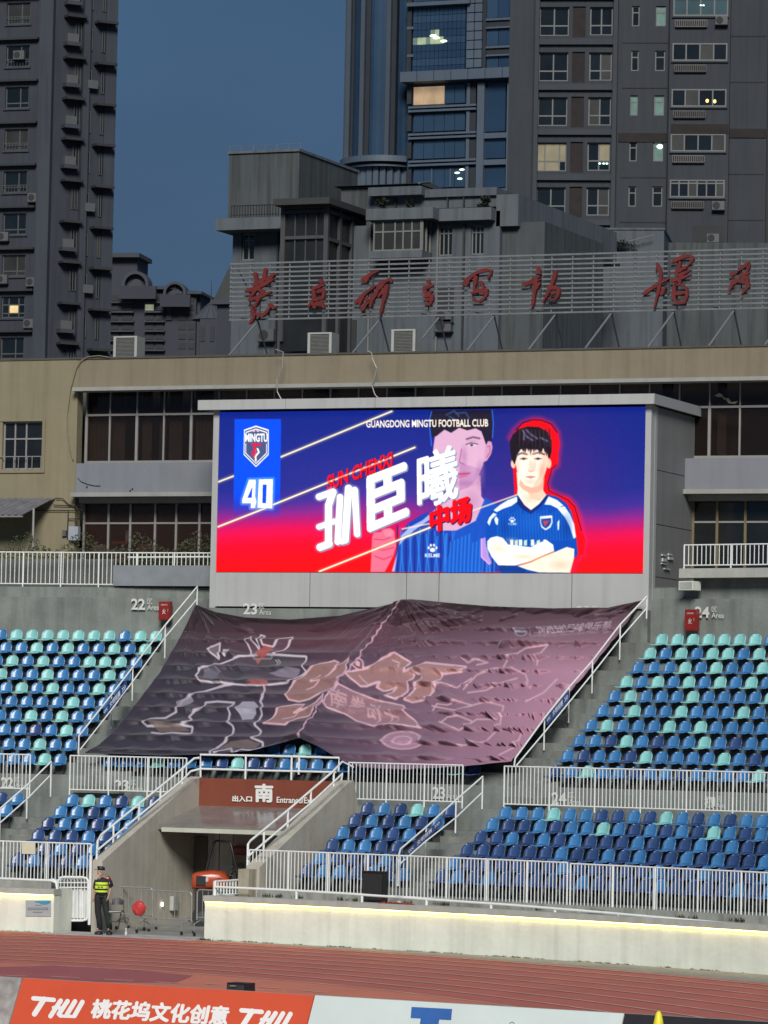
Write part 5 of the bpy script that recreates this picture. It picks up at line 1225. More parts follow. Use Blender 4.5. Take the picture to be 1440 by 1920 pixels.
# gallery behind the upper left fence
gal = root('gallery_deck', 'grey gallery floor and low parapet under the stadium building', 'deck', (-50, 117, 10.2), 0)
MB().box(-76, xl + .05, 117.0, 119.1, 10.0, 10.24).build('deck', M_concdark, gal)
MB().box(xr, XR0, 114.9 + .6, 119.1, 10.0, 10.24).build('deck', M_concdark, gal)
x0_, x1_, z0_, z1_ = R2(212, 1060, 398, 1098, 116.6); MB().box(x0_, x1_, 116.6, 117.2, 10.25, z1_).build('pale_slab', mat('bluish_slab', (.22, .24, .26), .8, .15, 1.5, .2), gal)
MB().tube([tuple(SPx(240, 1045, 117.4)), tuple(SPx(405, 1044, 117.4))], .03).build('inner_rail', M_rail, gal)
MB().box(-76, xat(214, 1060, 117.3), 117.3, 117.5, 10.25, 11.15).build('low_parapet', mat('gallery_parapet_grey', (.115, .12, .11), .85, .25, 1.2, .3, streak=.35), gal)
# upper fences
fence(18.4, sk(-170, 1034, 18.4), sk(398, 1037, 18.4), zat(200, 1094, 115.3) * 0 + 10.30, 11.33, 'long white bar fence on the top wall left of the lit screen', spacing=.112, posts=1.0, zpost=10.15)
led = root('gallery_ledge', 'concrete ledge with a white bar fence right of the lit screen', 'ledge', S(sk(1290, 1080, 17.7), 17.7, 10.5), tang(-39))
s0_, s1_ = sk(1273, 1080, 17.7), -14
MB(S).sbox(s0_, s1_, 17.7, 18.9, 10.48, 10.76).build('ledge_slab', M_cap, led)
MB(S).sbox(s0_ + .3, s1_, 18.26, 18.9, 9.8, 10.475).build('parapet', M_conc, led)
fence(17.8, sk(1283, 1034, 17.8), -14, 10.86, 11.47, 'short white bar fence on the ledge right of the lit screen', spacing=.112, posts=1.2, zpost=10.7)
x0_, x1_, z0_, z1_ = R2(1271, 1089, 1302, 1105, 113.9); a_ = S(sk(1286, 1097, 17.5), 17.5, z0_)
o = root('ledge_box', 'small white box fixed under the ledge right of the lit screen', 'box', a_, tang(-39)); MB().box(-.25, .25, 0, .45, 0, .27).build('housing', M_whitewall, o, local=True); MB().box(-.22, .22, -.012, -.001, .03, .24).build('front_cover', M_cap, o, local=True)
# red fire boxes
for px, py0, py1, lab in ((311, 1128, 1163, 'left red fire box, between the painted number and the handrail'), (1299, 1143, 1183, 'right red fire box, just above the top row of teal seats')):
    k = 17.75; s_, zb_ = inv(px, py1, k); zt_ = inv(px, py0, k)[1]; w_ = .19
    o = root('fire_box', lab, 'fire box', S(s_, k, zb_), tang(s_), 'red fire boxes on the top wall'); hh = zt_ - zb_
    MB().box(-w_, w_, -.16, .06, 0, hh).build('cabinet', M_red, o, local=True)
    d = MB().box(-w_ + .02, w_ - .02, -.175, -.162, .03, hh - .03).build('door', M_red, o, local=True)
    mb = MB(); letter(mb, '火', lambda u, v: (-.06 + .12 * u, -.180, hh * .32 + .17 * v), .02); letter(mb, '消防', lambda u, v: (-.12 + .24 * u, -.180, hh * .78 + .05 * v), .0); mb.build('lettering', M_white, d, local=True)
    MB().box(w_ - .06, w_ - .04, -.195, -.18, hh * .45, hh * .6).build('handle', M_galv, d, local=True)

# cooling units and cables on the roof edge
for i, (x0p, y0p, x1p, y1p, w_) in enumerate(((213, 630, 265, 671, 1), (577, 623, 630, 663, 1), (734, 617, 787, 657, 1))):
    Yc = 119.0; x0_, x1_, z0_, z1_ = R2(x0p, y0p, x1p - 8, y1p, Yc); h_ = z1_ - zt - .07
    o = root('cooling_unit', ['pale cooling unit standing alone at the left end of the roof edge', 'pale cooling unit on the roof edge, left one of the pair by the sign frame', 'pale cooling unit on the roof edge, right one of the pair by the sign frame'][i], 'cooling unit', (x0_, Yc, zt + .065), 0, 'cooling units on the roof')
    w_ = x1_ - x0_
    c = mat('unit_casing', (.24, .25, .23), .6, .1, 3., streak=.2)
    MB().box(0, w_, .0, .6, .05, h_).build('casing', c, o, local=True)
    MB().box(0, .09, -.02, -.001, .0, h_).box(w_ - .09, w_, -.02, -.001, 0, h_).box(.091, w_ - .091, -.02, -.001, h_ - .05, h_).build('front_frame', mat('unit_frame_white', (.36, .37, .35), .6, .08, 3.), o, local=True)
    gm_ = MB().box(.091, w_ - .091, -.008, -.001, .02, h_ - .051).build('grille_back', mat('unit_grille_dark', (.05, .055, .045), .8, .2, 6.), o, local=True)
    mb = MB()
    for j in range(14): mb.box(.1, w_ - .1, -.018, -.009, .04 + j * (h_ - .1) / 14, .05 + j * (h_ - .1) / 14)
    mb.build('grille_slats', M_alu, gm_, local=True, kind='stuff')
def cable(label, pts, Y, r=.018, m=None):
    o = MB().tube([tuple(SPx(x, y, Y)) for x, y in pts], r, 6).build('cable', m or M_alu); o['label'] = label; o['category'] = 'cable'; o['group'] = 'loose cables on the roof edge'
cable('pale cable arching over the roof edge above the left rendered wall', [(205, 670), (185, 667), (165, 669), (152, 676), (143, 690), (132, 730), (126, 775), (126, 810), (131, 840), (137, 862)], 118.52, .018, M_yellow)
cable('dark cable hanging from the roof edge to the left part of the screen roof', [(517, 655), (531, 660), (529, 690), (519, 710), (520, 735), (527, 748)], 118.1)
cable('dark cable hanging from the roof edge near the middle of the screen roof', [(690, 658), (697, 662), (698, 672), (706, 690), (702, 708), (697, 722), (703, 740), (710, 747)], 118.1)

# ------------------------------------------------------------ roof sign: slats, posts, braces and red characters
YR = 121.0
sg = root('roof_sign', 'long roof sign frame of pale horizontal slats on slanted braces', 'sign', (xat(700, 650, YR), YR, zt), 0)
zr0, zr1 = zat(1100, 585, YR), zat(1100, 476, YR)
M_slat = mat('slat_paint', (.155, .165, .175), .6, .15, 2., streak=.2)
xa, xb = xat(431, 550, YR), XR0
for i in range(13):
    z = zr0 + (zr1 - zr0) * i / 12
    MB().box(xa, xb, YR - .03, YR, z - .028, z + .028).build('slat', M_slat, sg)
i = 0; x = xa + .03; st = (xat(1100, 540, YR) - xat(1061, 540, YR))
while x < xb:
    MB().box(x - .018, x + .018, YR + .001, YR + .04, zr0 - .03, zr1 + .03).build('post', M_slat, sg); x += st
M_br = mat('brace_steel', (.20, .21, .23), .5, .1, 3., metal=.3); M_brd = mat('dark_brace_steel', (.05, .055, .07), .6, .1, 3.)
for px in (482, 600 * 0 + 712, 822, 925, 1040, 1145, 1262, 1375, 1480):
    x = xat(px, 600, YR); zb_ = zt + .02
    MB().tube([(x - .42, YR - 1.5, zb_), (x, YR + .06, zr0 - .05)], .035).build('front_brace', M_br, sg)
    MB().tube([(x + .0, YR + 1.2, zb_), (x, YR + .06, zr0 - .03)], .03).build('rear_brace', M_brd, sg)
    MB().tube([(x - .8, YR + .5, zr0 + .12), (x, YR + .06, zr0 - .02)], .02).build('tie', M_brd, sg)
MB().tube([(xa + .05, YR + .5, zr1 - .1), (xa + .75, YR + .1, zr0 + .8)], .03).build('end_brace', M_brd, sg)
M_rc = mat('faded_red_enamel', (.135, .014, .012), .5, .25, 3.)
A2 = lambda L: [(400 + x / 2.769, 250 + y / 2.769) for x, y in L]
A5 = lambda L: [(900 + x / 2.667, 400 + y / 2.667) for x, y in L]
ID = lambda L: L
brush = [   # the rooftop calligraphy, stroke by stroke, as it stands in the photograph
 (A2, [[(215, 722), (234, 790)], [(205, 790), (300, 742)], [(272, 700), (262, 765), (240, 800)], [(318, 728), (250, 800)], [(165, 822), (240, 800), (318, 755)], [(240, 790), (190, 855)], [(225, 800), (275, 835)], [(183, 866), (240, 850), (305, 822)], [(250, 830), (215, 905)], [(200, 900), (217, 955), (188, 990)], [(222, 938), (262, 948), (298, 905)], [(288, 888), (328, 908)]]),
 (A2, [[(552, 758), (568, 782)], [(518, 806), (578, 785)], [(517, 800), (528, 852), (492, 906)], [(536, 824), (576, 812), (571, 862)], [(520, 866), (576, 852)], [(522, 908), (546, 872)], [(555, 870), (578, 908)], [(508, 884), (574, 893)]]),
 (A2, [[(768, 768), (810, 735), (854, 714)], [(806, 738), (790, 778)], [(735, 886), (790, 830), (842, 792)], [(782, 832), (758, 894)], [(850, 795), (925, 752), (928, 775)], [(768, 924), (800, 880), (835, 850)], [(828, 835), (818, 905)], [(862, 800), (828, 872)], [(850, 806), (900, 790), (858, 852)], [(908, 785), (888, 860), (868, 946)], [(870, 830), (905, 822)], [(790, 860), (815, 868)]]),
 (A2, [[(1112, 762), (1124, 788)], [(1090, 806), (1142, 788)], [(1096, 800), (1104, 836), (1140, 820)], [(1094, 850), (1140, 836), (1136, 870), (1122, 896), (1096, 884)], [(1100, 866), (1130, 862)]]),
 (ID, [[(868, 532), (882, 520), (896, 508), (926, 505), (914, 524)], [(893, 517), (889, 545)], [(900, 527), (908, 540)], [(884, 550), (916, 540), (911, 560), (892, 571), (886, 556)], [(890, 545), (912, 548)], [(872, 536), (880, 528)]]),
 (A5, [[(210, 358), (250, 350), (302, 330)], [(286, 268), (302, 305)], [(242, 350), (300, 312)], [(282, 318), (275, 390), (262, 472)], [(276, 380), (302, 345)], [(382, 284), (360, 360), (316, 448)], [(335, 372), (402, 372), (378, 442), (342, 424)], [(356, 400), (385, 396)]]),
 (A5, [[(884, 250), (908, 300), (895, 380), (872, 474)], [(815, 406), (868, 368), (945, 325)], [(905, 408), (930, 365)], [(958, 246), (1030, 210), (1078, 216), (1040, 262)], [(1004, 240), (978, 318), (1056, 284)], [(990, 290), (1044, 262)], [(955, 340), (1056, 308)], [(976, 350), (962, 452), (1030, 458), (1044, 350), (976, 358)], [(970, 404), (1036, 396)], [(1000, 330), (1000, 360)]]),
 (A5, [[(1250, 312), (1292, 290)], [(1272, 330), (1244, 392)], [(1294, 284), (1352, 244), (1330, 304)], [(1300, 312), (1348, 298)], [(1290, 346), (1340, 312), (1334, 370)], [(1280, 332), (1352, 352), (1308, 408)], [(1262, 352), (1290, 340)]])]
for n_, (tf, strokes) in enumerate(brush):
    mb = MB(); xs2 = []; ys2 = []
    for si, L in enumerate(strokes):
        L = tf(L); xs2 += [p[0] for p in L]; ys2 += [p[1] for p in L]; pts = []; m_ = 9
        a = np.array(L, float); dcum = np.r_[0, np.cumsum(np.hypot(*np.diff(a, axis=0).T))]; q = np.linspace(0, dcum[-1], m_); cx = np.interp(q, dcum, a[:, 0]); cy = np.interp(q, dcum, a[:, 1]); cx[1:-1] = (cx[:-2] + 2 * cx[1:-1] + cx[2:]) / 4; cy[1:-1] = (cy[:-2] + 2 * cy[1:-1] + cy[2:]) / 4
        y_f = YR - .24 - .004 * si; y_b = YR - .10 - .002 * si; up_, dn_ = [], []
        for j in range(m_):
            dx, dy = cx[min(j + 1, m_ - 1)] - cx[max(j - 1, 0)], cy[min(j + 1, m_ - 1)] - cy[max(j - 1, 0)]; l = math.hypot(dx, dy) + 1e-6
            w = (3.5 - 1.8 * (j / (m_ - 1)) ** 2 + .5 * math.sin(j * 1.7 + si)) * (.55 if j in (0, m_ - 1) else 1)
            up_.append((cx[j] - dy / l * w, cy[j] + dx / l * w)); dn_.append((cx[j] + dy / l * w, cy[j] - dx / l * w))
        for y_ in (y_f, y_b):
            for p in up_ + dn_: pts.append(tuple(SPx(p[0], p[1], YR - .2)[[0]]) + (y_,) + tuple(SPx(p[0], p[1], YR - .2)[[2]]))
        fs = []; o2 = 2 * m_
        for j in range(m_ - 1): fs += [(j, j + 1, m_ + j + 1, m_ + j), (o2 + j, o2 + m_ + j, o2 + m_ + j + 1, o2 + j + 1), (j, o2 + j, o2 + j + 1, j + 1), (m_ + j, m_ + j + 1, o2 + m_ + j + 1, o2 + m_ + j)]
        fs += [(0, m_, o2 + m_, o2), (m_ - 1, o2 + m_ - 1, o2 + 2 * m_ - 1, 2 * m_ - 1)]
        mb.add(pts, fs)
    o = mb.build('sign_character', M_rc, sg)
    xm_ = SPx((min(xs2) + max(xs2)) / 2, 540, YR)[0]; MB().box(xm_ - .03, xm_ + .03, YR - .09, YR - .031, SPx(700, max(ys2) - 12, YR)[2], SPx(700, min(ys2) + 14, YR)[2]).build('mounting', M_brd, sg)
# ------------------------------------------------------------ buildings beyond
def facade(pl, a0, a1, z0, z1, holes, depth, b=0., M_=None, name='wall', par=None, back=True):
    """wall face with real recesses for the openings (a along, z up), local coordinates"""
    A = sorted(set([a0, a1] + [h[0] for h in holes] + [h[1] for h in holes])); Z = sorted(set([z0, z1] + [h[2] for h in holes] + [h[3] for h in holes]))
    A = [a for a in A if a0 <= a <= a1]; Z = [z for z in Z if z0 <= z <= z1]; mb = MB()
    for i in range(len(A) - 1):
        run = None
        for j in range(len(Z) - 1):
            ca, cz = (A[i] + A[i + 1]) / 2, (Z[j] + Z[j + 1]) / 2
            inside = any(h[0] < ca < h[1] and h[2] < cz < h[3] for h in holes)
            if not inside: mb.add([(A[i], b, Z[j]), (A[i + 1], b, Z[j]), (A[i + 1], b, Z[j + 1]), (A[i], b, Z[j + 1])], [(0, 1, 2, 3)])
    for (h0, h1, g0, g1) in holes:
        mb.add([(h0, b, g0), (h1, b, g0), (h1, b, g1), (h0, b, g1), (h0, b + depth, g0), (h1, b + depth, g0), (h1, b + depth, g1), (h0, b + depth, g1)],
               [(0, 4, 5, 1), (1, 5, 6, 2), (2, 6, 7, 3), (3, 7, 4, 0), (4, 7, 6, 5)])
    return mb.build(name, M_, par, local=True)
def lwin(par, h, b, cols, rows, fm, gm, fw, name='window', dep=.1):
    a0, a1, z0, z1 = h; w = None
    mb = MB(); Xs = [a0 + (a1 - a0) * c for c in [0] + list(cols) + [1]]; Zs = [z0 + (z1 - z0) * c for c in [0] + list(rows) + [1]]
    mb.box(a0, a1, b, b + dep, z0, z0 + fw).box(a0, a1, b, b + dep, z1 - fw, z1).box(a0, a0 + fw, b + .003, b + dep, z0 + fw, z1 - fw).box(a1 - fw, a1, b + .003, b + dep, z0 + fw, z1 - fw)
    for x in Xs[1:-1]: mb.box(x - fw / 2, x + fw / 2, b + .006, b + dep, z0 + fw, z1 - fw)
    for z in Zs[1:-1]: mb.box(a0 + fw, a1 - fw, b + .009, b + dep, z - fw / 2, z + fw / 2)
    w = mb.build(name, fm, par, local=True)
    for i in range(len(Xs) - 1):
        for j in range(len(Zs) - 1):
            g_ = gm(i, j) if callable(gm) else gm
            MB().box(Xs[i] + .01, Xs[i + 1] - .01, b + .04, b + .06, Zs[j] + .01, Zs[j + 1] - .01).build('pane', g_, w, local=True)
    return w
M_tw = mat('tower_tile_dimmed', (.031, .038, .051), .8, .18, .25, .2, streak=.25)  # tower wall colours darkened and blued to imitate floodlight falling off with distance
M_tw2 = mat('tower_tile_pilaster_dimmed', (.038, .046, .060), .8, .15, .25, .2, streak=.2)
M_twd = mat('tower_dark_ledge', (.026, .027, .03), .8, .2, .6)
M_fr = mat('tower_window_frame', (.12, .125, .125), .5, .12, 1.)
M_frd = mat('tower_window_frame_dull', (.07, .075, .075), .5, .12, 1.)
M_gl = mat('tower_glass', (.010, .014, .018), .12, .5, .35, spec=.5)
M_gl2 = mat('tower_glass_curtained', (.030, .032, .030), .3, .5, .5, spec=.4)
M_acw = mat('outdoor_unit_white', (.085, .09, .095), .6, .1, 2.)
def ac(par, a, z, b=0., w=.85, h=.62):
    u = MB().box(a - w / 2, a + w / 2, b - .36, b - .02, z, z + h).build('outdoor_unit', M_acw, par, local=True)
    n = 14; mb = MB(); cx, cz = a - w * .16, z + h / 2
    mb.prism([(cx + .24 * math.cos(t * 2 * math.pi / n), cz + .24 * math.sin(t * 2 * math.pi / n)) for t in range(n)], b - .385, b - .362); mb.build('fan_grille', M_twd, u, local=True)
    MB().box(a - w / 2 - .03, a + w / 2 + .03, b - .40, b - .0, z - .06, z - .005).build('unit_shelf', M_twd, par, local=True)
    return u
# --- left tower
D = 288.; PA = Plane(60, D, 17.)
A_ = proot('tower_block', 'dark grey residential tower at the left edge with one lit window low down', 'building', PA)
aL = PA.L(-60, 300)[0]; aR = PA.L(98, 300)[0]; ztop = PA.L(40, -80)[1]
holes = []; wins = []
tops = [5, 85, 163, 242, 321, 400, 478, 556, 633]
for i, y in enumerate(tops + [-72]):
    xo = -.020 * (y - 7); x0p, x1p = 13 + xo, 57 + xo
    h = PA.rect(x0p, y, x1p, y + 40); holes.append(h); wins.append((h, y))
M_wlit = emit('lit_window_warm', (1., .72, .34), .85, .4, 1.5); M_wlit2 = emit('lit_window_pale', (.75, .80, .45), .30, .5, 1.0)
for h, y in wins:
    if y == 633: h2 = PA.rect(26, 633, 44, 672)
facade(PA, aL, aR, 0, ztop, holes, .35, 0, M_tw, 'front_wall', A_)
for n_, (h, y) in enumerate(wins):
    lit = abs(y - 556) < 2
    lwin(A_, h, .16, [.62] if not lit else [.3, .72], [.25] if not lit else [.22, .62], M_frd, (lambda i, j: M_wlit if (i == 1 and j == 1) else M_gl) if lit else (M_gl2 if n_ % 3 == 0 else M_gl), .09)
    a0, a1, z0, z1 = h
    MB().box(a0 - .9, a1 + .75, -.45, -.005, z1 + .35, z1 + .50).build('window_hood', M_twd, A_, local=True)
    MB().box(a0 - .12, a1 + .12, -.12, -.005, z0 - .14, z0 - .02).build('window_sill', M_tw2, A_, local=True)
    if n_ in (0, 1, 3, 4): # guard rails
        mb = MB(); mb.box(a0, a1, -.1, -.07, z0 + .5, z0 + .54)
        for q in range(9): mb.box(a0 + (a1 - a0) * q / 8 - .015, a0 + (a1 - a0) * q / 8 + .015, -.1, -.07, z0, z0 + .5)
        mb.build('window_guard', M_frd, A_, local=True, kind='stuff')
for x, y in ((65, 379), (8, 452), (6, 532), (62, 537), (57, 615), (38, 112)):
    a, z = PA.L(x, y); ac(A_, a, z)
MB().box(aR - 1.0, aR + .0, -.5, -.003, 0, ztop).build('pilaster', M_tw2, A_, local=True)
# oblique side, stepped back from the front
e2 = (math.cos(R(-46)), math.sin(R(46)))   # local direction of the receding side
def side_pt(t, b, z): # t metres along the receding side, b outward (+ towards right/front)
    return (aR + t * e2[0] + b * e2[1], t * e2[1] - b * e2[0], z)
def side_t(px, py):
    lo, hi = 0., 30.
    for _ in range(40):
        m_ = (lo + hi) / 2; q = side_pt(m_, 0, 0); w = PA.W(q[0], q[1], 30.)
        if project(w)[0] + .02 * 0 < px + (project(w)[1] - py) * -.0 : lo = m_
        else: hi = m_
    return (lo + hi) / 2
def side_z(t, py):
    q = side_pt(t, 0, 0); w0 = np.array(PA.W(q[0], q[1], 0.)); x, y, d = project(w0); return (y - py) * d / F
mbx = MB(lambda t, b, z: side_pt(t, b, z))
tE = side_t(203, 340)
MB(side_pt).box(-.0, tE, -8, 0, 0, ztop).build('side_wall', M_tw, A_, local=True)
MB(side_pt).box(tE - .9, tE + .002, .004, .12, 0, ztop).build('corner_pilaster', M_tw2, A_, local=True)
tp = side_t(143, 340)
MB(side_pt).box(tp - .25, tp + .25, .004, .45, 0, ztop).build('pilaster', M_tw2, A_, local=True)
for n_, y in enumerate([-60, 18, 97, 175, 252, 331, 409, 486, 564, 640]):
    for xa_, xb_, dy, fr in ((124, 136, 14, .7), (147, 157, 24, .7), (174, 184, 28, 1.)):
        ta, tb = side_t(xa_, 340), side_t(xb_, 340); zc = side_z((ta + tb) / 2, y + dy + 20)
        w_ = MB(side_pt).box(ta, tb, .02, .06, zc - .8, zc + .8).box(ta, ta + .08, .061, .10, zc - .8, zc + .8).box(tb - .08, tb, .061, .10, zc - .8, zc + .8).box((ta + tb) / 2 - .04, (ta + tb) / 2 + .04, .061, .10, zc - .8, zc + .8).build('window', M_frd, A_, local=True)
        MB(side_pt).box(ta + .09, tb - .09, .062, .075, zc - .75, zc + .75).build('pane', M_gl if (n_ + xa_) % 3 else M_gl2, w_, local=True)
    for xa_, xb_, dy in ((102, 138, 2), (160, 196, 14)):
        ta, tb = side_t(xa_, 340), side_t(xb_, 340); zc = side_z((ta + tb) / 2, y + dy)
        MB(side_pt).box(ta, tb, .005, .9, zc - .08, zc + .10).build('window_hood', M_twd, A_, local=True)
    if n_ % 2 == 0 or n_ < 4:
        ta = side_t(116, 340); zc = side_z(ta, y + 34); MB(side_pt).box(ta - .45, ta + .45, .05, .5, zc - .6, zc + .0).build('outdoor_unit', M_acw, A_, local=True); MB(side_pt).box(ta - .6, ta + .6, .01, .7, zc - .9, zc - .62).build('unit_shelf', M_tw2, A_, local=True)
    if n_ in (2, 5, 7):
        ta = side_t(155, 340); zc = side_z(ta, y + 44); MB(side_pt).box(ta - .4, ta + .4, .05, .5, zc - .6, zc + .0).build('outdoor_unit', M_acw, A_, local=True)
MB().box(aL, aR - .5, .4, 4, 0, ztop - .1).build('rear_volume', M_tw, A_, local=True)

# --- right apartment block
PE = Plane(1200, 263., 6.5)
E_ = proot('apartment_tower', 'grey apartment tower at upper right with paired windows and dark brick strips', 'building', PE)
Lx = lambda x, y=300: PE.L(x, y)[0]; Lz = lambda y, x=1150: PE.L(x, y)[1]
zT = Lz(-70); M_ap = mat('apartment_render', (.035, .042, .052), .85, .12, .3, .15, streak=.2); M_ap2 = mat('apartment_band', (.042, .050, .060), .85, .12, .4)  # render and band colours dimmed too, in place of floodlight falloff
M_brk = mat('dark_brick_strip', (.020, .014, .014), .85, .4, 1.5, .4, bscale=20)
xkeep = lambda x, y: x - .021 * (y - 300) * 0
def er(x0, y0, x1, y1): return PE.rect(x0, y0, x1, y1)
hb = []; W1 = []; W2 = []; BR = []
for y in (-72, 13, 98, 182, 267, 351):
    o_ = -.020 * (y - 13)
    a = er(1011 + o_, y, 1067 + o_, y + 54); b = er(1074 + o_, y - 1, 1098 + o_, y + 57); c = er(1106 + o_, y, 1149 + o_, y + 53); W1.append(a); BR.append(b); W2.append(c)
def slab(h, f): return (h[0], h[1], h[2], h[3])
bayL, bayR = Lx(1003), Lx(1154)
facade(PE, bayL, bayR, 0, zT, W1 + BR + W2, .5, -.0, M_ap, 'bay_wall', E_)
warm = emit('lit_curtained_window', (.55, .47, .28), .17, .5, 1.3); lampm = emit('lamp_glow', (1., .62, .16), 3.0); lampw = emit('white_lamp_glow', (.7, 1., .85), 2.2); greenlit = emit('teal_lit_pane', (.16, .34, .30), .35, .5, 2.)
for i, h in enumerate(W1):
    lwin(E_, h, .2, [.5] if i != 4 else [.27, .76], [.36], M_fr, (lambda q, r, i=i: warm if (i == 4 and not (q == 2 and r == 0)) else M_gl), .09)
for i, h in enumerate(W2):
    lwin(E_, h, .2, [.5], [.36], M_fr, (lambda q, r, i=i: warm if (i == 4 and q == 1 and r == 1) else (M_gl2 if (i + q) % 3 == 0 else M_gl)), .09)
for i, h in enumerate(BR):
    MB().box(h[0], h[1], .12, .30, h[2], h[3]).build('brick_strip', M_brk, E_, local=True)
for i, h in enumerate(W1):
    MB().box(bayL + .12, bayR - .15, -.25, -.003, h[2] - .62, h[2] - .25).build('floor_band', M_ap2, E_, local=True)
for xx in (1004, 1151): MB().box(Lx(xx) - .14, Lx(xx) + .14, -.45, -.003, 0, zT).build('pilaster', M_ap2, E_, local=True)
h = W2[4]; mb = MB()
for q in (0.55, .72, .86): mb.ball((h[0] + (h[1] - h[0]) * q, .05 + .1, h[2] + .5), .09, .05, .06)
mb.build('ceiling_lamps', lampw, E_, local=True)
# left plain strip
MB().box(Lx(950), bayL - .01, .9, 6, 0, zT).build('side_strip', M_ap, E_, local=True)
for y in (78, 163, 331, 415): MB().box(Lx(976), bayL - .25, .86, .899, Lz(y), Lz(y) + .09).build('joint', M_twd, E_, local=True)
x0, x1, z0, z1 = er(977, 247, 999, 264); MB().box(x0, x1, .80, .898, z0, z1).build('dark_plaque', M_brk, E_, local=True)
# middle strip with small windows
ws = []
for i, y in enumerate((-76, 8, 92, 176, 262, 347)):
    o_ = -.020 * (y - 8)
    ws.append((er(1184 + o_, y, 1198.5 + o_, y + 38), er(1229 + o_, y, 1248 + o_, y + 38)))
msL, msR = bayR + .01, Lx(1252)
facade(PE, msL, msR, 0, zT, [q for w in ws for q in w], .3, .6, M_ap, 'middle_wall', E_)
for i, (p_, q_) in enumerate(ws):
    lwin(E_, p_, .72, [], [.68], M_fr, (lambda a, b, i=i: greenlit if i == 3 else M_gl), .08); lwin(E_, q_, .72, [], [.68], M_fr, (lambda a, b, i=i: greenlit if i in (1, 3, 4) else M_gl), .08)
MB().ball(((ws[4][1][0] + ws[4][1][1]) / 2 + .1, .74, ws[4][1][3] - .35), .22, .05, .16).build('lit_lamp', lampw, E_, local=True)
for y in (78, 163, 331, 415): MB().box(msL + .3, msR - .05, .56, .598, Lz(y), Lz(y) + .09).build('joint', M_twd, E_, local=True)
x0, x1, z0, z1 = er(1157, 247, 1252, 264); MB().box(x0 + .05, msR - .02, .54, .599, z0, z1).build('dark_band', M_brk, E_, local=True)
MB().tube([(msR - .03, .5, 0), (msR - .03, .5, zT)], .07).build('drain_pipe', M_twd, E_, local=True)
# balcony strip
bs_ = []
for y in (-2, 82, 168, 252, 338): bs_.append(er(1261 - .02 * (y - 82), y, 1364 - .02 * (y - 82), y + 33))
bL, bR = msR + .02, Lx(1366)
facade(PE, bL, bR, Lz(470), zT, [(max(h[0], bL + .1), min(h[1], bR - .1), h[2], h[3]) for h in bs_], .5, -.2, M_ap, 'balcony_wall', E_)
MB().box(bL, bR, .6, 6, 0, zT).build('rear_volume', M_ap, E_, local=True)
teal = mat('teal_balcony_glass', (.045, .085, .10), .2, .3, .4)
for i, h in enumerate(bs_):
    h = (max(h[0], bL + .1), min(h[1], bR - .1), h[2], h[3])
    cl_ = [.25, .5, .75] if i != 4 else [.17, .34, .5, .67, .84]
    lwin(E_, h, -.24 + .02, cl_, [] if i != 4 else [.8], M_fr, teal if i == 0 else (lambda q, r, i=i: M_gl2 if (i + q) % 3 == 0 else M_gl), .09, 'balcony_window')
    # planter grille under the balcony
    ga, gb = h[0] + .15, h[0] + (h[1] - h[0]) * .62; gz = h[2] - .75
    mb = MB(); mb.box(ga, gb, -.42, -.40, gz - .0, gz + .04).box(ga, gb, -.42, -.40, gz + .42, gz + .46)
    for q in range(16): mb.box(ga + (gb - ga) * q / 15 - .02, ga + (gb - ga) * q / 15 + .02, -.42, -.40, gz + .04, gz + .42)
    mb.build('planter_grille', M_fr if i in (0, 3) else M_frd, E_, local=True, kind='stuff'); MB().box(ga, gb, -.395, -.203, gz - .05, gz + .40).build('planter', M_brk, E_, local=True)
    MB().box(h[0] - .08, h[1] + .08, -.34, -.203, h[2] - .12, h[2] - .02).build('balcony_sill', M_ap2, E_, local=True)
x0, x1, z0, z1 = er(1258, 233, 1361, 252); MB().box(max(x0, bL + .02), bR - .02, -.24, -.203, z0, z1 - .02).build('dark_band', M_brk, E_, local=True)
for x, y in ((1326, 189), (1340, 190)): a, z = PE.L(x, y, -.3); MB().ball((a, -.30, z), .10, .04, .12).build('lit_lamp', lampm, E_, local=True)
for x, y in ((1314, 10), (1319, 10)): a, z = PE.L(x, y, -.3); MB().ball((a, -.30, z), .07, .04, .05).build('lit_lamp', lampw, E_, local=True)
for x, y in ((1353, 47), (1347, 394), (1337, 455)): a, z = PE.L(x, y, -.2); ac(E_, a, z, -.2, .8, .55)
x0, x1, z0, z1 = er(1298, 423, 1357, 455); MB().box(x0, min(x1, bR - .02), -.215, -.203, z0, z1).build('dark_opening', M_twd, E_, local=True)
# blank right strip
blL = bR + .02; blR = Lx(1436)
MB().box(blL, blR, .35, 8, 0, zT).build('blank_wall', M_ap, E_, local=True)
for y in (67, 153, 325, 411): MB().box(blL, blR - .1, .31, .349, Lz(y), Lz(y) + .09).build('joint', M_twd, E_, local=True)
x0, x1, z0, z1 = er(1362, 240, 1436, 257); MB().box(blL, blR - .01, .27, .349, z0, z1).build('dark_band', M_brk, E_, local=True)
MB().box(blR + .002, blR + 9, 1.8, 9, 0, zT).build('right_wing', M_twd, E_, local=True)
MB().box(Lx(950), bayR, .52, 8, 0, zT - .1).build('rear_volume', M_ap, E_, local=True)
# low windows behind the slats of the roof sign
for x0p, x1p in ((1107, 1128), (1190, 1212)):
    x0, x1, z0, z1 = er(x0p, 600, x1p, 646); MB().box(x0, x1, -.06, -.0, z0, z1).build('dark_doorway', M_twd, E_, local=True)

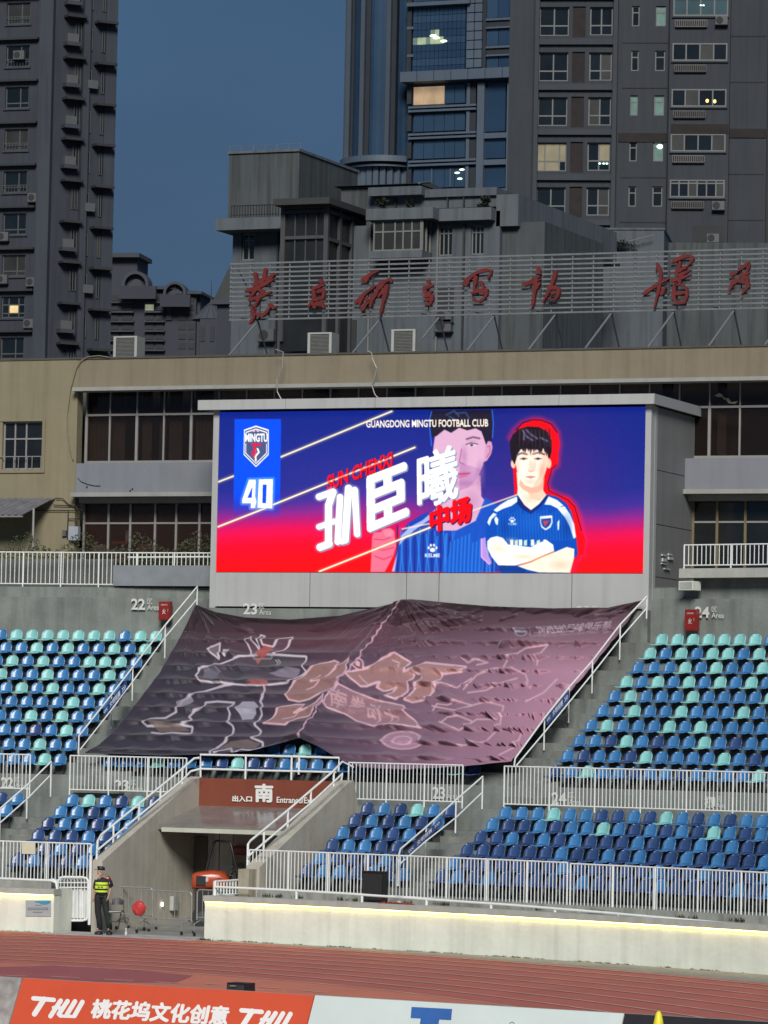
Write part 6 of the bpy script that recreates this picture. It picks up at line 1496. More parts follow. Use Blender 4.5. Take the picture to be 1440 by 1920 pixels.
# --- blue glass tower
PG = Plane(850, 500., 22.)
G_ = proot('glass_tower', 'blue glass office tower behind with a few lit rooms', 'building', PG)
gx = lambda x, y=150: PG.L(x, y)[0]; gz = lambda y, x=850: PG.L(x, y)[1]
M_bg = mat('blue_curtain_glass', (.020, .044, .085), .22, .25, .12, spec=.5); M_bg2 = mat('blue_curtain_glass_pale', (.028, .058, .102), .25, .2, .12, spec=.5)
M_gf = mat('tower_blue_frame', (.070, .095, .130), .5, .1, .2, streak=.1); M_gd = mat('tower_dark_slot', (.014, .018, .026), .6, .2, .4); M_gfin = mat('tower_pale_fin', (.050, .066, .090), .5, .1, .2)
zG = gz(-80)
aM0, aM1 = gx(762), gx(990)
MB().box(aM0, aM1, .8, 30, 0, zG).build('core_wall', M_bg, G_, local=True)
# upper block
zc0, zc1 = PG.L(850, 153)[1], PG.L(850, 134)[1]
for i in range(8):
    a = aM0 - .3 + (aM1 + 2 - aM0) * i / 8; b = aM0 - .3 + (aM1 + 2 - aM0) * (i + 1) / 8
    MB().box(a, b - .08, -1.4, .79, zc0, zc1).build('cornice_panel', M_gf, G_, local=True)
def gp(x0, y0, x1, y1, m_, nm, b0=.3, b1=.79):
    xo = 0; h = PG.rect(x0, y0, x1, y1, b0); return MB().box(h[0], h[1], b0, b1, h[2], h[3]).build(nm, m_, G_, local=True)
def gsplit(x0, y0, x1, y1, nx_, ny_, mats, nm='glass_panel', b0=.35, gap=.10, lit=None):
    h = PG.rect(x0, y0, x1, y1, b0)
    for i in range(nx_):
        for j in range(ny_):
            a = h[0] + (h[1] - h[0]) * i / nx_; b = h[0] + (h[1] - h[0]) * (i + 1) / nx_; c = h[2] + (h[3] - h[2]) * j / ny_; d = h[2] + (h[3] - h[2]) * (j + 1) / ny_
            m_ = mats[(i * 3 + j * 5) % len(mats)] if not lit or (i, j) not in lit else lit[(i, j)]
            MB().box(a + gap / 2, b - gap / 2, b0, .79, c + gap / 2, d - gap / 2).build(nm, m_, G_, local=True)
litg = emit('lit_office_green', (.62, .78, .50), .42, .5, .8); litw = emit('lit_office_warm', (.80, .56, .34), .42, .35, .5); litd = emit('lit_office_dim', (.30, .40, .36), .28, .4, .8)
gp(764, -80, 772, 140, M_gd, 'dark_slot', .2)
for y in (52, 104): gp(763, y - 2, 775, y + 3, M_gf, 'slot_bar', .1)
gsplit(775, -80, 873, 136, 12, 16, [M_bg, M_bg, M_bg2], gap=.05, lit={(0, 5): litd, (1, 5): litg, (2, 5): litg, (3, 5): litd, (4, 5): litg, (5, 5): litg, (6, 5): litd, (4, 6): litg, (5, 6): litd, (6, 4): litd} and {(1, 4): litg, (2, 4): litg, (3, 4): litd, (4, 4): litg, (5, 4): litg, (6, 4): litg, (4, 5): litd, (5, 5): litg, (0, 4): litd})
mb = MB()
for x, y in ((812, 67), (818, 71), (832, 77)): a, z = PG.L(x, y, .2); mb.ball((a, .2, z), .45, .08, .16)
mb.build('ceiling_lamps', emit('office_lamp', (.9, 1., .8), 2.5), G_, local=True)
gsplit(875, -80, 905, 127, 2, 12, [M_gf], 'pilaster_panel', .0, .12)
gp(906, -80, 912, 130, M_gd, 'dark_slot', .1)
for y0, y1 in ((-50, 33), (52, 85), (104, 130)): gsplit(912, y0, 979, y1, 3, 1, [M_bg2, M_bg], gap=.08)
for y in (36, 88): 
    gp(912, y + 1, 979, y + 13, M_gd, 'dark_slot', .2); gp(911, y - 3, 980, y + 1, M_gf, 'balcony_rail', -.1); gp(911, y + 13, 980, y + 16, M_gf, 'balcony_slab', -.1)
gp(762, 2, 880, 9, M_gf, 'upper_ledge', -.6); gp(764, 9, 770, 12, M_gd, 'dark_slot', .1)
# lower floors
for n_, (y0, y1) in enumerate(((161, 195), (213, 246), (263, 297), (316, 352), (368, 400))):
    lit = {(0, 0): litw, (1, 0): litw, (2, 0): litw} if n_ == 0 else None
    gp(763, y0, 771, y1, M_gd, 'dark_slot', .15)
    gsplit(775, y0, 872, y1, 5, 1, [M_bg2, M_bg, M_bg2], gap=.07, lit=lit)
    gp(880, y0 - 2, 892, y1, M_gd, 'dark_slot', .15)
    gp(765, y1 + 2, 892, y1 + 6, M_gf, 'floor_slab', -.3); gp(765, y1 + 9, 892, y1 + 13, M_gf, 'floor_slab', -.3)
gp(873, 155, 879, 420, M_gf, 'pier', .0); gp(893, 155, 906, 420, M_gf, 'pier', -.35); gp(949, 155, 964, 420, M_gf, 'pier', -.35)
for y0, y1 in ((158, 247), (260, 297), (313, 352), (366, 420)):
    gsplit(907, y0, 948, y1, 1, 1, [M_bg], gap=.08); gsplit(965, y0, 985, y1, 1, 1, [M_bg], gap=.08)
    gp(905, y1 + 1, 990, y1 + 11, M_gf, 'floor_slab', -.2)
for x in (868 - 60, 843): gp(x, 316, x + 2, 350, M_gf, 'mullion', .2)
mb = MB()
for x, y in ((857, 324), (866, 318), (862, 335)): a, z = PG.L(x, y, .2); mb.ball((a, .2, z), .35, .08, .12)
mb.build('ceiling_lamps', MATS['office_lamp'], G_, local=True)
# rounded left part with fins
aC0, aC1 = gx(637), gx(764); cxm = (aC0 + aC1) / 2; rw_ = (aC1 - aC0) / 2
def curve(t, off=0.): # t 0..1 from left to right
    th_ = math.pi * (1.0 - t); return (cxm + (rw_ + off) * math.cos(th_ * .78 + math.pi * .11) / math.cos(math.pi * .11), 6.0 - (6.0 + off) * math.sin(th_ * .78 + math.pi * .11))
zC0, zC1 = gz(293, 700), zG
n = 26
for i in range(n):
    a0, b0_ = curve(i / n); a1, b1_ = curve((i + 1) / n)
    MB().add([(a0, b0_, zC0), (a1, b1_, zC0), (a1, b1_, zC1), (a0, b0_, zC1), (a0, b0_ + .4, zC0), (a1, b1_ + .4, zC0), (a1, b1_ + .4, zC1), (a0, b0_ + .4, zC1)], [(0, 1, 2, 3), (0, 4, 5, 1), (3, 2, 6, 7)]).build('curved_glass_strip', [M_bg, M_bg2, M_bg2, M_bg][i % 4], G_, local=True)
for t in (.06, .16, .40, .66, .95):
    a, b = curve(t, .5); MB().box(a - .28, a + .28, b - .4, b + 1, zC0, zC1).build('fin', M_gfin, G_, local=True); MB().box(a + .32, a + .9, b + .1, b + 1, zC0, zC1).build('dark_slot', M_gd, G_, local=True)
for (zy0, zy1, off) in ((293, 304, 1.2), (308, 312, .6)):
    mb = MB(); za_, zb_ = gz(zy1, 700), gz(zy0, 700); pts = []; fs = []
    for i in range(31):
        a, b = curve(i / 30, off); pts += [(a, b, za_), (a, b, zb_), (a, b + 3, zb_), (a, b + 3, za_)]
        if i:
            for j in range(4): fs.append((4 * i - 4 + j, 4 * i + j, 4 * i + (j + 1) % 4, 4 * i - 4 + (j + 1) % 4))
    mb.add(pts, fs).build('curved_cornice', M_gf, G_, local=True)
for i in range(14):
    a, b = curve(i / 13, -.2); MB().box(a - .35, a + .35, b, b + .8, gz(372, 700), gz(312, 700)).build('column', M_gf, G_, local=True)
MB().box(aC0 + .5, aC1, 5, 28, 0, gz(305, 700)).build('lower_volume', M_gd, G_, local=True)
MB().box(aC0 + 2, aM0 + 1, 6.5, 28, 0, zG).build('curved_core', M_gd, G_, local=True)
# far block with ring arches
PD = Plane(290, 600., 10.)
D_ = proot('far_housing_block', 'distant dark housing block with two ring-shaped roof ornaments', 'building', PD)
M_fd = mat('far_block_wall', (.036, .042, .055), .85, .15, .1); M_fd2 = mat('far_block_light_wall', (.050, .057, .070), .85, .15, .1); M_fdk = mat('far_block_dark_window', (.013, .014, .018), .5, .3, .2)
def dp(x0, y0, x1, y1, m_, nm, b0=0., b1=8.):
    h = PD.rect(x0, y0, x1, y1, b0); return MB().box(h[0], h[1], b0, b1, h[2], h[3]).build(nm, m_, D_, local=True)
dp(170, 545, 366, 720, M_fd, 'main_wall'); dp(190, 482, 257, 545, M_fd, 'upper_block', 1.); dp(186, 474, 261, 482, M_fd2, 'roof_slab', -.5); dp(262, 536, 330, 542, M_fd2, 'roof_slab', -1.); dp(330, 546, 378, 551, M_fd2, 'roof_slab', -1.); dp(312, 540, 322, 600, M_fd, 'pier', -.3); dp(366, 551, 374, 720, M_fd, 'pier', 1.); dp(222, 536, 292, 560, M_fd, 'parapet', -2.6, -2.); dp(300, 552, 356, 575, M_fd, 'parapet', -2.6, -2.)
for cx, cy, r_ in ((254, 534, 26), (328, 550, 22)):
    a, z = PD.L(cx, cy, -1.5); rr_o = r_ * 600 / F; rings = []
    mb = MB(); n = 22
    for (ro, ri, y0_, y1_) in ((rr_o, rr_o * .78, -1.8, 1.), (rr_o * .77, .02, -.6, .5), (rr_o * .45, .02, -.9, -.61)):
        pts = []; fs = []
        for i in range(n + 1):
            t = math.pi * 2 * i / n
            for rad, yy_ in ((ro, y0_), (ro, y1_), (ri, y1_), (ri, y0_)): pts.append((a + rad * math.cos(t), yy_, z + rad * math.sin(t)))
            if i:
                for j in range(4): fs.append((4 * i - 4 + j, 4 * i + j, 4 * i + (j + 1) % 4, 4 * i - 4 + (j + 1) % 4))
        mb = MB(); mb.add(pts, fs).build('roof_ring' if ro > ri * 1.2 and ri > .1 else 'ring_disc', M_fd2, D_, local=True)
flit = emit('far_lit_window', (.55, .60, .42), .45, .5, .5)
for y in (560, 578, 596, 614, 632, 650):
    for x0p, x1p in ((205, 222), (228, 248), (272, 288), (292, 306), (334, 348), (352, 364)):
        m_ = flit if (y == 578 and x0p in (272,)) else M_fdk
        dp(x0p, y - 7, x1p, y + 4, m_, 'window', -.12, -.0)
    for x0p, x1p in ((203, 250), (270, 308)): dp(x0p, y + 5, x1p, y + 8, M_fd2, 'balcony_slab', -.8, -.01)
# small pavilion with conical roof and spire, between
PV = Plane(395, 520., 10.)
V = proot('roof_pavilion', 'distant pavilion with a conical tiled roof and a thin spire', 'building', PV)
a, z = PV.L(392, 585); a0 = PV.L(372, 620)[0]; a1 = PV.L(424, 620)[0]
MB().box(a0 + .2, a1 - .2, 0, 5, 0, PV.L(395, 598)[1]).build('walls', M_fd, V, local=True)
apex = PV.L(391, 562)[1]; ev = PV.L(391, 597)[1]; mb = MB(); n = 16; c0 = ((a0 + a1) / 2 - .8, 2.5)
mb.add([(c0[0] + 2.6 * math.cos(t * 2 * math.pi / n), c0[1] + 2.6 * math.sin(t * 2 * math.pi / n), ev) for t in range(n)] + [(c0[0], c0[1], apex)], [(i, (i + 1) % n, n) for i in range(n)] + [tuple(range(n))[::-1]]).build('cone_roof', M_fd2, V, local=True)
for t in range(n): MB().tube([(c0[0] + 2.62 * math.cos(t * 2 * math.pi / n), c0[1] + 2.62 * math.sin(t * 2 * math.pi / n), ev + .02), (c0[0], c0[1], apex + .04)], .05, 4).build('roof_rib', M_fd, V, local=True)
MB().tube([(c0[0], c0[1], apex), (c0[0], c0[1], PV.L(391, 518)[1])], [.09, .02]).build('spire', M_fd, V, local=True)
for x in (380, 398, 412): h = PV.rect(x - 4, 612, x + 4, 640, -.1); MB().box(h[0], h[1], -.12, -.01, h[2], h[3]).build('window', M_fdk, V, local=True)
# pitched roof corner right of it
PW = Plane(415, 400., 20.)
Wb = proot('gabled_roof_house', 'sliver of a pitched roof house beside the old white block', 'building', PW)
a0, z0 = PW.L(400, 562); a1, z1 = PW.L(430, 500); a2 = PW.L(436, 562)[0]
MB().prism([(a0, z0), (a2 + 3, z0), (a2 + 3, z1 + 1.5), (a1, z1), ], 0, 6).build('roof', mat('far_tile_roof', (.045, .052, .05), .8, .2, .4), Wb, local=True)
MB().box(a0 + .3, a2 + 3, .3, 6, 0, z0 - .5).build('wall', M_fd, Wb, local=True)
MB().box(a0 - .2, a2 + 3, -.3, 6, z0 - .49, z0 - .02).build('eaves', M_fd2, Wb, local=True)

# --- old white block with roof additions
PC = Plane(650, 190., 22.)
C_ = proot('old_white_block', 'weathered pale apartment block with roof additions behind the roof sign', 'building', PC)
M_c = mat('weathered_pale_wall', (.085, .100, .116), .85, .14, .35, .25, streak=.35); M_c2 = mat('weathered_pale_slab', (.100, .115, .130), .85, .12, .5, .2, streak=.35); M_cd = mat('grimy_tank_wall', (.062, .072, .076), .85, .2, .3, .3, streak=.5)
M_cf = mat('old_window_frame', (.17, .17, .16), .5, .1, 2.)
def cr(x0, y0, x1, y1, b=0.): return PC.rect(x0, y0, x1, y1, b)
def cbox(x0, y0, x1, y1, m_, nm, b0=0., b1=6.):
    h = cr(x0, y0, x1, y1, b0); return MB().box(h[0], h[1], b0, b1, h[2], h[3]).build(nm, m_, C_, local=True)
# rooftop tank room
cbox(428, 284, 560, 420, M_cd, 'tank_room', 2., 9.5); cbox(426, 281, 562, 286, M_c2, 'tank_room_coping', 1.9, 9.6)
mb = MB(); h = cr(428, 284, 560, 420, 2.)
for q in range(7): mb.tube([(h[0] + (h[1] - h[0]) * q / 6, 2.1, h[3] + .1), (h[0] + (h[1] - h[0]) * q / 6, 2.1, h[3] + .35)], .015, 4)
mb.tube([(h[0], 2.1, h[3] + .33), (h[1], 2.1, h[3] + .33)], .012, 4); mb.build('lightning_rail', M_cf, C_, local=True)
# left part
hL = cr(434, 427, 690, 700); wl_h = [cr(453, 438, 477, 488)]
facade(PC, hL[0], hL[1], 0, hL[3] , wl_h, .3, 0, M_c, 'left_wall', C_)
lwin(C_, wl_h[0], .12, [.5], [.74], M_cf, M_gl, .07)
MB().box(hL[0], hL[0] + .3, .001, 9, 0, hL[3]).build('side_wall', M_c, C_, local=True); MB().box(hL[0] + .31, cr(1090, 500, 1100, 520)[0] - 2, .4, 9, 0, hL[3] - .02).build('rear_volume', M_cd, C_, local=True)
cbox(404, 408, 530, 430, M_c2, 'roof_slab', -1.3, 3.)
mb = MB(); h = cr(434, 384, 522, 407, -.9)
mb.box(h[0], h[1], -.92, -.88, h[3] - .05, h[3]).box(h[0], h[1], -.92, -.88, h[2] + .1, h[2] + .14)
for q in range(18): mb.box(h[0] + (h[1] - h[0]) * q / 17 - .02, h[0] + (h[1] - h[0]) * q / 17 + .02, -.92, -.88, h[2], h[3])
mb.build('roof_railing', M_twd, C_, local=True, kind='stuff')
# glazed steel annex
an = cr(528, 390, 612, 500, -3.); M_an = mat('annex_steel_grey', (.052, .056, .060), .7, .2, 1., streak=.3); M_ag = mat('annex_dark_glass', (.016, .018, .018), .3, .4, .8)
MB().box(an[0], an[1], -2.95, 1.5, an[2] - 4, an[3]).build('annex_glazing', M_ag, C_, local=True)
for x in (529, 610): q = cr(x - 4, 385, x + 4, 640, -3.1); MB().box(q[0], q[1], -3.15, -2.96, q[2], q[3]).build('annex_post', M_an, C_, local=True)
for y in (388, 397, 445): q = cr(528, y - 3, 612, y + 3, -3.1); MB().box(q[0], q[1], -3.12, -2.955, q[2], q[3]).build('annex_beam', M_an, C_, local=True)
for x in (552, 572, 592): q = cr(x - 1, 400, x + 1, 490, -3.1); MB().box(q[0], q[1], -3.05, -2.955, q[2], q[3]).build('annex_mullion', M_an, C_, local=True)
q = cr(520, 363, 700, 384, -3.4); MB().box(q[0], an[1] + .5, -3.9, 2.6, an[3] + .05, an[3] + .35).build('annex_roof', mat('annex_roof_dark', (.035, .036, .036), .8, .2, 1.), C_, local=True)
# annex side, receding
for b_ in (-1.6, -.1, 1.4): MB().box(an[1] + .01, an[1] + .16, b_ - .12, b_ + .12, an[2] - 4, an[3]).build('annex_side_post', M_an, C_, local=True)
for z_ in (an[3] - .2, an[3] - 1.5): MB().box(an[1] + .005, an[1] + .14, -2.9, 1.5, z_ - .08, z_ + .08).build('annex_side_beam', M_an, C_, local=True)
# main part with bay window
cbox(686, 390, 812, 411, M_c2, 'roof_slab', -1.4, 4.); cbox(812, 390, 921, 413, M_c2, 'roof_slab', -.6, 4.)
cbox(690, 350, 790, 366, M_c, 'attic_band', .3, 5.); cbox(790, 353, 931, 368, M_c, 'attic_band', .8, 5.); cbox(690, 366, 931, 391, M_c, 'attic_wall', 1., 5.)
for x in (740, 838, 868): cbox(x, 366, x + 2, 391, M_twd, 'attic_pipe', .85, .98)
mb = MB()
for cx, cy, r_ in ((717, 380, 9), (769, 382, 7), (906, 388, 8), (912, 374, 6)):
    a, z = PC.L(cx, cy, .2); 
    for i in range(160):
        t = rnd.random() * 6.28; rad = rnd.random() ** .5 * r_ / 40; x = a + rad * math.cos(t); zz = z + rad * math.sin(t) * .9; l = .06 + rnd.random() * .08; q = rnd.random() * 6.28
        mb.add([(x, rnd.uniform(-.1, .5), zz), (x + l * math.cos(q), rnd.uniform(-.1, .5), zz + l * math.sin(q)), (x + l * math.cos(q + 1), rnd.uniform(-.1, .5), zz + l * math.sin(q + 1))], [(0, 1, 2)])
mb.build('roof_plants', mat('dark_roof_plants', (.020, .028, .018), .9, .4, 3.), C_, local=True, kind='stuff')
mR = cr(690, 411, 935, 700); mw = [cr(822, 424, 848, 479), cr(883, 422, 907, 477)]
facade(PC, hL[1] + .0, mR[1], 0, mR[3] + .3, mw, .3, -.0, M_c, 'main_wall', C_)
for h in mw: lwin(C_, h, .12, [.33, .66], [.76], M_cf, M_gl, .06)
bw = cr(700, 412, 790, 470, -1.2)
lwin(C_, bw, -1.2, [.2, .45, .62, .8], [.62], M_cf, M_gl2, .07, 'bay_window', .12)
MB().box(bw[0] - .15, bw[1] + .1, -1.3, -.0, bw[2] - .35, bw[2] - .01).build('bay_sill', M_c2, C_, local=True); MB().box(bw[0], bw[1] - .02, -1.05, -.01, bw[2], bw[3]).build('bay_room', M_twd, C_, local=True)
for b_ in (-1.15, -.65, -.15): MB().box(bw[1] + .001, bw[1] + .08, b_ - .04, b_ + .04, bw[2], bw[3]).build('bay_side_mullion', M_cf, C_, local=True)
for x in (517, 690, 817, 866): h = cr(x, 420, x + 3, 700, -.1); MB().box(h[0], h[1], -.12, -.003, 0, h[3]).build('drain_pipe', M_cf if x in (690, 817) else M_twd, C_, local=True)
# hipped roof behind
h = cr(640, 328, 800, 352, 6.); c1_, c2_ = h[0], h[1]
MB().add([(c1_, 5, h[2]), (c2_, 5, h[2]), (c2_, 14, h[2]), (c1_, 14, h[2]), (c1_ + 1.6, 9, h[3]), (c2_ - 1.0, 9, h[3])], [(0, 1, 5, 4), (1, 2, 5), (2, 3, 4, 5), (3, 0, 4)]).build('hipped_roof', mat('dark_roof_tiles', (.016, .016, .018), .85, .3, 1.2, .4), C_, local=True)
MB().tube([(c2_ - 1.0, 9, h[3] + .02), (c2_, 5, h[2] + .02)], .06).build('roof_ridge', M_c2, C_, local=True)
MB().box(c1_ + .3, c2_ - .3, 5.3, 13.5, h[2] - 3, h[2] - .01).build('roof_room', M_cd, C_, local=True)
# receding right-hand side with a sloping parapet line
aS = mR[1]
sA = lambda px, py: PC.side(px, py, aS)
b1, zz1 = sA(931, 362); b2, zz2 = sA(1125, 440)
zz0 = zz1
MB().add([(aS, .0, 0), (aS, b2, 0), (aS, b2, zz1 - .9), (aS, 0, zz1 - .9)], [(0, 1, 2, 3)]).build('side_wall', M_c, C_, local=True)
MB().box(aS - .2, aS + .9, .0, b2, zz1 - 1.5, zz1).build('side_parapet', M_c2, C_, local=True)
MB().box(aS + .001, aS + 1.0, b2 * .5, b2 + .3, zz1 - 1.75, zz1 - 1.52).build('side_gutter', M_twd, C_, local=True)
for x0p, x1p in ((963, 975), (1019, 1026), (1064, 1070)):
    ba, za_ = sA(x0p, 430); bb, _z = sA(x1p, 430); zz_ = sA((x0p + x1p) / 2, 478)[1]
    w_ = MB().box(aS + .005, aS + .06, ba, bb, zz_, za_).build('window', M_cf, C_, local=True); MB().box(aS + .061, aS + .07, ba + .06, bb - .06, zz_ + .06, za_ - .06).build('pane', M_gl, w_, local=True)
# low terrace block at the end
cb = Plane(1190, 205., 8.); T_ = proot('roof_terrace_block', 'low pale terrace block with plants and railing below the apartment tower', 'building', cb)
h = cb.rect(1125, 431, 1243, 720); MB().box(h[0], h[1], 0, 8, 0, h[3]).build('wall', M_c, T_, local=True); MB().box(h[0] - .05, h[1] + .05, -.06, 8, h[3] + .002, h[3] + .1).build('coping', M_c2, T_, local=True)
h2 = cb.rect(1250, 440, 1440, 720, 3.); MB().box(h2[0], h2[1], 3, 9, 0, cb.L(1300, 455, 3)[1]).build('rear_wall', M_cd, T_, local=True)
mb = MB(); a, z = cb.L(1158, 462, -.5)
for i in range(500):
    x = a + rnd.gauss(0, .45); zz = z + abs(rnd.gauss(0, .16)) ; l = .07; q = rnd.random() * 6.28
    mb.add([(x, -.4 + rnd.random() * .3, zz), (x + l * math.cos(q), -.4, zz + l * math.sin(q)), (x + l * math.cos(q + 1), -.3, zz + l * math.sin(q + 1))], [(0, 1, 2)])
mb.build('terrace_plants', MATS['dark_roof_plants'], T_, local=True, kind='stuff')
MB().tube([(*cb.L(1180, 455)[:1], -.5, cb.L(1180, 455)[1]), (cb.L(1227, 443)[0], -.5, cb.L(1227, 443)[1])], .03).build('railing', M_cf, T_, local=True)
# openings on the pale block behind the slats
for x0p, y0p, x1p, y1p in ((560, 610, 600, 660), (640, 600, 668, 660), (820, 540, 850, 600), (1130, 520, 1200, 600)):
    h = cr(x0p, y0p, x1p, y1p, -.05) if x1p < 940 else None
    if h: MB().box(h[0], h[1], -.05, -.003, h[2], h[3]).build('dark_opening', M_twd, C_, local=True)
for x, y in ((504, 640), (836, 605), (835, 622)): a, z = PC.L(x, y); ac(C_, a, z, 0, .8, .55)
# ------------------------------------------------------------ smaller things round the entrance
class Card:
    """plane through pixel (px,py) at forward distance D, directions right (a), away (b), up; alpha turns it"""
    def __init__(s, px, py, D, alpha=0.):
        s.pl = Plane(px, D, alpha); s.pl.o = s.pl.o.copy()
    def __call__(s, x, y, b=0.):
        a, z = s.pl.L(x, y, b); return a, b, z
def wtube(par, pts, r, nm, m, n=8): return MB().tube(pts, r, n).build(nm, m, par)
# concrete upstand under the front fence, with grime
up = MB(S); up.sbox(sk(484, 1670, .88), -14, .86, .895, 1.02, 1.35, .8); o = up.build('stained_upstand', M_upst); o['label'] = 'low stained concrete upstand between the white pipe rail and the front fence'; o['category'] = 'wall'
up = MB(S); up.sbox(-66, sk(96, 1660, .88), .86, .895, 1.02, 1.35, .8); o = up.build('stained_upstand', M_upst); o['label'] = 'short stained concrete upstand behind the far left white wall'; o['category'] = 'wall'
M_weed = mat('dry_weeds', (.035, .040, .018), .9, .4, 6.)
mb = MB()
def tuft(x, y, z, n, w, h):
    for i in range(n):
        a = rnd.gauss(0, w); b = rnd.gauss(0, .03); q = rnd.random() * 6.28; l = .02 + rnd.random() * .03; hh = h * (.4 + rnd.random())
        mb.add([(x + a - l * .4, y + b, z), (x + a + l * .4, y + b, z), (x + a + l * math.cos(q) * 1.5, y + b + .02 * math.sin(q), z + hh)], [(0, 1, 2)])
for px in (500, 522, 560, 640, 668, 690, 720, 762, 824, 838, 1006, 1106, 1120, 1278, 1300, 1380, 1390):
    s_ = s_at(px, .8, 1.15); p = S(s_, .8, 1.15); tuft(p[0], p[1], 1.19, 16, .09, .09)
for i in range(330):
    s_ = WR + rnd.random() * 17.5
    if math.sin(s_ * 2.3) + math.sin(s_ * 5.1) < -.2: continue
    p = S(s_, .03, 0); tuft(p[0], p[1], -.01, 3, .05, .035)
for px in (375, 384, 392): p = S(s_at(px, -.1, 0), -.1, 0); tuft(p[0], p[1], -.01, 22, .05, .06)
for i in range(60): p = S(-55 + rnd.random() * 5.6, .03, 0); tuft(p[0], p[1], -.01, 3, .05, .03)
o = mb.build('weeds', M_weed, kind='stuff'); o['label'] = 'dry weeds and dirt along the foot and top of the white walls'; o['category'] = 'weeds'
# gate with white sheeting
def kp(x, y, k): return P(x, y, k)
KG = 1.15
gt = root('entrance_gate', 'white barred gate with sheeting between the left white wall and the entrance', 'gate', P(137, 1728, KG), tang(-49))
fr_ = [(108, 1690), (108, 1655), (112, 1646), (120, 1644.5), (155, 1645), (163, 1647), (165.5, 1653), (165.5, 1718), (162, 1724), (155, 1726), (106, 1726)]
wtube(gt, [kp(x, y, KG) for x, y in fr_], .035, 'gate_frame', M_rail)
for i in range(8): wtube(gt, [kp(114 + i * 6.4, 1647, KG), kp(113.3 + i * 6.4, 1724, KG)], .012, 'bar', M_rail, 5)
wtube(gt, [kp(108, 1664, KG), kp(165, 1664, KG)], .02, 'cross_bar', M_rail); wtube(gt, [kp(108, 1655, KG), kp(165, 1655, KG)], .015, 'cross_bar', M_rail)
a, b, c, d = kp(110, 1667, KG + .05), kp(163, 1667, KG + .05), kp(163, 1722, KG + .05), kp(110, 1722, KG + .05)
mb = MB(); n = 30; pts = []; fs = []; g_ = bil(a, b, d, c)
for i in range(n + 1):
    for v in (1, 0): q = g_(i / n, v); pts.append((q[0] + .02 * math.sin(i * 1.9), q[1] + .04 * math.sin(i * 1.3), q[2]))
    if i: fs.append((2 * i - 2, 2 * i - 1, 2 * i + 1, 2 * i))
mb.add(pts, fs).build('white_sheeting', mat('white_sheeting', (.66, .68, .68), .7, .12, 3., .2, streak=.25), gt, smooth=True)
wtube(gt, [kp(170.5, 1604, KG), kp(167.5, 1734, KG)], .045, 'gate_post', M_rail)
MB(S).box(sk(104, 1700, 1.9), sk(171, 1700, 1.9), 1.9, 2.0, 0, 1.28).build('backing_wall', M_concdark, gt)
wtube(gt, [kp(80, 1652, .9), kp(100, 1649, .9), kp(107, 1654, .9), kp(107.5, 1690, .9)], .03, 'side_rail', M_rail)
# short fence at the end of the long wall
ef = root('end_fence', 'short low white picket fence on the end of the long white wall', 'fence', P(405, 1686, .5), 0, 'white bar fences of the stand')
def ep(t, z): 
    s0_, s1_ = s_at(403, .35, 1.5), s_at(459, 1.6, 1.5); s = s0_ + (s1_ - s0_) * t; k = .35 + 1.25 * t; return S(s, k, z)
wtube(ef, [ep(0, 1.55), ep(1, 1.58)], .028, 'top_rail', M_rail); wtube(ef, [ep(0, 1.20), ep(1, 1.20)], .02, 'bottom_rail', M_rail)
for i in range(11): wtube(ef, [ep(i / 10, 1.18), ep(i / 10, 1.56)], .05 if i in (0, 10) else .02, 'post' if i in (0, 10) else 'picket', M_rail, 6)
# paper on the fence, notice on the left wall
pa_ = [P(x, y, 1.26) for x, y in ((41, 1579), (66, 1580), (66, 1601.5), (41, 1601))]
mb = MB(); mb.add(pa_ + [tuple(np.array(p) + [.002, .012, 0]) for p in pa_], [(3, 2, 1, 0), (4, 5, 6, 7), (0, 1, 5, 4), (1, 2, 6, 5), (2, 3, 7, 6), (3, 0, 4, 7)]); o = mb.build('paper_sheet', mat('old_paper', (.62, .58, .44), .8, .08, 4.)); o['label'] = 'cream sheet of paper tied to the left white bar fence'; o['category'] = 'paper'
nt = root('wall_notice', 'grey notice board with a blue wave and small lines on the left white wall', 'notice', P(72, 1718, .03), tang(-50))
def nq(x0, y0, x1, y1, k, m_, nm, th=.01, par=nt):
    q = [P(x0, y1, k), P(x1, y1, k), P(x1, y0, k), P(x0, y0, k)]; bk_ = [tuple(np.array(p) + [.003, th, 0]) for p in q]
    return MB().hexa([q[0], q[1], bk_[1], bk_[0], q[3], q[2], bk_[2], bk_[3]]).build(nm, m_, par)
pn_ = nq(48, 1688, 95, 1718, .035, mat('notice_grey', (.36, .40, .42), .5, .08, 4.), 'board', .02)
mb = MB(); w_ = [(66, 1689.5), (94.5, 1689.5), (94.5, 1693), (88, 1696), (80, 1696.5), (74, 1693.5), (66, 1691.5)]; mb.add([P(x, y, .028) for x, y in w_], [tuple(range(len(w_)))[::-1]]); mb.build('blue_wave', mat('notice_blue', (.05, .28, .46), .5), pn_)
for x0_, x1_, y_ in ((66, 80, 1697.5), (52, 92, 1702.5), (52, 92, 1705.5), (62, 82, 1710.5)):
    for q in range(int((x1_ - x0_) / 3)): nq(x0_ + q * 3, y_ - .8, x0_ + q * 3 + 2, y_ + .9, .030, mat('notice_ink', (.12, .12, .13), .6), 'print_line', .001, pn_)

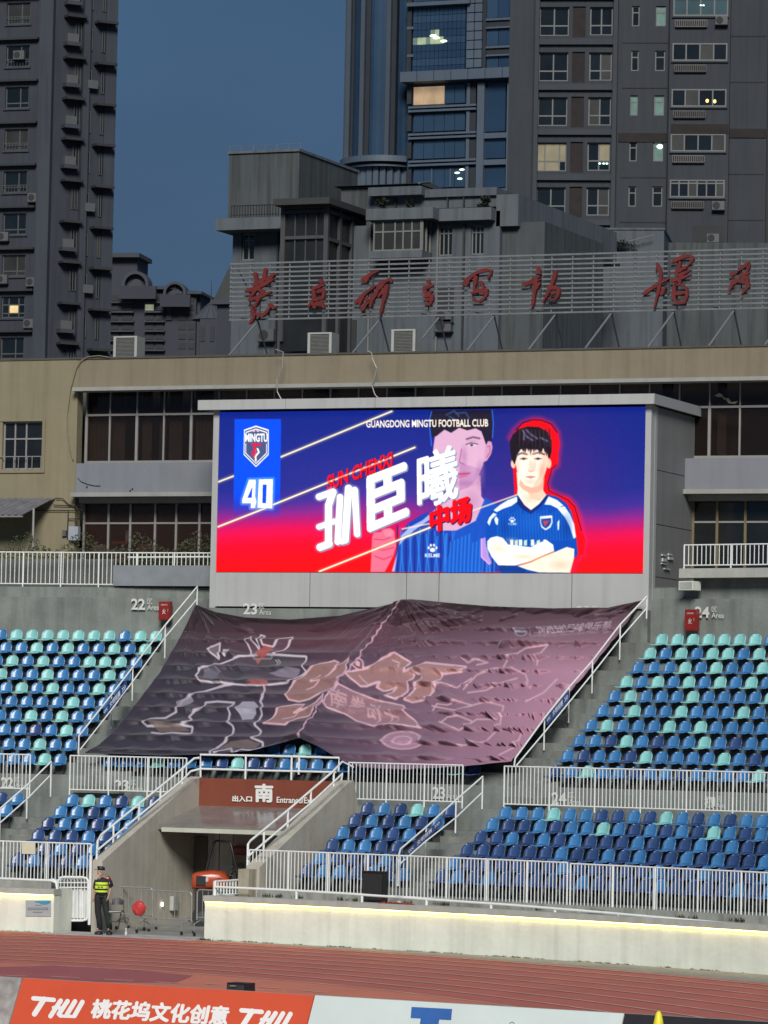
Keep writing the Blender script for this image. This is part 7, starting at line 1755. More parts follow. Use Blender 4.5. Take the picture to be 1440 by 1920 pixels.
# crowd barriers
def barrier(label, xa, ya, xb, yb, h, k, xw):
    rr_b = root('crowd_barrier', label, 'barrier', P((xa + xb) / 2, ya + h, k), tang(-47), 'grey crowd barriers in the entrance')
    wtube(rr_b, [P(xa - .8, ya + h, k), P(xa, ya + 5, k), P(xa + 3, ya + .3, k), P(xa + 7, ya, k), P(xb - 7, yb, k), P(xb - 2.5, yb + 1, k), P(xb, yb + 6, k), P(xb - 1, yb + h, k)], .020, 'frame', M_galv)
    wtube(rr_b, [P(xa - .8, ya + h - 5, k), P(xb - 1, yb + h - 5, k)], .016, 'bottom_rail', M_galv)
    n = int((xb - xa) / 11.6)
    for i in range(1, n + 1):
        x = xa + (xb - xa) * i / (n + 1); y = ya + (yb - ya) * i / (n + 1); wtube(rr_b, [P(x, y, k), P(x - 1, y + h - 5, k)], .009, 'bar', M_galv, 5)
    for x in xw:
        y = ya + h; b0 = np.array(P(x, y, k)); fz = max(.02, (k - 1) * .055)
        f_ = wtube(rr_b, [tuple(b0 + [-.05, -.28, -.10]), tuple(b0 + [0, 0, 0]), tuple(b0 + [.05, .28, -.10])], .018, 'foot', M_galv, 6)
        for sgn_ in (-1, 1):
            c_ = b0 + [.05 * sgn_, .28 * sgn_, 0]; c_[2] = fz + .05; mb = MB(); mb.tube([tuple(c_ + [-.02, 0, 0]), tuple(c_ + [.02, 0, 0])], .05, 10); mb.build('wheel', M_black, f_)
            wtube(f_, [tuple(c_), (c_[0], c_[1], b0[2] - .08)], .012, 'caster', M_galv, 5)
    return rr_b
barrier('crowd barrier beside the tunnel wall, nearest to the guard', 196, 1661.5, 287, 1665, 56, 2.1, (230, 282))
barrier('crowd barrier in the middle of the entrance, beside the red bag', 265, 1668.5, 360, 1672.5, 57, 1.5, (268, 352))
barrier('crowd barrier in front of the orange machine, half behind the long white wall', 370, 1668, 452, 1671, 57, 1.4, (376, 440))
# red plastic bag
k_ = 1.42; c_ = np.array(P(261, 1703, k_)); ng = 14; pts = []; fs = []
for i in range(13):
    ph = math.pi * i / 12
    for j in range(ng):
        t = 2 * math.pi * j / ng; rr_ = 1 + .10 * math.sin(3 * t + i * .5) + .07 * math.sin(5 * t - i * .9) + .05 * math.sin(8 * t + i * 1.3)
        pts.append((c_[0] + .19 * math.sin(ph) ** .8 * math.cos(t) * rr_ * (1.0 if i > 4 else .85), c_[1] + .15 * math.sin(ph) * math.sin(t) * rr_, c_[2] + .21 * math.cos(ph)))
for i in range(12):
    for j in range(ng): fs.append((i * ng + j, (i + 1) * ng + j, (i + 1) * ng + (j + 1) % ng, i * ng + (j + 1) % ng))
mb = MB(); mb.add(pts, fs); o = mb.build('plastic_bag', glassmat('red_plastic_film', (.75, .05, .06), .38, .25)); o['label'] = 'crumpled red translucent plastic bag hanging on the middle crowd barrier'; o['category'] = 'bag'
# folding chair
CH = Plane(218, 108.6, 0.); ch = proot('folding_chair', 'black folding chair standing right behind the guard', 'chair', CH)
def cp(x, y, b=0.): a, z = CH.L(150 + x / 10.29, 1600 + y / 10.29, b); return (a, b, z)
def ctube(par, L, r, nm, m=M_black): return MB().tube(L, r, 7).build(nm, m, par, local=True)
mb = MB(); out = []
for q in range(9):
    u = q / 8; x = 582 + 268 * u; yt = 855 + 60 * (2 * u - 1) ** 4 + 25 * (2 * u - 1) ** 2; out.append((x, yt))
pts = []; fs = []
for i, (x, yt) in enumerate(out):
    bow = .05 * (1 - (2 * i / 8 - 1) ** 2)
    for (yy_, bb) in ((yt, .10 + bow), (990, .06 + bow), (990, .09 + bow), (yt, .13 + bow)): pts.append(cp(x, yy_, bb))
    if i:
        for j in range(4): fs.append((4 * i - 4 + j, 4 * i + j, 4 * i + (j + 1) % 4, 4 * i - 4 + (j + 1) % 4))
fs += [(0, 1, 2, 3), (35, 34, 33, 32)]; mb.add(pts, fs).build('backrest', M_black, ch, local=True, smooth=False)
MB().hexa([cp(585, 1165, -.35), cp(790, 1150, -.35), cp(840, 1120, .05), cp(600, 1120, .05), cp(570, 1135, -.35), cp(790, 1120, -.35), cp(840, 1095, .05), cp(600, 1095, .05)]).build('seat', mat('worn_seat_pad', (.10, .10, .10), .45, .2, 6.), ch, local=True)
MB().hexa([cp(556, 1136, -.37), cp(796, 1126, -.37), cp(796, 1126, -.345), cp(556, 1136, -.345), cp(556, 1114, -.37), cp(796, 1106, -.37), cp(796, 1106, -.345), cp(556, 1114, -.345)]).build('seat_edge', M_cap, ch, local=True)
ctube(ch, [cp(845, 900, .1), cp(846, 1110, .02), cp(872, 1300, -.1), cp(878, 1350, -.15)], .014, 'leg'); ctube(ch, [cp(590, 940, .1), cp(590, 1110, .02), cp(585, 1350, -.1)], .014, 'leg')
ctube(ch, [cp(790, 1140, -.2), cp(760, 1320, .1), cp(738, 1455, .25)], .014, 'leg'); ctube(ch, [cp(600, 1160, -.2), cp(590, 1320, .1), cp(580, 1440, .25)], .014, 'leg'); ctube(ch, [cp(590, 1320, .0), cp(865, 1320, -.0)], .011, 'stretcher')
bt = cp(895, 1380, -.1); o = MB().ball((0, 0, .07), .038, .038, .07).ball((0, 0, .17), .02, .02, .06).build('water_bottle', mat('clear_white_bottle', (.6, .6, .58), .3)); bw_ = CH.W(bt[0], -.2, 0); o.location = (bw_[0], bw_[1], .005); o['label'] = 'small white bottle on the paving beside the folding chair'; o['category'] = 'bottle'

# guard
PG_ = Plane(193, 109.0, 0.); gd_ = proot('person', 'guard in black cap, dark uniform and yellow reflective vest, looking left', 'person', PG_)
def gp_(x, y, b=0.): a, z = PG_.L(150 + x / 10.29, 1600 + y / 10.29, b); return (a, b, max(z, .0))
def skinned(name, V, E, Rr, m_, par, sub=2):
    me = bpy.data.meshes.new(name); me.from_pydata(V, E, []); o = bpy.data.objects.new(name, me); COL.objects.link(o)
    md = o.modifiers.new('skin', 'SKIN'); md.use_smooth_shade = True
    for i, r_ in enumerate(Rr):
        me.skin_vertices[0].data[i].radius = r_ if isinstance(r_, tuple) else (r_, r_)
    me.skin_vertices[0].data[0].use_root = True
    ms_ = o.modifiers.new('sub', 'SUBSURF'); ms_.levels = sub; ms_.render_levels = sub
    dg = bpy.context.evaluated_depsgraph_get(); dg.update(); m2_ = bpy.data.meshes.new_from_object(o.evaluated_get(dg)); m2_.name = name
    o.modifiers.clear(); o.data = m2_; m2_.materials.clear(); m2_.materials.append(m_); m2_.polygons.foreach_set('use_smooth', [True] * len(m2_.polygons))
    o.parent = par; MT[o.name] = MT[par.name]
    return o
bpy.ops  # (skin data is created by hand below)
def skin_prep(V, E, Rr):
    return V, E, Rr
M_skin = mat('skin', (.40, .25, .17), .6, .1, 8.)
M_uni = mat('dark_uniform_cloth', (.012, .013, .018), .8, .3, 8., .3)
M_vest = mat('yellow_reflective_tape', (.62, .85, .06), .4, .06, 8.)
# body: head, neck, trunk, arms, legs as one lofted shell
def loft(mb, rings, n=12, caps=True):
    base = len(mb.v); pts = []; fs = []
    for (cx, cy, cz, rx, ry) in rings:
        for j in range(n): t = 2 * math.pi * j / n; pts.append((cx + rx * math.cos(t), cy + ry * math.sin(t), cz))
    for i in range(len(rings) - 1):
        for j in range(n): fs.append((i * n + j, i * n + (j + 1) % n, (i + 1) * n + (j + 1) % n, (i + 1) * n + j))
    if caps: fs += [tuple(range(n))[::-1], tuple((len(rings) - 1) * n + j for j in range(n))]
    return mb.add(pts, fs)
def jt(*q): return [gp_(*p) for p in q]
Lh, Rh = gp_(262, 905, -.03), gp_(528, 905, -.10)
try:
    J = {'pel': gp_(412, 815), 'wai': gp_(412, 720), 'che': gp_(425, 580), 'nk0': gp_(430, 480), 'nk1': gp_(412, 440, -.01), 'hd0': gp_(400, 400, -.02), 'hd1': gp_(398, 330, -.01),
         'ls': gp_(330, 520, .02), 'le': gp_(280, 700, .05), 'lw': gp_(262, 850, -.01), 'lh': Lh, 'rs': gp_(545, 505, .0), 're': gp_(597, 680, .02), 'rw': gp_(550, 830, -.08), 'rh': Rh,
         'lp': gp_(355, 850), 'lk': gp_(345, 1130, -.03), 'la': gp_(385, 1430, .0), 'lt': gp_(310, 1478, -.08), 'rp': gp_(470, 850), 'rk': gp_(512, 1140, -.02), 'ra': gp_(572, 1430, .02), 'rt': gp_(540, 1482, -.10)}
    names = list(J); idx = {k: i for i, k in enumerate(names)}
    E_s = [('pel', 'wai'), ('wai', 'che'), ('che', 'nk0'), ('nk0', 'nk1'), ('nk1', 'hd0'), ('hd0', 'hd1'), ('nk0', 'ls'), ('ls', 'le'), ('le', 'lw'), ('lw', 'lh'), ('nk0', 'rs'), ('rs', 're'), ('re', 'rw'), ('rw', 'rh'), ('pel', 'lp'), ('lp', 'lk'), ('lk', 'la'), ('la', 'lt'), ('pel', 'rp'), ('rp', 'rk'), ('rk', 'ra'), ('ra', 'rt')]
    rad = {'pel': .12, 'wai': .11, 'che': .12, 'nk0': .07, 'nk1': .052, 'hd0': .078, 'hd1': .085, 'ls': .05, 'le': .038, 'lw': .028, 'lh': .035, 'rs': .05, 're': .038, 'rw': .028, 'rh': .035, 'lp': .08, 'lk': .052, 'la': .036, 'lt': .03, 'rp': .08, 'rk': .052, 'ra': .036, 'rt': .03}
    import bmesh
    me = bpy.data.meshes.new('body'); bm = bmesh.new(); lay = bm.verts.layers.skin.verify()
    bv = [bm.verts.new(J[k]) for k in names]
    for k, v_ in zip(names, bv): v_[lay].radius = (rad[k], rad[k]); v_[lay].use_root = (k == 'pel')
    for a_, b_ in E_s: bm.edges.new((bv[idx[a_]], bv[idx[b_]]))
    bm.to_mesh(me); bm.free(); o = bpy.data.objects.new('body', me); COL.objects.link(o)
    o.modifiers.new('skin', 'SKIN'); ms_ = o.modifiers.new('sub', 'SUBSURF'); ms_.levels = 1
    dg = bpy.context.evaluated_depsgraph_get(); dg.update(); m2_ = bpy.data.meshes.new_from_object(o.evaluated_get(dg)); o.modifiers.clear(); o.data = m2_; m2_.materials.clear(); m2_.materials.append(M_skin); m2_.polygons.foreach_set('use_smooth', [True] * len(m2_.polygons))
    o.parent = gd_; MT[o.name] = MT[gd_.name]; body = o
except Exception as ex:
    print('skin failed', ex)
def hand(w, h_, side):
    w = Vector(w); h_ = Vector(h_); d = (h_ - w).normalized(); mb = MB()
    for i in range(4):
        off = (i - 1.5) * .018; p0 = h_ + Vector((off * .35, off, 0)) - d * .02; L = (.055, .07, .066, .05)[i]
        mb.tube([tuple(p0), tuple(p0 + d * L * .55 + Vector((-.006, 0, 0))), tuple(p0 + d * L + Vector((-.02, 0, 0)))], [.010, .009, .007], 6)
    mb.tube([tuple(h_ - d * .04 + Vector((0, -.03, 0))), tuple(h_ + Vector((-.01, -.05, 0))), tuple(h_ + d * .03 + Vector((-.02, -.05, 0)))], [.012, .011, .008], 6)
    mb.build('hand', M_skin, gd_, local=True, smooth=True)
hand(J['lw'], Lh, 0); hand(J['rw'], Rh, 1)
hd = J['hd1']
fm = MB().ball((hd[0] - .082, hd[1] - .01, hd[2] - .035), .018, .014, .028, 8, 6); fm.build('nose', M_skin, gd_, local=True, smooth=True)
MB().ball((hd[0] + .02, hd[1] - .082, hd[2] - .03), .018, .012, .032, 8, 6).build('ear', M_skin, gd_, local=True, smooth=True)
MB().box(hd[0] - .082, hd[0] - .055, hd[1] - .055, hd[1] - .035, hd[2] - .005, hd[2] + .005).build('eye', M_black, gd_, local=True)
MB().box(hd[0] - .085, hd[0] - .05, hd[1] - .045, hd[1] + .02, hd[2] - .088, hd[2] - .082).build('mouth', mat('lips', (.25, .09, .07), .6), gd_, local=True)
mb = MB(); loft(mb, [(hd[0] + .02, hd[1], hd[2] + .005, .098, .092), (hd[0] + .015, hd[1], hd[2] + .05, .103, .098), (hd[0] + .005, hd[1], hd[2] + .085, .105, .095), (hd[0] - .02, hd[1], hd[2] + .115, .07, .07)]); mb.build('cap', M_black, gd_, local=True, smooth=True)
cb_ = [gp_(335, 312, -.07), gp_(275, 322, -.04), gp_(275, 322, .04), gp_(335, 312, .07)]; mb = MB(); mb.add(cb_ + [(p[0], p[1], p[2] + .014) for p in cb_], [(0, 3, 2, 1), (4, 5, 6, 7), (0, 1, 5, 4), (1, 2, 6, 5), (2, 3, 7, 6)]); mb.build('cap_brim', M_black, gd_, local=True)
def tor(y, wl_, wr_, ry, m0=0.): a = gp_(wl_, y)[0]; b = gp_(wr_, y)[0]; return ((a + b) / 2, .0, gp_(400, y)[2], (b - a) / 2 + m0, ry + m0)
mb = MB(); T_ = [tor(815, 305, 535, .13), tor(740, 292, 530, .13), tor(650, 288, 535, .135), tor(570, 300, 545, .13), tor(520, 315, 555, .12), tor(485, 345, 530, .09), tor(455, 375, 480, .06)]
loft(mb, T_, 16); mb.build('shirt', M_uni, gd_, local=True, smooth=True)
MB().tube([J['rs'], gp_(580, 560), gp_(607, 645)], [.075, .068, .062], 10).build('sleeve', M_uni, gd_, local=True, smooth=True); MB().tube([J['ls'], gp_(300, 600, .03), gp_(286, 680, .05)], [.07, .062, .055], 10).build('sleeve', M_uni, gd_, local=True, smooth=True)
for ya_, yb_ in ((555, 600), (620, 678), (712, 748)):
    mb = MB(); i0 = lambda y: [np.interp(y, [p[0] for p in ((455, 0), (485, 1), (520, 2), (570, 3), (650, 4), (740, 5), (815, 6))], [T_[6 - i][q] for i in range(7)]) for q in (0, 3, 4)]
    c0_, rx0, ry0 = i0(ya_); c1_, rx1, ry1 = i0(yb_); loft(mb, [(c1_, 0, gp_(400, yb_)[2], rx1 + .008, ry1 + .008), (c0_, 0, gp_(400, ya_)[2], rx0 + .008, ry0 + .008)], 20, False); mb.build('vest_band', M_vest, gd_, local=True, smooth=True)
mb = MB(); letter(mb, '安保', lambda u, v: (gp_(345 + 110 * u, 650)[0], -.148 - .0 * u, gp_(400, 668 - 36 * v)[2]), .01); mb.build('vest_lettering', M_black, gd_, local=True)
mb = MB().ball(gp_(548, 490, -.03), .062, .06, .075, 10, 8); mb.build('red_armband', M_red, gd_, local=True, smooth=True); MB().ball(gp_(532, 478, -.075), .03, .018, .022, 8, 6).build('white_badge', M_white, gd_, local=True)
MB().ball(gp_(572, 568, -.055), .022, .012, .04, 8, 6).build('sleeve_patch', M_cap, gd_, local=True)
MB().tube([gp_(365, 800), gp_(350, 900), gp_(345, 1130, -.02), gp_(372, 1300), gp_(382, 1474)], [.115, .105, .085, .08, .075], 12).build('trouser_leg', M_uni, gd_, local=True, smooth=True)
MB().tube([gp_(462, 800), gp_(480, 900), gp_(515, 1140, -.02), gp_(552, 1300), gp_(572, 1474)], [.115, .105, .085, .08, .075], 12).build('trouser_leg', mat('dark_green_trousers', (.012, .022, .018), .8, .3, 8.), gd_, local=True, smooth=True)
mb = MB(); loft(mb, [tor(860, 300, 525, .125), tor(800, 300, 530, .125)], 14); mb.build('trouser_seat', M_uni, gd_, local=True, smooth=True)
for x0_, x1_ in ((285, 440), (510, 622)):
    a0_, a1_ = gp_(x0_, 1470)[0], gp_(x1_, 1470)[0]; mb = MB(); mb.ball(((a0_ + a1_) / 2, -.03, .04), (a1_ - a0_) / 2 + .01, .10, .065, 12, 6); mb.build('shoe', M_black, gd_, local=True, smooth=True)

# orange ride-on machine in the tunnel
PT = Plane(400, 112.2, 0.); tr = proot('ride_on_machine', 'orange ride-on ground machine with a black roll bar parked in the tunnel', 'machine', PT)
tp_ = lambda x, y, b=0.: (PT.L(x, y, b)[0], b, PT.L(x, y, b)[1])
M_or = mat('orange_red_paint', (.42, .065, .022), .3, .12, 3., spec=.6)
rings = []
for x, yt, yb, w in ((362.5, 1641, 1664, .26), (364, 1637, 1667, .33), (370, 1634.5, 1668, .37), (385, 1632.5, 1668, .39), (400, 1631.5, 1667.5, .39), (415, 1633, 1666, .38), (425, 1638, 1664, .36), (431, 1645, 1662, .30)):
    rings.append((tp_(x, 1650)[0], PT.L(x, yb)[1], PT.L(x, yt)[1], w))
n = 20; pts = []; fs = []
for (a, z0_, z1_, w) in rings:
    for j in range(n):
        t = 2 * math.pi * j / n; cx_ = math.copysign(abs(math.cos(t)) ** .55, math.cos(t)); sz_ = math.copysign(abs(math.sin(t)) ** .55, math.sin(t))
        pts.append((a + .14 * cx_ * w, w * cx_, (z0_ + z1_) / 2 + (z1_ - z0_) / 2 * sz_))
for i in range(len(rings) - 1):
    for j in range(n): fs.append((i * n + j, i * n + (j + 1) % n, (i + 1) * n + (j + 1) % n, (i + 1) * n + j))
fs += [tuple(range(n))[::-1], tuple((len(rings) - 1) * n + j for j in range(n))]
hood = MB().add(pts, fs).build('hood', M_or, tr, local=True, smooth=True)
q = [tp_(367, 1659, -.43), tp_(385, 1660, -.43), tp_(386, 1643, -.43), tp_(368, 1642, -.43)]; MB().hexa([q[0], q[1], (q[1][0], -.36, q[1][2]), (q[0][0], -.36, q[0][2]), q[3], q[2], (q[2][0], -.36, q[2][2]), (q[3][0], -.36, q[3][2])]).build('grille', M_black, hood, local=True)
MB().ball(tp_(388, 1650, -.41), .05, .03, .075).build('headlight', mat('lamp_lens', (.5, .5, .48), .1), tr, local=True)
c = [tp_(405, 1646, -.40), tp_(415, 1645.5, -.40)]; MB().tube(c, .012, 5).build('name_stripe', M_cap, hood, local=True)
for b_ in (-.35, .35): pass
MB().tube([tp_(385, 1650, .3), tp_(387, 1632, .3), tp_(394, 1600, .3), tp_(399, 1582, .3), tp_(405, 1577, .28), tp_(429, 1578, -.25), tp_(433, 1583, -.28), tp_(438, 1605, -.3), tp_(444, 1632, -.3), tp_(446, 1655, -.3)], .038, 8).build('roll_bar', M_black, tr, local=True, smooth=True)
st_ = MB(); cx_, _, cz_ = tp_(437, 1633); loopp = []
for j in range(17): t = 2 * math.pi * j / 16; loopp.append((cx_ + .155 * math.cos(t) + .03 * math.sin(t), -.12 + .08 * math.sin(t), cz_ + .13 * math.sin(t)))
st_.tube(loopp, .02, 6, False); sw = st_.build('steering_wheel', M_black, tr, local=True, smooth=True)
for t in (0, 2.1, 4.2): MB().tube([(cx_, -.12, cz_), (cx_ + .15 * math.cos(t), -.12, cz_ + .13 * math.sin(t))], .014, 5).build('spoke', M_black, sw, local=True)
MB().tube([(cx_, -.12, cz_), (cx_ - .12, -.1, cz_ - .35)], .03, 6).build('steering_column', M_black, tr, local=True)
q = tp_(441, 1656); MB().box(q[0] - .2, q[0] + .25, -.2, .2, q[2] - .05, q[2] + .05).build('seat', mat('grey_seat_vinyl', (.16, .16, .15), .5), tr, local=True); MB().box(q[0] + .26, q[0] + .32, -.2, .2, q[2] - .05, q[2] + .38).build('seat_back', MATS['grey_seat_vinyl'], tr, local=True)
a0_, a1_ = tp_(366, 1680)[0], tp_(455, 1680)[0]; MB().box(a0_, a1_, -.33, .33, .55, PT.L(400, 1667)[1]).build('chassis', M_black, tr, local=True)
for a_ in (a0_ + .25, a1_ - .3):
    for b_ in (-.42, .42):
        w_ = MB().tube([(a_, b_ - .11, .43), (a_, b_ + .11, .43)], .31, 20).build('wheel', M_black, tr, local=True); MB().tube([(a_, b_ - .12, .43), (a_, b_ - .111, .43)], .15, 14).build('rim', M_bracket, w_, local=True)
# notices and boxes in the tunnel
def wallq(x0, y0, x1, y1, k, m_, nm, par, th=.03): return nq(x0, y0, x1, y1, k, m_, nm, th, par)
rn = root('red_notice', 'red notice with white characters on the tunnel back wall', 'notice', P(449, 1603, 6.2), tang(-46))
b_ = wallq(436, 1586, 463, 1603, 6.2, mat('dark_red_board', (.16, .02, .018), .6, .15, 3.), 'board', rn); mb = MB(); letter(mb, '请勿入', bil(P(438, 1590, 6.18), P(461, 1590.5, 6.18), P(438, 1600, 6.18), P(461, 1600.5, 6.18)), .02); mb.build('lettering', mat('dull_pink_print', (.36, .16, .15), .7), b_)
ps = root('wall_poster', 'pale poster with a dark drawing under the red notice', 'poster', P(450, 1640, 6.2), tang(-46)); b_ = wallq(441, 1605, 463, 1642, 6.2, mat('poster_cream', (.24, .22, .15), .7, .15, 3.), 'sheet', ps, .01)
mb = MB(); 
for x, y, r_ in ((446, 1609, 1.3), (450, 1609, 1.3), (454, 1609, 1.3)): mb.add([P(x + r_ * math.cos(t), y + r_ * math.sin(t), 6.185) for t in np.linspace(0, 2 * math.pi, 9)[:-1]], [tuple(range(8))[::-1]])
mb.build('orange_dots', mat('poster_orange', (.35, .15, .03), .7), b_); mb = MB(); L = [(444, 1622), (449, 1616), (455, 1618), (459, 1622), (455, 1627), (448, 1626)]; mb.add([P(x, y, 6.18) for x, y in L], [tuple(range(6))[::-1]]); mb.build('dark_drawing', M_concdark, b_)
mbx_ = root('meter_box', 'small pale meter box on the tunnel wall left of the dark door', 'box', P(330, 1595, 6.0), tang(-48)); wallq(325, 1577, 336, 1595, 6.0, M_concwall, 'housing', mbx_, .12); wallq(327, 1579.5, 334, 1592, 5.98, M_cap, 'cover', mbx_, .018)
sx_ = root('socket_lamp', 'tiny lit lamp low on the left tunnel wall', 'lamp', P(303, 1700, 4.2), tang(-48)); 
s4, z4 = inv(303, 1696, 4.4); p4 = S(TL_ + .02, 4.4, max(.4, z4)); MB().box(p4[0], p4[0] + .04, p4[1] - .03, p4[1] + .03, p4[2] - .05, p4[2] + .06).build('lamp_glass', emit('small_white_lamp', (1, 1, .95), 4.), sx_)
p5 = S(TL_ + .02, 5.0, .75); o = MB().box(p5[0], p5[0] + .12, p5[1] - .16, p5[1] + .16, p5[2] - .25, p5[2] + .15).build('pale_wall_box', M_cap); o['label'] = 'pale box fixed low on the left tunnel wall near the door'; o['category'] = 'box'
# black box on the front fence and the red cloth
kq = .62; q0 = P(680, 1676, kq); q1 = P(718, 1676, kq); q2 = P(699, 1634, kq)
bx_ = root('black_case', 'black case standing on the wall in front of the lower seats', 'case', ((q0[0] + q1[0]) / 2, (q0[1] + q1[1]) / 2, 1.21), math.atan2(q1[1] - q0[1], q1[0] - q0[0])); hw = math.hypot(q1[0] - q0[0], q1[1] - q0[1]) / 2; hz = q2[2] - 1.21
MB().box(-hw, hw, -.02, .22, 0, hz).build('body', M_black, bx_, local=True); MB().box(-hw + .02, hw - .02, -.032, -.021, .03, hz - .05).build('front_grille', mat('speaker_grille', (.02, .02, .02), .8, .3, 30., .5), bx_, local=True); MB().box(-hw - .015, hw + .015, -.04, .23, hz - .035, hz + .01).build('lid', M_black, bx_, local=True)
mb = MB(); 
for i in range(16):
    x = 712 + i * 4.1; p = P(x, 1697.5 + i * .12, .2); mb.ball((p[0], p[1], 1.195), .055, .06, .015 + .012 * (i % 3), 7, 4)
o = mb.build('red_cloth', M_red, smooth=True); o['label'] = 'crumpled strip of red cloth lying on the long white wall below the black case'; o['category'] = 'cloth'
wp = P(748, 1694, .25); o = MB().ball((wp[0], wp[1], 1.23), .07, .05, .03).build('white_scrap', M_white); o['label'] = 'white scrap lying on the red cloth on the wall'; o['category'] = 'litter'
# flood of small silver boxes on the screen side
o = root('side_fitting', 'cluster of small shiny fittings on the grey side of the screen box', 'fitting', tuple(SPx(1250, 1060, YS + 1.6)), 0)
xs_ = xr + .01
for (x, y, w, h) in ((1243, 1041, 5, 3), (1255, 1040, 5, 3), (1244, 1050, 5, 6), (1256, 1047, 6, 5), (1249, 1067, 8, 2), (1243, 1057, 6, 2)):
    d = ray(x, y); t = xs_ / d[0]; p = CAM + d * t; MB().box(xs_, xs_ + .05, p[1] - w * .035, p[1] + w * .035, p[2] - h / 120, p[2] + h / 120).build('fitting_part', mat('shiny_fitting', (.7, .7, .68), .2, .05, 3., metal=.3), o)

# ------------------------------------------------------------ advertising boards beside the pitch
PB = Plane(590, 70., 32.)
OB = np.array(PB.W(0, 0, .92)); tB = (PB.b * -.40 + UP * -.92); tB = tB / np.linalg.norm(tB)
NB = np.cross(PB.e, tB)
def bl(px, py, lift=0.):     # pixel -> point on the leaning board face (lift = millimetres proud)
    d = ray(px, py); o = OB - NB * 0; t = ((o - CAM) @ NB) / (d @ NB); q = CAM + d * t
    nn_ = NB if (NB @ (CAM - q)) > 0 else -NB
    return tuple(q + nn_ * lift)
HB = 1.0
def board(label, xa, xb, m_, zz=0.):
    ya = 1866 + (xa - 590) * .0590; yb = 1866 + (xb - 590) * .0590
    A = np.array(bl(xa, ya)); B_ = np.array(bl(xb, yb)); r_ = root('advertising_board', label, 'advertising board', tuple((A + B_) / 2 - UP * .92), PB.rz, 'advertising boards beside the pitch')
    nn_ = NB if (NB @ (CAM - A)) > 0 else -NB
    C1, C2 = A + tB * HB, B_ + tB * HB
    f_ = MB().hexa([tuple(C1), tuple(C2), tuple(C2 - nn_ * .02), tuple(C1 - nn_ * .02), tuple(A), tuple(B_), tuple(B_ - nn_ * .02), tuple(A - nn_ * .02)]).build('face', m_, r_)
    for w in (A, (A + B_) / 2, B_):
        MB().tube([tuple(w - nn_ * .03 + tB * .03), (w[0] + PB.b[0] * .35, w[1] + PB.b[1] * .35, .0)], .02, 6).build('leg', M_galv, r_)
    MB().tube([tuple(A - nn_ * .03), tuple(B_ - nn_ * .03)], .02, 6).build('top_tube', M_galv, r_)
    return r_, f_
M_bo = mat('board_orange_red', (.60, .082, .030), .6, .07, 1.2, .12); M_bw = mat('board_pale_white', (.58, .68, .66), .55, .05, 1.2, .1); M_bk = mat('board_black', (.018, .018, .022), .5, .2, 2.)
M_bp = mat('board_blurred_print', (.10, .085, .08), .6, .3, 2.2, 0, col2=(.50, .49, .47))
r1, f1 = board('orange-red advertising board with white lettering', 43, 589, M_bo)
r2, f2 = board('pale white advertising board with a blue mark, right of the orange one', 591, 1170, M_bw)
r3, f3 = board('black advertising board at the lower right corner', 1172, 1760, M_bk)
r4, f4 = board('grey advertising board with a blurry printed picture at the lower left corner', -500, 41, M_bp)
M_bl = mat('board_white_lettering', (.78, .80, .78), .55, .04, 3.)
def btext(s_, TL, TR, BL, BR, par, m_, bold):
    mb = MB(); q = bil(TL, TR, BL, BR); fatletter(mb, s_, lambda u, v, l: bl(*q(u, v), .004 + l), bold); return mb.build('lettering', m_, par)
def thw(x0, y0):   # heavy slanted letters of the maker's mark, drawn as rounded strokes
    def st(L, w):
        mb = MB()
        for (xa, ya), (xb, yb) in zip(L[:-1], L[1:]):
            dx, dy = xb - xa, yb - ya; l = math.hypot(dx, dy); nx_, ny_ = -dy / l * w / 2, dx / l * w / 2; pts = []
            a0 = math.atan2(dy, dx)
            for i in range(7): t = a0 + math.pi / 2 + math.pi * i / 6; pts.append((xa + w / 2 * math.cos(t), ya + w / 2 * math.sin(t)))
            for i in range(7): t = a0 - math.pi / 2 + math.pi * i / 6; pts.append((xb + w / 2 * math.cos(t), yb + w / 2 * math.sin(t)))
            st.n += 1
            mb.add([bl(x0 + px_, y0 + py_ , .004 + .0006 * st.n) for px_, py_ in pts], [tuple(range(14))[::-1]])
        return mb
    st.n = 0
    for L, w in (([(62 - 58, 3.5), (100 - 58, 6.5)], 8.5), ([(82 - 58, 5), (64 - 58, 33)], 10), ([(113 - 58, 8), (94 - 58, 37)], 8.8), ([(100 - 58, 21), (112 - 58, 21.5)], 7), ([(126 - 58, 9), (110 - 58, 33), (113 - 58, 36)], 8.8), ([(140 - 58, 9.5), (125 - 58, 34)], 8.8), ([(154 - 58, 10.5), (140 - 58, 35)], 8.8), ([(112 - 58, 37), (140 - 58, 38)], 6)):
        st(L, w).build('lettering', M_bl, f1)
thw(59, 1868.5); thw(449, 1891)
btext('桃花坞文化创意', (177, 1874), (431, 1888), (170, 1908), (424, 1922), f1, M_bl, .05)
M_bb = mat('board_blue_print', (.030, .12, .38), .55)
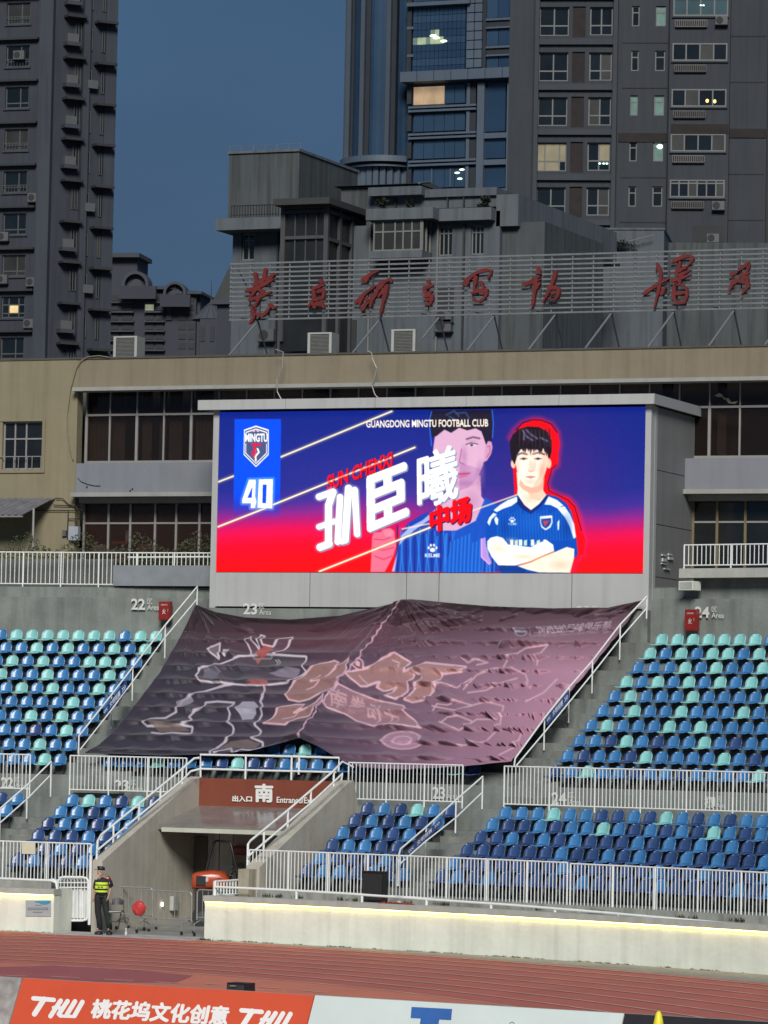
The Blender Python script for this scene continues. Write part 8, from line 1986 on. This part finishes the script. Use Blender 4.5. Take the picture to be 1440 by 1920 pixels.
for L in ([(772, 1888), (848, 1892), (846, 1913), (770, 1909)], [(789, 1909.5), (824, 1911.5), (820, 1935), (785, 1935)], [(770, 1928), (848, 1932), (846, 1945), (768, 1943)]):
    mb = MB(); mb.add([bl(x, y, .004) for x, y in L], [(3, 2, 1, 0)]); mb.build('blue_print', M_bb, f2)
mb = MB(); ring_ = [(960 + 5 * math.cos(t), 1921 + 5 * math.sin(t)) for t in np.linspace(math.pi, 2 * math.pi, 7)]
for a_, b_ in zip(ring_[:-1], ring_[1:]): mb.add([bl(a_[0], a_[1], .004), bl(b_[0], b_[1], .004), bl(b_[0] * .75 + 960 * .25, b_[1] * .75 + 1921 * .25, .004), bl(a_[0] * .75 + 960 * .25, a_[1] * .75 + 1921 * .25, .004)], [(0, 1, 2, 3)])
mb.build('small_round_mark', M_bb, f2)
# yellow cone in front of the black board; black speaker behind the orange board
PY_ = Plane(1243, 66., 0.); a_, z_ = PY_.L(1243, 1896); cn = root('yellow_cone', 'yellow cone standing in front of the black advertising board', 'cone', tuple(PY_.o), 0); M_ye = mat('yellow_plastic', (.78, .72, .03), .45, .08, 4.)
mb = MB(); loft(mb, [(0, 0, .03, .22, .22), (0, 0, z_ - .15, .075, .075), (0, 0, z_ - .03, .045, .045), (0, 0, z_, .02, .02)], 16); mb.build('cone_body', M_ye, cn, local=True, smooth=True); MB().box(-.28, .28, -.28, .28, 0, .03).build('base_plate', M_ye, cn, local=True)
PS_ = Plane(441, 73.5, 32.); sp = proot('field_speaker', 'black loudspeaker peeping over the top of the orange advertising board', 'loudspeaker', PS_); h = PS_.rect(423, 1843, 461, 1870)
MB().prism([(h[0] - .02, .0), (h[1] + .02, .0), (h[1], h[3]), (h[0] + .03, h[3])], 0, .3).build('cabinet', M_black, sp, local=True); MB().box(h[0] + .03, h[1] - .03, -.012, -.002, .05, h[3] - .03).build('grille', mat('speaker_mesh', (.03, .03, .03), .5, .2, 30., .5), sp, local=True)
MB().tube([(h[0] + .12, -.03, h[3] - .06), (h[0] + .24, -.03, h[3] - .055)], .015, 6).build('handle', M_galv, sp, local=True)
